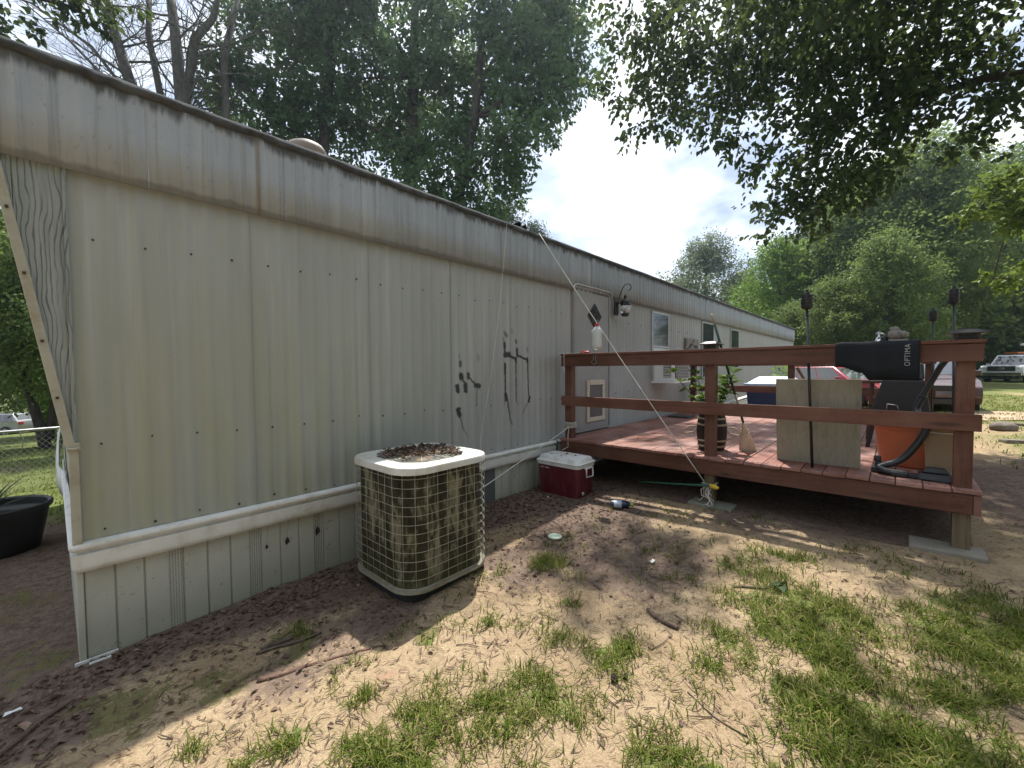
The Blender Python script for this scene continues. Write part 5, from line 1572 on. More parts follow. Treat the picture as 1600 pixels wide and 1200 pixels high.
    if 'pickup' in extras:
        mb = MB(); mb.box(xf - .05, xf + .03, -.62, .62, .78, 1.10); mb.build('grille', 'black_plastic', root, bevel=.02)
        mb = MB(); mb.box(xf - .02, xf + .036, -.60, .60, .845, .875); mb.box(xf - .02, xf + .036, -.60, .60, .925, .955); mb.box(xf - .02, xf + .036, -.60, .60, 1.01, 1.035); mb.build('grille_bar', 'solar_cap', root)
        mb = MB(); mb.sphere((xf + .045, 0, .94), .17, 20, 8, (.10, 1, .42)); bd_ = mb.build('badge', 'chrome', root, smooth='all')
        cu = bpy.data.curves.new('lettering', 'FONT'); cu.body = 'Ford'; cu.size = .12; cu.align_x = 'CENTER'; cu.align_y = 'CENTER'; cu.extrude = .002
        to = bpy.data.objects.new('tmp_text', cu); COL.objects.link(to); bpy.context.view_layer.update()
        lm = bpy.data.meshes.new_from_object(to.evaluated_get(bpy.context.evaluated_depsgraph_get())); bpy.data.objects.remove(to)
        for v in lm.vertices: v.co = (xf + .066 + v.co.z, v.co.x, .94 + v.co.y)
        lm.materials.clear(); lm.materials.append(MATS['oval_blue']); lo = bpy.data.objects.new('lettering', lm); COL.objects.link(lo); lo.parent = bd_
        mb = MB(); mb.box(xf - .10, xf + .10, -.92, .92, .50, .66); mb.build('bumper', 'chrome', root, bevel=.03)
        mb = MB(); mb.box(rb - 1.75, rb - .06, -hw + .1, hw - .1, belt - .02, belt + .012); mb.build('bed_cover', 'black_plastic', root)
    root.rotation_euler = (0, 0, rz); root.location = loc
    return root


car_low = [(-2.2, .30), (-2.28, .55), (-2.2, .92), (-1.5, .97), (.95, .95), (1.9, .84), (2.2, .68), (2.25, .45), (2.1, .28)]
suv_low = [(-2.25, .34), (-2.32, .6), (-2.25, 1.05), (-1.0, 1.06), (1.0, 1.03), (1.95, .95), (2.22, .78), (2.28, .5), (2.1, .32)]
trk_low = [(-2.85, .50), (-2.9, .75), (-2.88, 1.10), (-.9, 1.12), (1.4, 1.18), (2.6, 1.14), (2.82, 1.05), (2.88, .70), (2.7, .48)]
gz = lambda x, y: ground(x, y) - .02
def car_at(x, y, *a, **k): return (x, y, gz(x, y))
h_r = atan2(-.675, -.738)
car('parked_suv', 'red estate car seen side on beyond the plywood and the black cover', 'car', 'paint_red', car_at(21.6, 1.75), h_r + .22, 4.55, 1.8, .335, suv_low, 1.05, (-2.15, -1.75, .35, 1.15), 1.56, ('long', 'rack'))
car('parked_car', 'maroon car facing the deck behind its right corner post', 'car', 'paint_maroon', car_at(17.1, -.62), pi + .03, 4.45, 1.72, .32, car_low, .96, (-1.85, -1.2, .15, 1.0), 1.43, ())
car('pickup_truck', 'white pickup truck with a dark grille parked at the edge of the woods', 'truck', 'paint_white', car_at(44.35, -6.05), atan2(.36, -.93), 5.75, 1.95, .40, trk_low, 1.15, (-.95, -.75, .75, 1.5), 1.85, ('pickup',))
car('silver_wagon', 'silver grey estate car beyond the fence and the lawn', 'car', 'paint_silver', car_at(-2.55, 45.9), atan2(.738, -.675), 4.6, 1.8, .33, suv_low, 1.05, (-2.15, -1.7, .5, 1.2), 1.52, ('long',))
# ladder rack with orange boards behind the truck cab
rk_ = thing('rack_load', 'orange boards and white pipe on a rack above the white truck', 'rack', (48.2, -7.4, .2))
mb = MB()
for (x, y) in ((47.2, -7.6), (48.8, -8.6), (48.0, -6.4), (49.6, -7.5)): mb.tube([(x, y, .2), (x, y, 2.32)], .03, 6)
mb.build('upright', 'galvanised', rk_)
mb = MB(); mb.bar((46.2, -6.0, 2.37), (50.0, -8.8, 2.37), .7, .09); mb.build('boards', 'rack_orange', rk_)
mb = MB(); mb.tube([(46.4, -6.5, 2.95), (50.2, -9.2, 2.95)], .09, 8); mb.tube([(47.6, -7.35, 2.35), (47.6, -7.35, 2.95)], .03, 6); mb.tube([(49.2, -8.5, 2.35), (49.2, -8.5, 2.95)], .03, 6); mb.build('pipe', 'white_plastic', rk_)

# ================================================================== leaf clouds
def unit(v): return v / np.maximum(1e-9, np.linalg.norm(v, axis=1, keepdims=True))


def leaf_mesh(name, P, A, Nn, ln, wr, mat, quad=2, fold=.25, tint=None, rng=RNG):
    n = len(P)
    A = unit(A); S = unit(np.cross(A, Nn)); Nn = np.cross(S, A)
    ln = np.asarray(ln)[:, None]; w = ln * wr
    if quad == 2:
        pts = [P, P + A * ln * .30 - S * w * .5 + Nn * w * fold, P + A * ln * .68 - S * w * .36 + Nn * w * fold * .8, P + A * ln - Nn * ln * .08,
               P + A * ln * .68 + S * w * .36 + Nn * w * fold * .8, P + A * ln * .30 + S * w * .5 + Nn * w * fold]
        k, fl = 6, np.array([0, 1, 2, 3, 0, 3, 4, 5])
    else:
        pts = [P, P + A * ln * .45 - S * w * .5 + Nn * w * fold, P + A * ln, P + A * ln * .45 + S * w * .5 + Nn * w * fold]
        k, fl = 4, np.array([0, 1, 2, 3])
    V = np.stack(pts, 1).reshape(-1, 3)
    F = (np.arange(n)[:, None] * k + fl[None]).ravel()
    nf = n * (len(fl) // 4)
    if tint is None: tint = np.clip(rng.normal(.45, .2, n), 0, 1)
    return np_mesh(name, V, F, np.arange(nf) * 4, None, mat, np.repeat(tint, k), smooth=False)


def twig_leaves(blobs, n_leaves, ln, rng, per=8, tl=.55, droop=.35, flat=.8, shell=.45):
    """leaves set along short twigs that fill a set of ellipsoid clumps; flat < 1 squashes the clumps vertically"""
    B = np.array(blobs, float); c, r = B[:, :3], B[:, 3]
    wgt = r ** 2.0; wgt /= wgt.sum()
    nt = max(1, n_leaves // per)
    bi = rng.choice(len(B), nt, p=wgt)
    d = unit(rng.normal(size=(nt, 3)))
    rad = rng.random(nt) ** shell
    base = c[bi] + d * (rad * r[bi])[:, None] * np.array([1, 1, flat])
    td = unit(d * .7 + rng.normal(size=(nt, 3)) * .6 + np.array([0, 0, -droop]))
    L = tl * (.5 + .8 * rng.random(nt)) * np.minimum(1, r[bi] / .5)
    t = (np.arange(per)[None] + rng.random((nt, per)) * .8) / per
    side = unit(np.cross(td, unit(rng.normal(size=(nt, 3)))))
    sgn = np.where(np.arange(per) % 2 == 0, 1, -1)[None, :, None]
    P = base[:, None] + td[:, None] * (t * L[:, None])[..., None] + side[:, None] * sgn * ln * .25
    A = td[:, None] * .6 + side[:, None] * sgn * .8 + rng.normal(size=(nt, per, 3)) * .35 + np.array([0, 0, -droop])
    P = P.reshape(-1, 3); A = unit(A.reshape(-1, 3))
    Nn = unit(rng.normal(size=P.shape) * .62 + np.array([0, 0, .75]))
    tone = np.repeat(np.clip(rng.normal(.45, .16, nt), 0, 1), per)
    tint = np.clip(tone + rng.normal(0, .14, len(P)), 0, 1)
    return P, A, Nn, ln * (.65 + .6 * rng.random(len(P))), tint


def limb(mb, p, q, r0, r1, rng, n=6, seg=5, bend=.08):
    p, q = Vector(p), Vector(q); L = (q - p).length
    off = Vector((rng.uniform(-1, 1), rng.uniform(-1, 1), rng.uniform(0, 1))) * L * bend
    pts = [p.lerp(q, i / seg) + off * sin(pi * i / seg) + Vector((rng.uniform(-1, 1), rng.uniform(-1, 1), rng.uniform(-1, 1))) * L * .012 for i in range(seg + 1)]
    mb.tube(pts, [r0 + (r1 - r0) * i / seg for i in range(seg + 1)], n)
    return pts


def tree(name, label, cat, trunk_pts, blobs, n_leaves, ln, mat, bmat, seed, quad=1, group=None, wr=.62, per=8, tl=.6, droop=.3, limbs=14, extra=None, flat=.8, shell=.45):
    rng = np.random.default_rng(seed); pr = random.Random(seed)
    b0 = trunk_pts[0]
    t_ = thing(name, label, cat, (b0[0], b0[1], b0[2]), group)
    mb = MB(); mb.fixn = False
    mb.tube([p[:3] for p in trunk_pts], [p[3] for p in trunk_pts], 10)
    for path in (extra or []): mb.tube([p[:3] for p in path], [p[3] for p in path], 8)
    tops = trunk_pts[max(1, len(trunk_pts) // 2 - 1):] + [p for path in (extra or []) for p in path[1:]]
    order = sorted(range(len(blobs)), key=lambda i: -blobs[i][3])[:limbs] if limbs else []
    for i in order:
        b_ = blobs[i]
        src = min(tops, key=lambda p: (p[0] - b_[0]) ** 2 + (p[1] - b_[1]) ** 2 + 1.8 * (p[2] + .8 - b_[2]) ** 2)
        limb(mb, src[:3], b_[:3], max(.02, src[3] * .42), .015, pr)
    mb.build('trunk', bmat, t_, smooth='all')
    if 'gum' in name: blobs = [(b_[0], b_[1], b_[2], b_[3] * .86) for b_ in blobs]
    P, A, Nn, l_, tint = twig_leaves(blobs, n_leaves, ln, rng, per, tl, droop, flat, shell)
    o = bpy.data.objects.new('crown', leaf_mesh('crown', P - np.array(b0[:3]), A, Nn, l_, wr, mat, quad, tint=tint, rng=rng))
    COL.objects.link(o); o.parent = t_
    return t_


OVER = [(7.63, 3.86, 7.99, .7), (7.21, 4.26, 6.92, .25), (7.51, 3.92, 6.65, .25), (7.9, 3.6, 6.9, .5), (8.24, 3.18, 7.86, .9), (8.53, 2.25, 7.53, .9), (8.62, 2.71, 6.76, .65), (8.25, 3.43, 7.15, .5), (8.11, 3.24, 6.22, .5), (7.61, 3.77, 5.98, .3), (7.85, 3.5, 6.1, .35), (8.69, 2.61, 6.33, .4), (8.94, 1.92, 6.79, .7), (8.8, 1.65, 7.25, .8), (8.13, 2.44, 5.57, .2), (8.44, 2.1, 5.42, .3), (8.62, 1.74, 5.06, .3), (8.88, 1.3, 5.17, .65), (8.78, 1.37, 4.4, .55), (8.7, 1.59, 4.05, .35), (8.79, .93, 4.59, .6), (9.03, .7, 5.23, .7), (9.24, .3, 4.7, .35), (9.39, .15, 5.12, .5), (9.02, .94, 4.08, .35), (9.18, .49, 4.37, .3), (8.79, 1.05, 6.94, .9), (9.03, .49, 6.88, .9), (9.31, -.12, 6.61, .8), (9.55, -.69, 6.55, .8), (9.69, -1.16, 6.19, .6), (8.83, .95, 5.98, .8), (9.14, .32, 5.94, .7), (9.28, -.28, 5.94, .55), (9.5, -.84, 5.51, .45), (9.73, -1.24, 5.44, .4), (9.73, -.67, 4.95, .2), (9.53, -.31, 4.94, .22), (9.85, -.95, 4.99, .16), (9.41, -.15, 5.47, .4), (9.9, -1.32, 4.64, .25)]
SHADE = [(5.26, 3.43, 7.75, .6), (5.73, 3.18, 7.85, .5), (5.03, 3.33, 7.85, .4), (6.34, .7, 6.75, .9), (7.34, .5, 6.75, 1.), (7.01, -.25, 6.95, 1.), (5.85, .78, 7.05, .7), (4.72, 1.63, 7.25, .4), (5.38, 1.2, 7.15, .5), (6.1, 1.77, 6.65, .5), (7.6, -1.6, 7.0, 1.1), (8.6, -2.4, 7.0, 1.2), (6.6, .9, 6.95, .9), (7.9, .2, 7.05, 1.), (7.0, -.6, 6.95, 1.), (8.4, -1.0, 7.1, 1.)]
LIMB = [[(9.6, -2.6, 5.0, .10), (9.74, -1.54, 5.65, .075), (9.65, -1.29, 5.69, .07), (9.58, -.91, 5.78, .062), (9.47, -.5, 5.74, .05), (9.49, -.07, 5.79, .04), (9.47, .24, 5.78, .03), (9.24, .64, 5.61, .02), (8.91, 1.13, 5.23, .015)],
        [(8.75, -3.2, 4.2, .24), (8.24, -1.25, 5.9, .18), (8.37, -1.16, 6.32, .165), (8.44, -1.0, 6.6, .15), (8.63, -.54, 7.04, .12), (8.72, .26, 7.43, .08), (8.84, 1.33, 7.75, .06), (8.48, 2.45, 7.5, .035), (8.06, 3.35, 7.13, .015)],
        [(9.49, -.22, 5.77, .02), (9.33, .23, 5.33, .014), (9.14, .71, 4.85, .01)], [(8.7, 1.78, 7.7, .03), (8.63, 1.96, 6.76, .02), (8.36, 2.19, 5.57, .01)],
        [(8.44, -.97, 6.32, .1), (7.4, .3, 6.7, .07), (6.2, 1.6, 6.7, .04), (5.1, 2.8, 6.6, .02)]]
tree('shade_tree', 'big dark leaved tree reaching over the deck from the right', 'tree', [(8.9, -4.3, .2, .36), (8.9, -4.2, 1.5, .32), (8.8, -3.7, 3.4, .28), (8.75, -3.2, 4.2, .25)], OVER + SHADE, 26500, .110, 'leaf_overhead', 'bark_dark', 5, quad=2, per=9, tl=.5, droop=.45, limbs=16, extra=LIMB, wr=.72)

MID0 = [(5.53, 19.11, 15.2, 1.14), (5.26, 17.96, 12.65, .84), (7.4, 16.67, 11.09, 1.08), (7.36, 15.95, 13.85, .8), (7.96, 17.57, 14.9, .9), (6.22, 16.5, 10.69, .97), (7.0, 17.95, 12.03, .9), (5.86, 16.85, 11.73, 1.13), (6.45, 19.32, 15.44, .76), (5.27, 20.12, 12.15, 1.14), (5.87, 17.94, 15.88, .8), (6.18, 19.91, 17.56, .9), (5.32, 16.62, 10.4, .92), (7.17, 16.54, 15.12, 1.14), (6.54, 16.99, 16.37, .76), (7.32, 18.4, 17.29, .9), (6.87, 14.77, 14.92, .77), (7.26, 16.62, 15.91, .9), (6.65, 17.11, 14.34, 1.08), (7.4, 18.56, 15.13, .9), (4.48, 17.95, 11.71, .9), (6.63, 17.27, 13.19, .8), (4.36, 17.46, 12.38, .88), (7.1, 16.42, 11.93, .95), (6.6, 17.69, 15.49, 1.), (5.6, 16.9, 9.2, .9), (6.8, 16.4, 9.3, 1.), (7.6, 16.2, 8.6, 1.)]
MID1 = [(10.11, 15.44, 16.67, .85), (8.97, 16.29, 12.91, .87), (8.82, 13.84, 9.44, .84), (7.68, 14.26, 15.06, .97), (8.32, 15.84, 16.22, .9), (9.4, 12.39, 12.4, .97), (10.16, 13.82, 13.19, .9), (9.83, 11.78, 14.06, .77), (9.38, 11.8, 9.82, .89), (10.6, 12.75, 10.95, .9), (9.17, 14.07, 11.84, 1.03), (9.72, 15.75, 13.03, .9), (8.13, 14.78, 13.08, .75), (8.61, 13.12, 12.83, .92), (9.16, 14.78, 13.63, .9), (9.78, 12.37, 15.16, 1.03), (10.49, 13.91, 17.01, .9), (9.04, 16.05, 11.36, .96), (10.01, 17.28, 12.6, .9), (7.66, 15.45, 14.81, 1.04), (8.69, 16.6, 15.66, .9), (8.89, 12.36, 8.04, .89), (8.41, 14.77, 14.26, .86), (9.33, 16.06, 15.79, .9), (8.5, 16.13, 10.19, 1.01), (10.77, 14.62, 12.56, 1.09), (11.64, 15.92, 13.05, .9), (11.9, 13.53, 14.34, .76), (13.11, 14.46, 15.14, .9), (9.48, 14.41, 10.96, .97), (10.2, 15.88, 11.5, .9), (10.35, 12.74, 12.29, .97), (11.02, 12.75, 10.25, .96), (9.69, 13.12, 14.44, .84), (10.8, 14.17, 15.33, .9), (7.84, 16.02, 12.77, 1.14), (8.53, 17.52, 13.35, .9), (7.97, 15.81, 11.53, 1.02), (11.03, 13.25, 14.6, .94), (11.18, 12.65, 16.6, .84), (9.63, 13.43, 9.54, 1.04), (10.24, 15.05, 10.57, .9), (9.82, 11.62, 8.29, .97), (9.98, 15.58, 17.69, .92), (10.42, 14.14, 17.47, 1.03), (9.52, 15.5, 13.47, .93), (8.82, 15.19, 17.2, 1.)]
MID2 = [(11.7, 10.01, 10.85, .79), (10.29, 9.9, 13.94, 1.), (11.73, 10.65, 15.7, .9), (11.44, 11.82, 14.17, .8), (10.8, 11.5, 8.94, 1.07), (12.61, 9.33, 15.19, 1.04), (13.77, 10.34, 16.32, .9), (12.19, 9.53, 12.51, 1.11), (13.55, 10.32, 13.53, .9), (12.73, 9.56, 13.86, 1.02), (12.8, 8.75, 14.07, 1.06), (13.94, 9.78, 14.97, .9), (10.92, 11.88, 11.83, 1.12), (11.42, 10.26, 12.47, .87), (12.66, 11.2, 14.03, .9), (10.24, 9.31, 9.09, 1.03), (11.29, 10.41, 9.55, .9), (11.75, 9.07, 10.0, .94), (12.91, 10.08, 10.96, .9), (10.02, 9.87, 14.55, .82), (11.08, 11.0, 15.6, .9), (12.62, 10.4, 14.85, .81), (14.11, 11.07, 16.17, .9), (12.0, 8.37, 10.98, 1.05), (13.06, 9.49, 12.23, .9), (11.1, 11.9, 10.95, .98), (10.57, 9.76, 10.95, .78), (11.64, 10.86, 11.84, .9), (12.95, 8.37, 15.26, .75), (11.11, 9.75, 14.99, 1.08), (11.42, 11.56, 12.95, .94), (12.42, 8.46, 12.17, 1.13), (9.82, 10.32, 13.4, 1.1), (10.73, 9.49, 12.55, 1.1), (12.11, 10.3, 14.15, .9), (11.7, 9.38, 11.3, 1.11), (10.61, 10.14, 8.73, .9), (13.2, 9.93, 16.81, .83), (11.2, 10.4, 8.0, .9), (11.0, 10.8, 7.4, .8), (10.7, 11.3, 7.0, .9), (10.2, 11.6, 7.3, 1.0), (11.6, 10.2, 8.7, .8), (10.0, 12.3, 7.6, 1.), (10.9, 10.3, 6.4, .7)]
gM = 'gum trees behind the home'
tree('gum_tree', 'leafy tree behind the bare trunks, leftmost of the three gum trees', 'tree', [(7.4, 15.94, -.6, .27), (7.4, 15.94, 4.0, .23), (7.4, 15.94, 7.53, .2), (7.22, 16.25, 9.73, .19), (7.48, 16.12, 12.64, .17), (7.73, 16.0, 15.56, .12)], MID0, 22000, .185, 'leaf_gum', 'bark_dark', 21, group=gM, droop=.4, limbs=18, tl=.45, per=10)
tree('gum_tree', 'tallest gum tree with a straight dark trunk showing above the home', 'tree', [(9.37, 13.79, -.5, .32), (9.37, 13.79, 4.0, .29), (9.37, 13.79, 7.51, .26), (9.48, 13.79, 9.94, .24), (9.63, 13.77, 12.62, .2), (9.79, 13.75, 16.0, .12)], MID1, 32000, .18, 'leaf_gum', 'bark_dark', 22, group=gM, droop=.4, limbs=26, tl=.45, per=10)
tree('gum_tree', 'gum tree whose drooping crown ends against the open sky', 'tree', [(9.9, 12.2, -.3, .3), (9.95, 12.1, 4.0, .26), (10.1, 11.8, 7.71, .2), (10.4, 11.2, 10.41, .17), (10.6, 11.0, 13.12, .12)], MID2, 29000, .175, 'leaf_gum', 'bark_dark', 23, group=gM, droop=.4, limbs=20, tl=.45, per=10)

# bare trees at the left
BARE = {
    'bare tree with a thick leaning trunk, leftmost above the roof': [[(2.3, 17.1, -.7, .22), (2.25, 17.2, 5.0, .19), (2.15, 17.3, 8.72, .17), (1.95, 17.59, 10.2, .155), (1.7, 17.94, 11.59, .14), (1.42, 18.33, 13.17, .12), (1.13, 18.72, 14.76, .08)],
            [(2.2, 17.2, 8.0, .06), (1.72, 17.08, 9.87, .05), (1.1, 17.84, 11.15, .045), (-.06, 19.17, 12.45, .03), (-.94, 20.16, 12.94, .015)], [(2.2, 17.2, 8.3, .05), (1.33, 17.23, 10.07, .04), (.67, 18.01, 11.15, .035), (-.12, 18.93, 12.19, .015)]],
    'slender bare tree between the thick leaning trunk and the forked trunk': [[(2.8, 17.3, -.7, .14), (2.74, 17.41, 5, .12), (2.74, 17.41, 8.99, .11), (2.64, 17.58, 10.28, .1), (2.43, 17.92, 12.28, .085), (2.5, 17.92, 13.82, .06)]],
    'bare tree forking into two thick stems above the roof': [[(2.93, 16.42, -.7, .24), (2.93, 16.42, 5, .21), (2.93, 16.42, 8.21, .19), (2.97, 16.46, 9.69, .17), (2.9, 16.65, 11.97, .14), (2.8, 16.85, 13.75, .11)], [(2.97, 16.43, 9.0, .14), (3.05, 16.37, 9.79, .13), (3.31, 16.19, 11.77, .12), (3.69, 15.81, 12.36, .09), (3.94, 15.59, 13.54, .06)]],
    'bare tree rightmost of the leafless ones, against the gum leaves': [[(4.1, 16.0, -.7, .16), (4.08, 16.05, 4, .14), (4.08, 16.05, 8.1, .12), (4.06, 16.16, 9.75, .11), (4.08, 16.24, 11.72, .1), (4.51, 15.88, 13.89, .07)]]}


def ramify(mb, p, d, r, L, depth, pr):
    k = 5; pts = [p]; q = p.copy(); dd = d.copy()
    for i in range(k):
        dd = (dd + Vector((pr.uniform(-1, 1), pr.uniform(-1, 1), pr.uniform(-.6, .9))) * .20).normalized()
        q = q + dd * L / k; pts.append(q.copy())
        if depth > 0 and i > 0:
            for _ in range(pr.choice((1, 1, 2))):
                nd = (dd + Vector((pr.uniform(-1, 1), pr.uniform(-1, 1), pr.uniform(-.5, .8))) * .9).normalized()
                ramify(mb, q.copy(), nd, r * (1 - .12 * i) * .55, L * pr.uniform(.40, .65), depth - 1, pr)
    mb.tube(pts, [max(.004, r * (1 - .75 * i / k)) for i in range(k + 1)], 5 if depth else 3, cap=False)


pr = random.Random(77)
for label, paths in BARE.items():
    t_ = thing('bare_tree', label, 'tree', paths[0][0][:3], 'bare trees behind the home')
    mb = MB(); mb.fixn = False
    for p in paths: mb.tube([q[:3] for q in p], [q[3] for q in p], 9)
    mb.build('trunk', 'bark_grey', t_, smooth='all')
    mb = MB(); mb.fixn = False
    for p in paths:
        up = [q for q in p if q[2] > 7.5]
        for a, b_ in zip(up[:-1], up[1:]):
            for _ in range(4):
                u = pr.random(); s = Vector(a[:3]).lerp(Vector(b_[:3]), u); r = (a[3] + (b_[3] - a[3]) * u)
                dr_ = Vector((pr.uniform(-1, 1), pr.uniform(-1, 1), pr.uniform(-.1, .8))).normalized()
                ramify(mb, s, dr_, max(.014, r * .28), pr.uniform(1.0, 2.6), 2, pr)
    tag(mb.build('branches', 'bark_grey', t_, smooth='all'), kind='stuff')

LL = [(.39, 11.04, 8.02, .25), (.61, 10.78, 7.86, .25), (.77, 10.61, 8.02, .2), (-.12, 11.11, 7.36, .22), (-.34, 11.36, 7.42, .2), (1.32, 10.78, 8.42, .2), (.85, 10.66, 7.68, .1), (.51, 10.91, 8.34, .5), (-.18, 11.68, 8.46, .5), (-.71, 11.76, 7.53, .4)]
tree('leafy_tree', 'tree outside the left edge with dark leafy sprays above the roof corner', 'tree', [(-5.0, 12.5, -.6, .2), (-4.6, 12.3, 4.0, .17), (-3.2, 12.0, 6.8, .10), (-1.5, 11.7, 7.8, .05), (.2, 11.1, 8.0, .02)], LL + [(-3, 12, 8, 1.1), (-4.5, 12.5, 8.5, 1.3), (-2, 11.8, 9, 1)], 5200, .12, 'leaf_overhead', 'bark_dark', 31, quad=2, limbs=8, tl=.35)
YG = [(13.88, -1.64, 5.04, .35), (13.7, -1.17, 4.85, .25), (14.09, -1.9, 4.63, .3), (14.1, -1.57, 5.47, .3), (14.78, -1.98, 3.36, .3), (14.6, -1.62, 3.46, .22), (14.01, -1.92, 5.41, .4), (13.87, -2.25, 4.62, .7), (14.47, -2.38, 3.39, .6), (13.8, -.99, 4.71, .15)]
tree('young_maple', 'sunlit yellow green branches coming in from the right edge', 'tree', [(15.5, -5.5, .2, .12), (15.4, -5.2, 2.0, .10), (15.0, -4.0, 3.6, .07), (14.3, -2.6, 4.6, .04), (13.8, -1.3, 4.9, .012)], YG + [(14.5, -3.4, 5.2, .9), (15, -4.6, 4.6, 1.)], 6500, .12, 'leaf_yellow', 'bark_grey', 33, quad=2, limbs=9, tl=.4, droop=.2, flat=.45, extra=[[(15.0, -4.0, 3.2, .05), (14.6, -2.4, 3.4, .03), (14.6, -1.6, 3.45, .01)]])

# ------------------------------------------------------------------ woodland trees: a few crowns shared by many trees
def wood_blobs(kind, rng):
    out = []
    if kind == 'pine':
        for k in range(26):
            z = 3.6 + 6.2 * (k / 25); w = 1.9 * (1 - (k / 25) ** 1.5) + .25; a = k * 2.4
            for q in range(2): out.append((w * .75 * cos(a + q * 2.6) * rng.uniform(.6, 1.1), w * .75 * sin(a + q * 2.6) * rng.uniform(.6, 1.1), z + rng.uniform(-.2, .2), .55 + .3 * (1 - k / 25)))
    else:
        n, zl, wid = {'tall': (46, 2.6, 2.5), 'round': (40, 1.8, 3.2), 'open': (34, 3.0, 2.8), 'layered': (42, 1.4, 3.4)}[kind]
        for k in range(n):
            u = (k + .5) / n; z = zl + (10 - zl) * u
            w = wid * (sin(pi * min(1, .18 + .80 * u)) ** .8)
            a = k * 2.399 + rng.uniform(-.3, .3); q = rng.uniform(.35, 1.0)
            out.append((w * q * cos(a), w * q * sin(a), z - .4, rng.uniform(.65, 1.15)))
    return out


VAR = {}
rngw = np.random.default_rng(99)
for key, kind, mat, n, ln, flat in (('tall', 'tall', 'leaf_wood', 30000, .155, .8), ('round', 'round', 'leaf_wood', 29000, .155, .75), ('open', 'open', 'leaf_wood', 22000, .15, .7), ('layered', 'layered', 'leaf_wood', 26000, .15, .45),
                                    ('bright', 'round', 'leaf_bright', 28000, .15, .7), ('greyish', 'round', 'leaf_greyish', 28000, .15, .8), ('pine', 'pine', 'leaf_pine', 24000, .17, .55)):
    bl = wood_blobs(kind, rngw)
    P, A, Nn, l_, tint = twig_leaves(bl, n, ln, rngw, 8, .7, .05 if kind == 'pine' else .25, flat, .4)
    cm = leaf_mesh('crown', P, A, Nn, l_, .35 if kind == 'pine' else .68, mat, 1, tint=tint, rng=rngw)
    mb = MB(); mb.fixn = False; prr = random.Random(hash(kind) % 7 if False else len(key))
    mb.tube([(0, 0, -.6), (0.03, 0, 2.5), (-.05, .06, 5.0), (.04, -.04, 7.2), (0, 0, 9.4)], [.20, .16, .13, .09, .03], 8)
    for b_ in bl[::3]: limb(mb, (0, 0, max(1.6, b_[2] - 1.2)), b_[:3], .06, .015, prr, 5, 4)
    VAR[key] = (cm, mb.mesh('trunk', 'bark_dark', smooth=True))


def wtree(key, name, label, x, y, h, rz=None, wide=1.0, group=None):
    t_ = thing(name, label, 'tree', (x, y, ground(x, y)), group)
    for nm, me_ in zip(('crown', 'trunk'), VAR[key]):
        o = bpy.data.objects.new(nm, me_); COL.objects.link(o); o.parent = t_
        s = h / 10.0; o.scale = (s * wide, s * wide, s)
    t_.rotation_euler = (0, 0, random.uniform(0, 6.28) if rz is None else rz)
    return t_


def from_view(ang, dist):
    """point at an angle (degrees, to the right of the yard axis) and a distance from the yard"""
    a = YAW - radians(ang); return dist * cos(a), dist * sin(a)


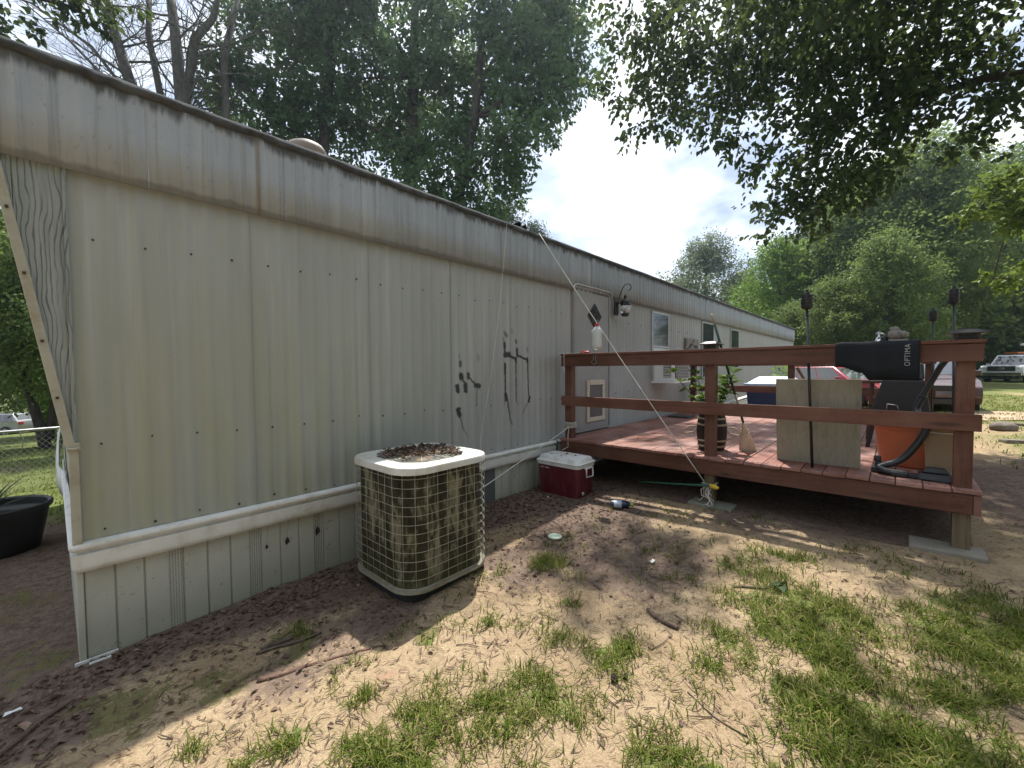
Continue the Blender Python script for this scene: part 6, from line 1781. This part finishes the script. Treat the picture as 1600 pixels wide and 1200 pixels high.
gW = 'trees along the edge of the woods'
WOODS = [  # key, angle, distance, height, width, label
    ('greyish', 24.6, 46, 13.8, 1.1, 'grey green round tree rising over the far end of the home'),
    ('greyish', 22.2, 52, 11.5, .9, 'smaller grey green tree just left of the large round one over the roof'),
    ('bright', 32.3, 38, 11.2, 1.05, 'bright green tree behind the far corner of the home'),
    ('bright', 34.6, 40, 9.4, .9, 'lower bright green tree to the right of the taller bright one'),
    ('pine', 36.6, 42, 14.8, 1.15, 'dark pine standing behind the bright green trees'),
    ('pine', 39.2, 40, 15.2, 1.1, 'dark pine left of the tall leafy wood'),
    ('tall', 41.6, 41, 15.6, 1.1, 'tall leafy tree next to the two dark pines'),
    ('open', 43.8, 38, 15.8, 1.1, 'open crowned tall tree at the middle of the wood edge'),
    ('tall', 45.6, 52, 18.5, 1.15, 'tall full crowned tree above the black torch near the corner post'),
    ('round', 48.8, 64, 21.0, 1.2, 'broad tall tree above the white truck'),
    ('tall', 51.2, 65, 22.0, 1.2, 'tall tree at the right edge of the wood above the truck'),
    ('round', 53.6, 64, 22.0, 1.3, 'tall tree just beyond the right edge of the wood'),
    ('layered', 37.4, 31, 6.6, 1.2, 'low layered tree with sunlit boughs behind the nearest torch'),
    ('layered', 34.0, 33, 5.6, 1.2, 'low bushy tree at the far corner of the home'),
    ('layered', 39.8, 33, 6.2, 1.1, 'low layered tree in front of the dark pines'),
    ('open', 41.6, 31, 8.6, 1.0, 'slim open tree with its stem showing in front of the wood'),
    ('layered', 43.2, 34, 5.6, 1.0, 'low layered tree behind the two torches at the right'),
    ('layered', 46.9, 58, 11.0, 1.2, 'low layered tree to the left of the white truck'),
    ('open', 49.4, 63, 13.0, 1.1, 'open tree directly behind the white truck'),
    ('layered', 51.6, 64, 13.0, 1.3, 'low tree at the right behind the truck cab'),
    ('round', 28.4, 55, 12.0, 1.2, 'hazy tree far behind the bright green ones'),
    ('tall', 35.5, 55, 15.0, 1.3, 'tall tree far back between the bright tree and the pine'),
    ('tall', 43.0, 54, 17.5, 1.4, 'tall tree far back behind the open crowned one'),
    ('round', 47.5, 74, 21.5, 1.5, 'tall tree far back above the corner post'),
    ('round', 51.5, 76, 23.0, 1.6, 'tall tree far back at the right edge'),
    ('open', 41.0, 36, 13.5, .7, 'slim tall open tree rising left of the two torches'),
    ('open', 44.4, 37, 14.0, .7, 'slim tall tree with a dark stem between the two torches and the cover'),
    ('tall', 37.8, 37, 12.5, .75, 'slim full tree between the nearest torch and the dark pines'),
    ('pine', -1.2, 34, 15.0, 1.1, 'pine top showing over the roof ridge where the gum crown ends'),
    ('pine', 3.0, 38, 14.4, .8, 'smaller pine top over the roof just right of the first pine'),
    ('open', -53.2, 24, 10.5, 1.1, 'leafy tree beyond the fence at the left edge'),
    ('open', -46.2, 20.5, 8.0, 1.0, 'low tree with sunlit sprays beside the raked corner of the home'),
    ('tall', -47.6, 60, 17.5, 1.5, 'tall shaded tree behind the parked silver car'),
    ('tall', -51.5, 58, 17.5, 1.5, 'tall shaded tree at the far left behind the silver car'),
    ('round', -44.5, 34, 12.0, 1.4, 'shaded round tree mostly hidden by the home corner'),
]
for key, ang, dist, h, wide, label in WOODS:
    x, y = from_view(ang, dist)
    wtree(key, 'pine_tree' if key == 'pine' else 'woodland_tree', label, x, y, h, None, wide, gW)

# trees added out of view behind and beside the viewpoint to cut sky light
gY = 'added trees out of view'
for k, (ang, dist, h, key) in enumerate(((112, 13, 12.5, 'tall'), (138, 11, 12.0, 'round'), (163, 14, 13.5, 'tall'), (188, 13, 12.0, 'round'), (150, 20, 15.0, 'round'), (200, 21, 15.0, 'tall'))):
    x, y = from_view(ang, dist)
    wtree(key, 'added_unseen_tree', 'tall leafy tree added out of view to cut sky light on the long wall', x, y, h, None, 1.25, gY)

# understorey and the dark mass of the wood behind
def bushes(name, spots, n, ln, mat, seed, flat=.75):
    rng = np.random.default_rng(seed)
    P, A, Nn, l_, tint = twig_leaves(spots, n, ln, rng, 8, .6, .2, flat, .4)
    o = bpy.data.objects.new(name, leaf_mesh(name, P, A, Nn, l_, .65, mat, 1, tint=tint, rng=rng)); COL.objects.link(o)
    return o
sp_ = []; rr_ = random.Random(5)
for k in range(150):
    a = rr_.uniform(27, 57); d_ = rr_.uniform(58, 70) if a < 45 else rr_.uniform(72, 82); x, y = from_view(a, d_); sp_.append((x, y, ground(x, y) + rr_.uniform(.2, 7.5), rr_.uniform(1.2, 2.2)))
for k in range(70):
    a = rr_.uniform(-58, -42); d_ = rr_.uniform(62, 74); x, y = from_view(a, d_); sp_.append((x, y, ground(x, y) + rr_.uniform(.2, 7.5), rr_.uniform(1.3, 2.4)))
o = bushes('far_wood', sp_, 40000, .34, 'leaf_wood', 8); tag(o, 'dense shaded wood closing the view behind the nearer trees', 'wood', kind='stuff')
sp_ = []
for k in range(60):
    a = rr_.uniform(31, 56); d_ = rr_.uniform(62, 70) if a > 45.0 else rr_.uniform(31, 43); x, y = from_view(a, d_)
    if hypot(x - 44.3, y + 6) < 5: continue
    sp_.append((x, y, ground(x, y) + rr_.uniform(.1, 1.6), rr_.uniform(.7, 1.4)))
o = bushes('undergrowth', sp_, 15000, .2, 'leaf_wood', 9); tag(o, 'green undergrowth along the foot of the woods', 'undergrowth', kind='stuff')

# twin-stemmed tree by the fence
gx_, gy_ = -.19, 20.3; g = ground(gx_, gy_)
TW = [(-.9, 19.8, 2.0, .6), (-.2, 20, 2.6, .7), (.6, 20.2, 2.8, .7), (-1.5, 20, 3.2, .8), (.2, 20.6, 3.6, .8), (-.8, 20.4, 4.2, .9), (1.1, 20.5, 3.9, .8), (-1.9, 19.6, 2.2, .5)]
tree('twin_stem_tree', 'small dark twin stemmed tree standing by the wire fence', 'tree', [(gx_, gy_, g - .1, .17), (gx_ - .08, gy_, g + .5, .14), (gx_ - .3, gy_ + .05, g + 1.8, .11), (gx_ - .5, gy_, g + 3.4, .08), (gx_ - .6, gy_, g + 5.0, .03)], TW, 5200, .13, 'leaf_wood', 'bark_dark', 44, limbs=7,
     extra=[[(gx_ + .04, gy_, g + .3, .13), (gx_ + .22, gy_, g + 1.4, .11), (gx_ + .28, gy_, g + 2.8, .09), (gx_ + .5, gy_, g + 4.6, .03)]])
o = bushes('lit_bush', [(.0, 21.8, ground(0, 21.8) + 1.0, .32), (-.12, 22.0, ground(0, 22) + 1.6, .36), (.35, 21.8, ground(0, 22) + .9, .45), (.25, 21.2, ground(0, 21) + .3, .3), (.1, 22, ground(0, 22) + 2.1, .35)], 2400, .13, 'leaf_bright', 12); tag(o, 'sunlit yellow green bush behind the twin stemmed tree', 'bush')
o = bushes('weed_plant', [(11.3, 2.05, .95, .22), (11.4, 1.9, 1.3, .18), (11.2, 2.2, .6, .25)], 420, .1, 'leaf_bright', 13); tag(o, 'bright weed growing against the home behind the blue bin', 'plant')

# ------------------------------------------------------------------ chain link fence
fy = 9.2
fn = thing('chain_link_fence', 'galvanised chain link fence across the back yard at the left', 'fence', (-1.5, fy, ground(-1.5, fy)))
ft = lambda x: ground_np(np.array([x]), np.array([fy]), False)[0] + .86
for x in (-4.3, -2.1, .25):
    mb = MB(); mb.tube([(x, fy, ground(x, fy) - .1), (x, fy, ft(x) + .02)], .026, 8); mb.sphere((x, fy, ft(x) + .035), .034, 8, 5); mb.build('fence_post', 'galvanised', fn, smooth='all')
mb = MB(); mb.tube([(-6.5, fy, ft(-6.5)), (-4, fy, ft(-4)), (-1.5, fy, ft(-1.5)), (2.5, fy, ft(2.5))], .021, 8); mb.build('top_rail', 'galvanised', fn, smooth='all')
mb = MB(); mb.fixn = False
x = -5.6
while x < 1.0:
    for sgn in (-1, 1):
        z0, z1 = ft(x) - .85, ft(x) - .02
        xe = x + sgn * (z1 - z0) * .9
        mb.tube([(x, fy - .012, z0), (xe, fy - .012, z1)], .0014, 3, cap=False)
    x += .072
mb.build('wire_mesh', 'galvanised', fn)
for x in (-1.0, -.35, .05):
    mb = MB(); mb.tube([(x, fy - .03, ft(x) + .02), (x + .05, fy - .05, ft(x) - .12), (x + .02, fy - .04, ft(x) - .30)], .006, 5)
    mb.build('tie_wire', 'galvanised', fn)

# ------------------------------------------------------------------ big pot with spiky plant
px_, py_ = -.36, 5.5; g = ground(px_, py_)
pt = thing('plant_pot', 'large round black pot standing beside the raked end of the home', 'plant pot', (px_, py_, g))
mb = MB(); mb.lathe([(.25, .0), (.29, .20), (.315, .345), (.335, .35), (.338, .385), (.325, .392), (.305, .38), (.30, .33)], 28, (px_, py_, g)); mb.build('pot_wall', 'pot_black', pt, smooth=True)
mb = MB(); mb.lathe([(.30, .32), (.01, .335)], 24, (px_, py_, g), cap0=False); mb.build('potting_soil', 'bark_dark', pt)
yk = thing('spiky_plant', 'dark spiky leaved plant growing in the black pot', 'plant', (px_ - .05, py_, g + .33))
n = 34; rngp = np.random.default_rng(3)
az = rngp.uniform(0, 2 * pi, n); el = rngp.uniform(.15, 1.2, n)
A = np.stack([np.cos(az) * np.cos(el), np.sin(az) * np.cos(el), np.sin(el)], 1)
for i in range(n):
    mb = MB(); a = Vector(A[i]); L_ = rngp.uniform(.3, .5); s = a.cross(Vector((0, 0, 1))).normalized(); base = Vector((px_ - .05, py_, g + .34))
    ca_, cb_ = [], []
    for k in range(6):
        u = k / 5; c = base + a * L_ * u + Vector((0, 0, -.22 * u * u * L_)); w = .016 * (1 - u) ** .7 + .001
        ca_.append(c - s * w); cb_.append(c + s * w)
    mb.strip(ca_, cb_); o = mb.build('leaf', 'yucca_leaf', yk)

# plant in the barrel
pl_ = thing('potted_plant', 'leafy green plant growing from the black barrel behind the middle post', 'plant', (BX, BY, DZ + .34))
mb = MB(); rngp = np.random.default_rng(17); tips = []
for k in range(7):
    a = rngp.uniform(0, 2 * pi); q = Vector((BX + .04 * cos(a), BY + .04 * sin(a), DZ + .33)); pts = [q]
    lean = Vector((cos(a), sin(a), 0)) * rngp.uniform(.02, .075)
    for i in range(5): q = q + lean + Vector((0, 0, rngp.uniform(.06, .11))); pts.append(q.copy()); tips.append((q.copy(), lean.normalized()))
    mb.tube(pts, [.006, .005, .005, .004, .003, .002], 5)
mb.build('stem', 'leaf_plant', pl_, smooth='all')
for (q, ld) in tips:
    for r_ in range(3):
        a = Vector((rngp.uniform(-1, 1), rngp.uniform(-1, 1), rngp.uniform(-.2, .6))).normalized(); L_ = rngp.uniform(.07, .13); s = a.cross(Vector((0, 0, 1))).normalized(); up_ = s.cross(a)
        mb = MB()
        mb.add([q, q + a * L_ * .3 - s * L_ * .30 + up_ * .012, q + a * L_ * .7 - s * L_ * .24 + up_ * .008, q + a * L_ - up_ * .02, q + a * L_ * .7 + s * L_ * .24 + up_ * .008, q + a * L_ * .3 + s * L_ * .30 + up_ * .012], [(0, 1, 2, 3), (0, 3, 4, 5)])
        o = mb.build('leaf', 'leaf_plant', pl_)
        at_ = o.data.attributes.new('tint', 'FLOAT', 'POINT'); at_.data.foreach_set('value', [float(rngp.uniform(.1, 1))] * 6)

# ------------------------------------------------------------------ haze volume added to stand in for lens veiling glare
mb = MB(); mb.box(-140, 160, -140, 140, -8.0, 40.0)
hm = bpy.data.materials.new('glare_haze'); hm.use_nodes = True
ht = hm.node_tree; ht.nodes.remove(ht.nodes['Principled BSDF'])
hv = ht.nodes.new('ShaderNodeVolumePrincipled'); hv.inputs['Color'].default_value = (0.72, 0.86, 1.0, 1); hv.inputs['Density'].default_value = 0.0011; hv.inputs['Anisotropy'].default_value = 0.78
ht.links.new(hv.outputs[0], ht.nodes['Material Output'].inputs['Volume'])
MATS['glare_haze'] = hm
hz_ = mb.build('haze', 'glare_haze', None); tag(hz_, 'thin haze added in place of lens veiling glare', kind='stuff')

# ================================================================== ground cover
def lookup(mask, x, y):
    i = np.clip(np.searchsorted(gx, x), 0, NX - 1); j = np.clip(np.searchsorted(gy, y), 0, NY - 1)
    return mask[j, i]


def scatter(n, x0, x1, y0, y1, dens, rng):
    x = rng.uniform(x0, x1, n); y = rng.uniform(y0, y1, n)
    k = rng.random(n) < dens(x, y)
    return x[k], y[k]


def blades(name, x, y, ln, w, rng, lean=.55, spread=.012, per=7, tintmu=.45):
    n = len(x)
    X = np.repeat(x, per) + rng.normal(0, spread, n * per); Y = np.repeat(y, per) + rng.normal(0, spread, n * per)
    Z = ground_np(X, Y) - .004
    N = len(X); az = rng.uniform(0, 2 * pi, N); le = lean * (.3 + rng.random(N))
    L_ = np.repeat(ln * (.5 + .9 * rng.random(n)), per) * (.6 + .7 * rng.random(N)); wd = w * (.7 + .6 * rng.random(N))
    D = np.stack([np.cos(az), np.sin(az), np.zeros(N)], 1); S = np.stack([-np.sin(az), np.cos(az), np.zeros(N)], 1)
    P = np.stack([X, Y, Z], 1); up = np.array([0, 0, 1.0])
    M = P + D * (L_ * le * .45)[:, None] + up * (L_ * .55)[:, None]
    T = P + D * (L_ * le * 1.25)[:, None] + up * (L_ * np.clip(.95 - le * .55, .25, 1))[:, None]
    V = np.stack([P - S * wd[:, None] / 2, P + S * wd[:, None] / 2, M + S * wd[:, None] * .42, M - S * wd[:, None] * .42, T], 1).reshape(-1, 3)
    F = (np.arange(N)[:, None] * 5 + np.array([0, 1, 2, 3, 3, 2, 4])[None]).ravel()
    st = (np.arange(N)[:, None] * 7 + np.array([0, 4])[None]).ravel()
    tint = np.clip(np.repeat(rng.normal(tintmu, .15, n), per) + rng.normal(0, .15, N) + (rng.random(N) < .16) * .6, 0, 1)
    return np_mesh(name, V, F, st, None, 'grass_blade', np.repeat(tint, 5))


rg = np.random.default_rng(55)
gd_ = lambda x, y: lookup(gm_g, x, y)
x, y = scatter(60000, -.3, 4.0, -2.2, 2.6, lambda a, b_: gd_(a, b_) * .42 * np.clip(1.6 - np.hypot(a, b_) * .28, .3, 1), rg)
o = bpy.data.objects.new('grass', blades('grass', x, y, .058, .0042, rg, lean=1.1, spread=.022, per=9, tintmu=.42)); COL.objects.link(o); tag(o, 'tufts of green grass in the sandy soil of the yard', 'grass', kind='stuff')
x, y = scatter(26000, 6.5, 24, -12, 2.6, lambda a, b_: gd_(a, b_) * .30, rg)
o = bpy.data.objects.new('lawn_grass', blades('lawn_grass', x, y, .075, .013, rg, lean=.9, spread=.05, per=5, tintmu=.6)); COL.objects.link(o); tag(o, 'lawn grass to the right of the deck', 'grass', kind='stuff')
x, y = scatter(30000, -7, .1, 5.6, 22, lambda a, b_: gd_(a, b_) * .22, rg)
o = bpy.data.objects.new('back_grass', blades('back_grass', x, y, .065, .011, rg, lean=1.0, spread=.05, per=5, tintmu=.4)); COL.objects.link(o); tag(o, 'grass of the back yard at the left', 'grass', kind='stuff')

# fallen leaves
def flat_leaves(name, x, y, z, ln, mat, rng, wr=.55, tilt=.4, tint=None):
    n = len(x); az = rng.uniform(0, 2 * pi, n)
    A = np.stack([np.cos(az), np.sin(az), rng.normal(0, tilt * .5, n)], 1)
    Nn = unit(rng.normal(size=(n, 3)) * tilt + np.array([0, 0, 1.0]))
    return leaf_mesh(name, np.stack([x, y, z], 1), A, Nn, ln * (.5 + rng.random(n)), wr, mat, 2, .3, tint, rng)


ld_ = lambda x, y: lookup(lit, x, y)
x, y = scatter(15000, -1.2, 4.1, .6, 3.0, lambda a, b_: ld_(a, b_) ** 1.6 * np.clip(1.25 - (3 - b_) * .75, .06, 1), rg)
x2, y2 = scatter(1500, -.5, 5.5, -1.5, 2.8, lambda a, b_: np.full(len(a), .4), rg)
x, y = np.r_[x, x2], np.r_[y, y2]
o = bpy.data.objects.new('fallen_leaves', flat_leaves('fallen_leaves', x, y, ground_np(x, y) + .005, .027, 'dead_leaf', rg)); COL.objects.link(o); tag(o, 'brown fallen leaves lying along the foot of the home', 'leaves', kind='stuff')
# pine straw and bits of grass thatch all over the sand
n = 26000; x = rg.uniform(-.8, 6.0, n); y = rg.uniform(-2.2, 2.95, n)
k = rg.random(n) < np.clip(1.25 - np.hypot(x - .6, y - .6) * .17, .25, 1) * (.35 + .9 * fbm(x * 3, y * 3, 91, 3)); x, y = x[k], y[k]; n = len(x)
az = rg.uniform(0, 2 * pi, n); L_ = rg.uniform(.018, .075, n); A = np.stack([np.cos(az), np.sin(az), rg.normal(0, .10, n)], 1); S = np.stack([-np.sin(az), np.cos(az), np.zeros(n)], 1)
C0 = np.stack([x, y, ground_np(x, y) + .006], 1); w = rg.uniform(.0011, .0026, n)[:, None]; bend = S * (rg.normal(0, .18, n) * L_)[:, None]
V = np.stack([C0 - S * w, C0 + S * w, C0 + A * L_[:, None] * .5 + bend + S * w, C0 + A * L_[:, None] * .5 + bend - S * w, C0 + A * L_[:, None]], 1).reshape(-1, 3)
F = (np.arange(n)[:, None] * 5 + np.array([0, 1, 2, 3, 3, 2, 4])[None]).ravel(); st = (np.arange(n)[:, None] * 7 + np.array([0, 4])[None]).ravel()
o = bpy.data.objects.new('pine_straw', np_mesh('pine_straw', V, F, st, None, 'pine_straw', np.repeat(np.clip(rg.normal(.4, .28, n), 0, 1), 5))); COL.objects.link(o); tag(o, 'dry pine straw strewn over the sandy soil', 'pine straw', kind='stuff')
m_ = 70; x = rg.uniform(4.1, 8.2, m_); y = rg.uniform(-.35, 2.85, m_)
o = bpy.data.objects.new('deck_leaves', flat_leaves('deck_leaves', x, y, np.full(m_, DZ + .006), .03, 'dead_leaf', rg, tilt=.25)); COL.objects.link(o); tag(o, 'few dry leaves scattered over the deck boards', 'leaves', kind='stuff')
# leaves caught on the condenser grille, and a few on the cooler lid
m_ = 800; a = rg.uniform(0, 2 * pi, m_); r_ = .27 * np.sqrt(rg.random(m_)); x = CX + r_ * np.cos(a); y = CY + r_ * np.sin(a)
k = (fbm(x * 9, y * 9, 15, 3) + .25 * (y - CY) / .27 > .40); x, y = x[k], y[k]
o = bpy.data.objects.new('caught_leaves', flat_leaves('caught_leaves', x, y, .898 + rg.random(len(x)) * .012, .028, 'dead_leaf', rg, tilt=.8)); COL.objects.link(o); tag(o, 'dry brown leaves piled on the fan grille of the condenser', 'leaves', kind='stuff')
for i, (x, y, label) in enumerate(((3.64, 2.74, 'dark dry leaf on the left half of the cooler lid'), (3.62, 2.62, 'dry leaf near the front edge of the cooler lid'), (3.74, 2.60, 'brown leaf at the back edge of the cooler lid'), (3.70, 2.50, 'curled leaf to the right on the cooler lid'))):
    o = bpy.data.objects.new('dry_leaf', flat_leaves('dry_leaf', np.array([x]), np.array([y]), np.array([.551]), .055, 'dead_leaf', rg, tilt=.15, tint=np.array([.1 + .15 * i]))); COL.objects.link(o); tag(o, label, 'leaf', 'dry leaves on the cooler lid')

for i, (x, z, s_, label) in enumerate(((1.03, .33, .030, 'dark dry leaf caught in a cobweb on the skirting near the condenser'), (1.23, .34, .036, 'largest curled leaf hanging on the skirting beside the condenser'), (.905, .33, .018, 'small dark leaf scrap stuck to the skirting farther from the condenser'))):
    mb = MB(); y0 = 3.004
    mb.add([(x, y0 - .008, z + s_), (x - s_ * .55, y0 - .016, z + s_ * .2), (x - s_ * .2, y0 - .006, z - s_ * .9), (x + s_ * .45, y0 - .02, z - s_ * .1), (x + s_ * .3, y0 - .010, z + s_ * .6)], [(0, 1, 2), (0, 2, 3, 4)])
    mb.tube([(x, y0 - .008, z + s_), (x + .015, y0 - .004, .468)], .0008, 3)
    tag(mb.build('hung_leaf', 'cone_brown', None), label, 'leaf', 'leaves caught on the skirting')
# roots, sticks, cones and scraps
def lying(name, label, cat, pts, r, mat, sink=.3, group=None, n=8):
    P = smooth_path([(p[0], p[1], ground(p[0], p[1]) + (1 - 2 * sink) * r) for p in pts], 4)
    rs = [r * (.55 + .45 * sin(pi * min(1, .25 + .7 * i / (len(P) - 1)))) * random.uniform(.85, 1.15) for i in range(len(P))]
    mb = MB(); mb.tube(P, rs, n); o = mb.build(name, mat, None, smooth='all'); tag(o, label, cat, group); return o
lying('tree_root', 'reddish root surfacing in the sand in front of the condenser', 'root', [(.60, 2.173), (.70, 2.13), (.80, 2.085), (.88, 2.055)], .014, 'root_red', .55)
lying('tree_root', 'thin dark root continuing towards the condenser shadow', 'root', [(.86, 2.06), (.93, 2.02), (1.0, 1.985), (1.116, 1.932)], .010, 'root_red', .55)
lying('stick', 'straight grey stick lying on the moss by the skirting', 'stick', [(.66, 2.393), (.74, 2.365), (.84, 2.32), (.95, 2.285)], .009, 'twig_brown', .1)
lying('bark_strip', 'rough bark strip beside the straight grey stick', 'bark', [(.687, 2.42), (.76, 2.40), (.833, 2.375)], .014, 'twig_brown', .3)
lying('branch', 'long dark fallen branch at the lower left corner of the yard', 'branch', [(-.26, 2.40), (-.18, 2.532), (-.12, 2.60), (-.06, 2.66), (.02, 2.70)], .010, 'twig_brown', .1)
lying('stick', 'short broken stick lying in the grass before the deck', 'stick', [(2.176, .989), (2.134, .906), (2.12, .80)], .011, 'twig_brown', .1)
lying('stick', 'thin dark stick beside the broad green leaf', 'stick', [(2.717, .70), (2.77, .62), (2.843, .52)], .008, 'twig_brown', .1)
lying('stick', 'thin twig lying across the sand near the pine cone', 'stick', [(1.75, .62), (1.70, .50), (1.68, .38)], .004, 'twig_brown', .1, n=5)
rr_ = random.Random(41)
mb = MB()
for k in range(240):
    x, y = rr_.uniform(-.6, 3.9), rr_.uniform(-1.2, 2.9); a = rr_.uniform(0, 6.28); L_ = rr_.uniform(.04, .16); z = ground(x, y) + .005
    x1, y1 = x + L_ * cos(a), y + L_ * sin(a)
    mb.tube([(x, y, z), ((x + x1) / 2 + rr_.uniform(-.012, .012), (y + y1) / 2 + rr_.uniform(-.012, .012), ground((x + x1) / 2, (y + y1) / 2) + .008), (x1, y1, ground(x1, y1) + .005)], [.0028, .0026, .0012], 4, cap=False)
tag(mb.build('twig_litter', 'twig_brown', None), 'small twigs littering the sand and soil', 'twigs', kind='stuff')
for (x, y, s, label) in ((1.618, .887, .019, 'dark round pine cone on the sand'), (1.662, .855, .013, 'small broken cone beside the round pine cone')):
    t_ = thing('pine_cone', label, 'pine cone', (x, y, ground(x, y)), 'cones on the sand'); z = ground(x, y) + s * .8
    mb = MB(); mb.sphere((x, y, z), s * .8, 10, 7, (1.1, 1, .9)); mb.build('core', 'cone_brown', t_)
    mb = MB()
    for k in range(60):
        v = Vector((rr_.gauss(0, 1), rr_.gauss(0, 1), rr_.gauss(0, 1))).normalized(); c = Vector((x, y, z)) + v * s * .75; mb.sphere(tuple(c), s * .22, 5, 3)
    tag(mb.build('scales', 'cone_brown', t_), kind='stuff')
for (x, y, mat, s, name, label, cat) in ((-.159, 2.789, 'foil_white', .028, 'paper_scrap', 'crumpled white scrap in the dim soil at the lower left', 'scrap'), (2.734, 1.208, 'foil_white', .03, 'paper_scrap', 'tiny white scrap on the shaded soil in mid yard', 'scrap'), (3.40, 2.62, 'foil_white', .018, 'paper_scrap', 'white fleck on the litter in front of the cooler', 'scrap')):
    mb = MB(); z = ground(x, y) + .012
    mb.add([(x - s, y - s * .3, z), (x, y - s * .5, z + s * .3), (x + s, y - s * .1, z), (x + s * .8, y + s * .4, z + s * .2), (x, y + s * .3, z + .004), (x - s * .8, y + s * .4, z + s * .25)], [(0, 1, 4, 5), (1, 2, 3, 4)])
    tag(mb.build(name, mat, None), label, cat)
o = bpy.data.objects.new('curled_leaf', flat_leaves('curled_leaf', np.array([-.119]), np.array([2.629]), np.array([ground(-.119, 2.629) + .01]), .09, 'dead_leaf', rg, tilt=.2, tint=np.array([1.0]))); COL.objects.link(o); tag(o, 'pale tan curled leaf near the lower left branch', 'leaf')
t_ = thing('broad_leaf', 'flat dark green weed with broad leaves before the deck', 'weed', (2.877, .51, ground(2.877, .51)))
for k in range(5):
    a = k * 1.3; o = bpy.data.objects.new('leaf', flat_leaves('leaf', np.array([.01 * cos(a)]), np.array([.01 * sin(a)]), np.array([.015]), .085, 'yucca_leaf', rg, wr=.8, tilt=.25, tint=np.array([.6]))); COL.objects.link(o); o.parent = t_
# rock and slabs on the lawn beyond the deck
mb = MB(); mb.sphere((11.2, -1.40, ground(11.2, -1.40) + .06), .155, 14, 9, (1.0, 1.15, .62), .10); tag(mb.build('boulder', 'rock_brown', None, smooth='all'), 'rounded brown boulder on the lawn right of the deck', 'boulder')
for (x, y, L_, a, label) in ((9.55, -1.33, .32, 1.9, 'flat grey slab half sunk in the lawn nearer than the boulder'), (12.3, -1.75, .40, 1.2, 'grey slab on the bare strip behind the boulder')):
    z = ground(x, y); mb = MB(); mb.xf = Matrix.Translation((x, y, z + .02)) @ Matrix.Rotation(a, 4, 'Z') @ Matrix.Rotation(.08, 4, 'X'); mb.box(-L_ / 2, L_ / 2, -.11, .11, -.05, .03); tag(mb.build('stone_slab', 'rock_brown', None, bevel=.02), label, 'slab', 'slabs on the lawn')
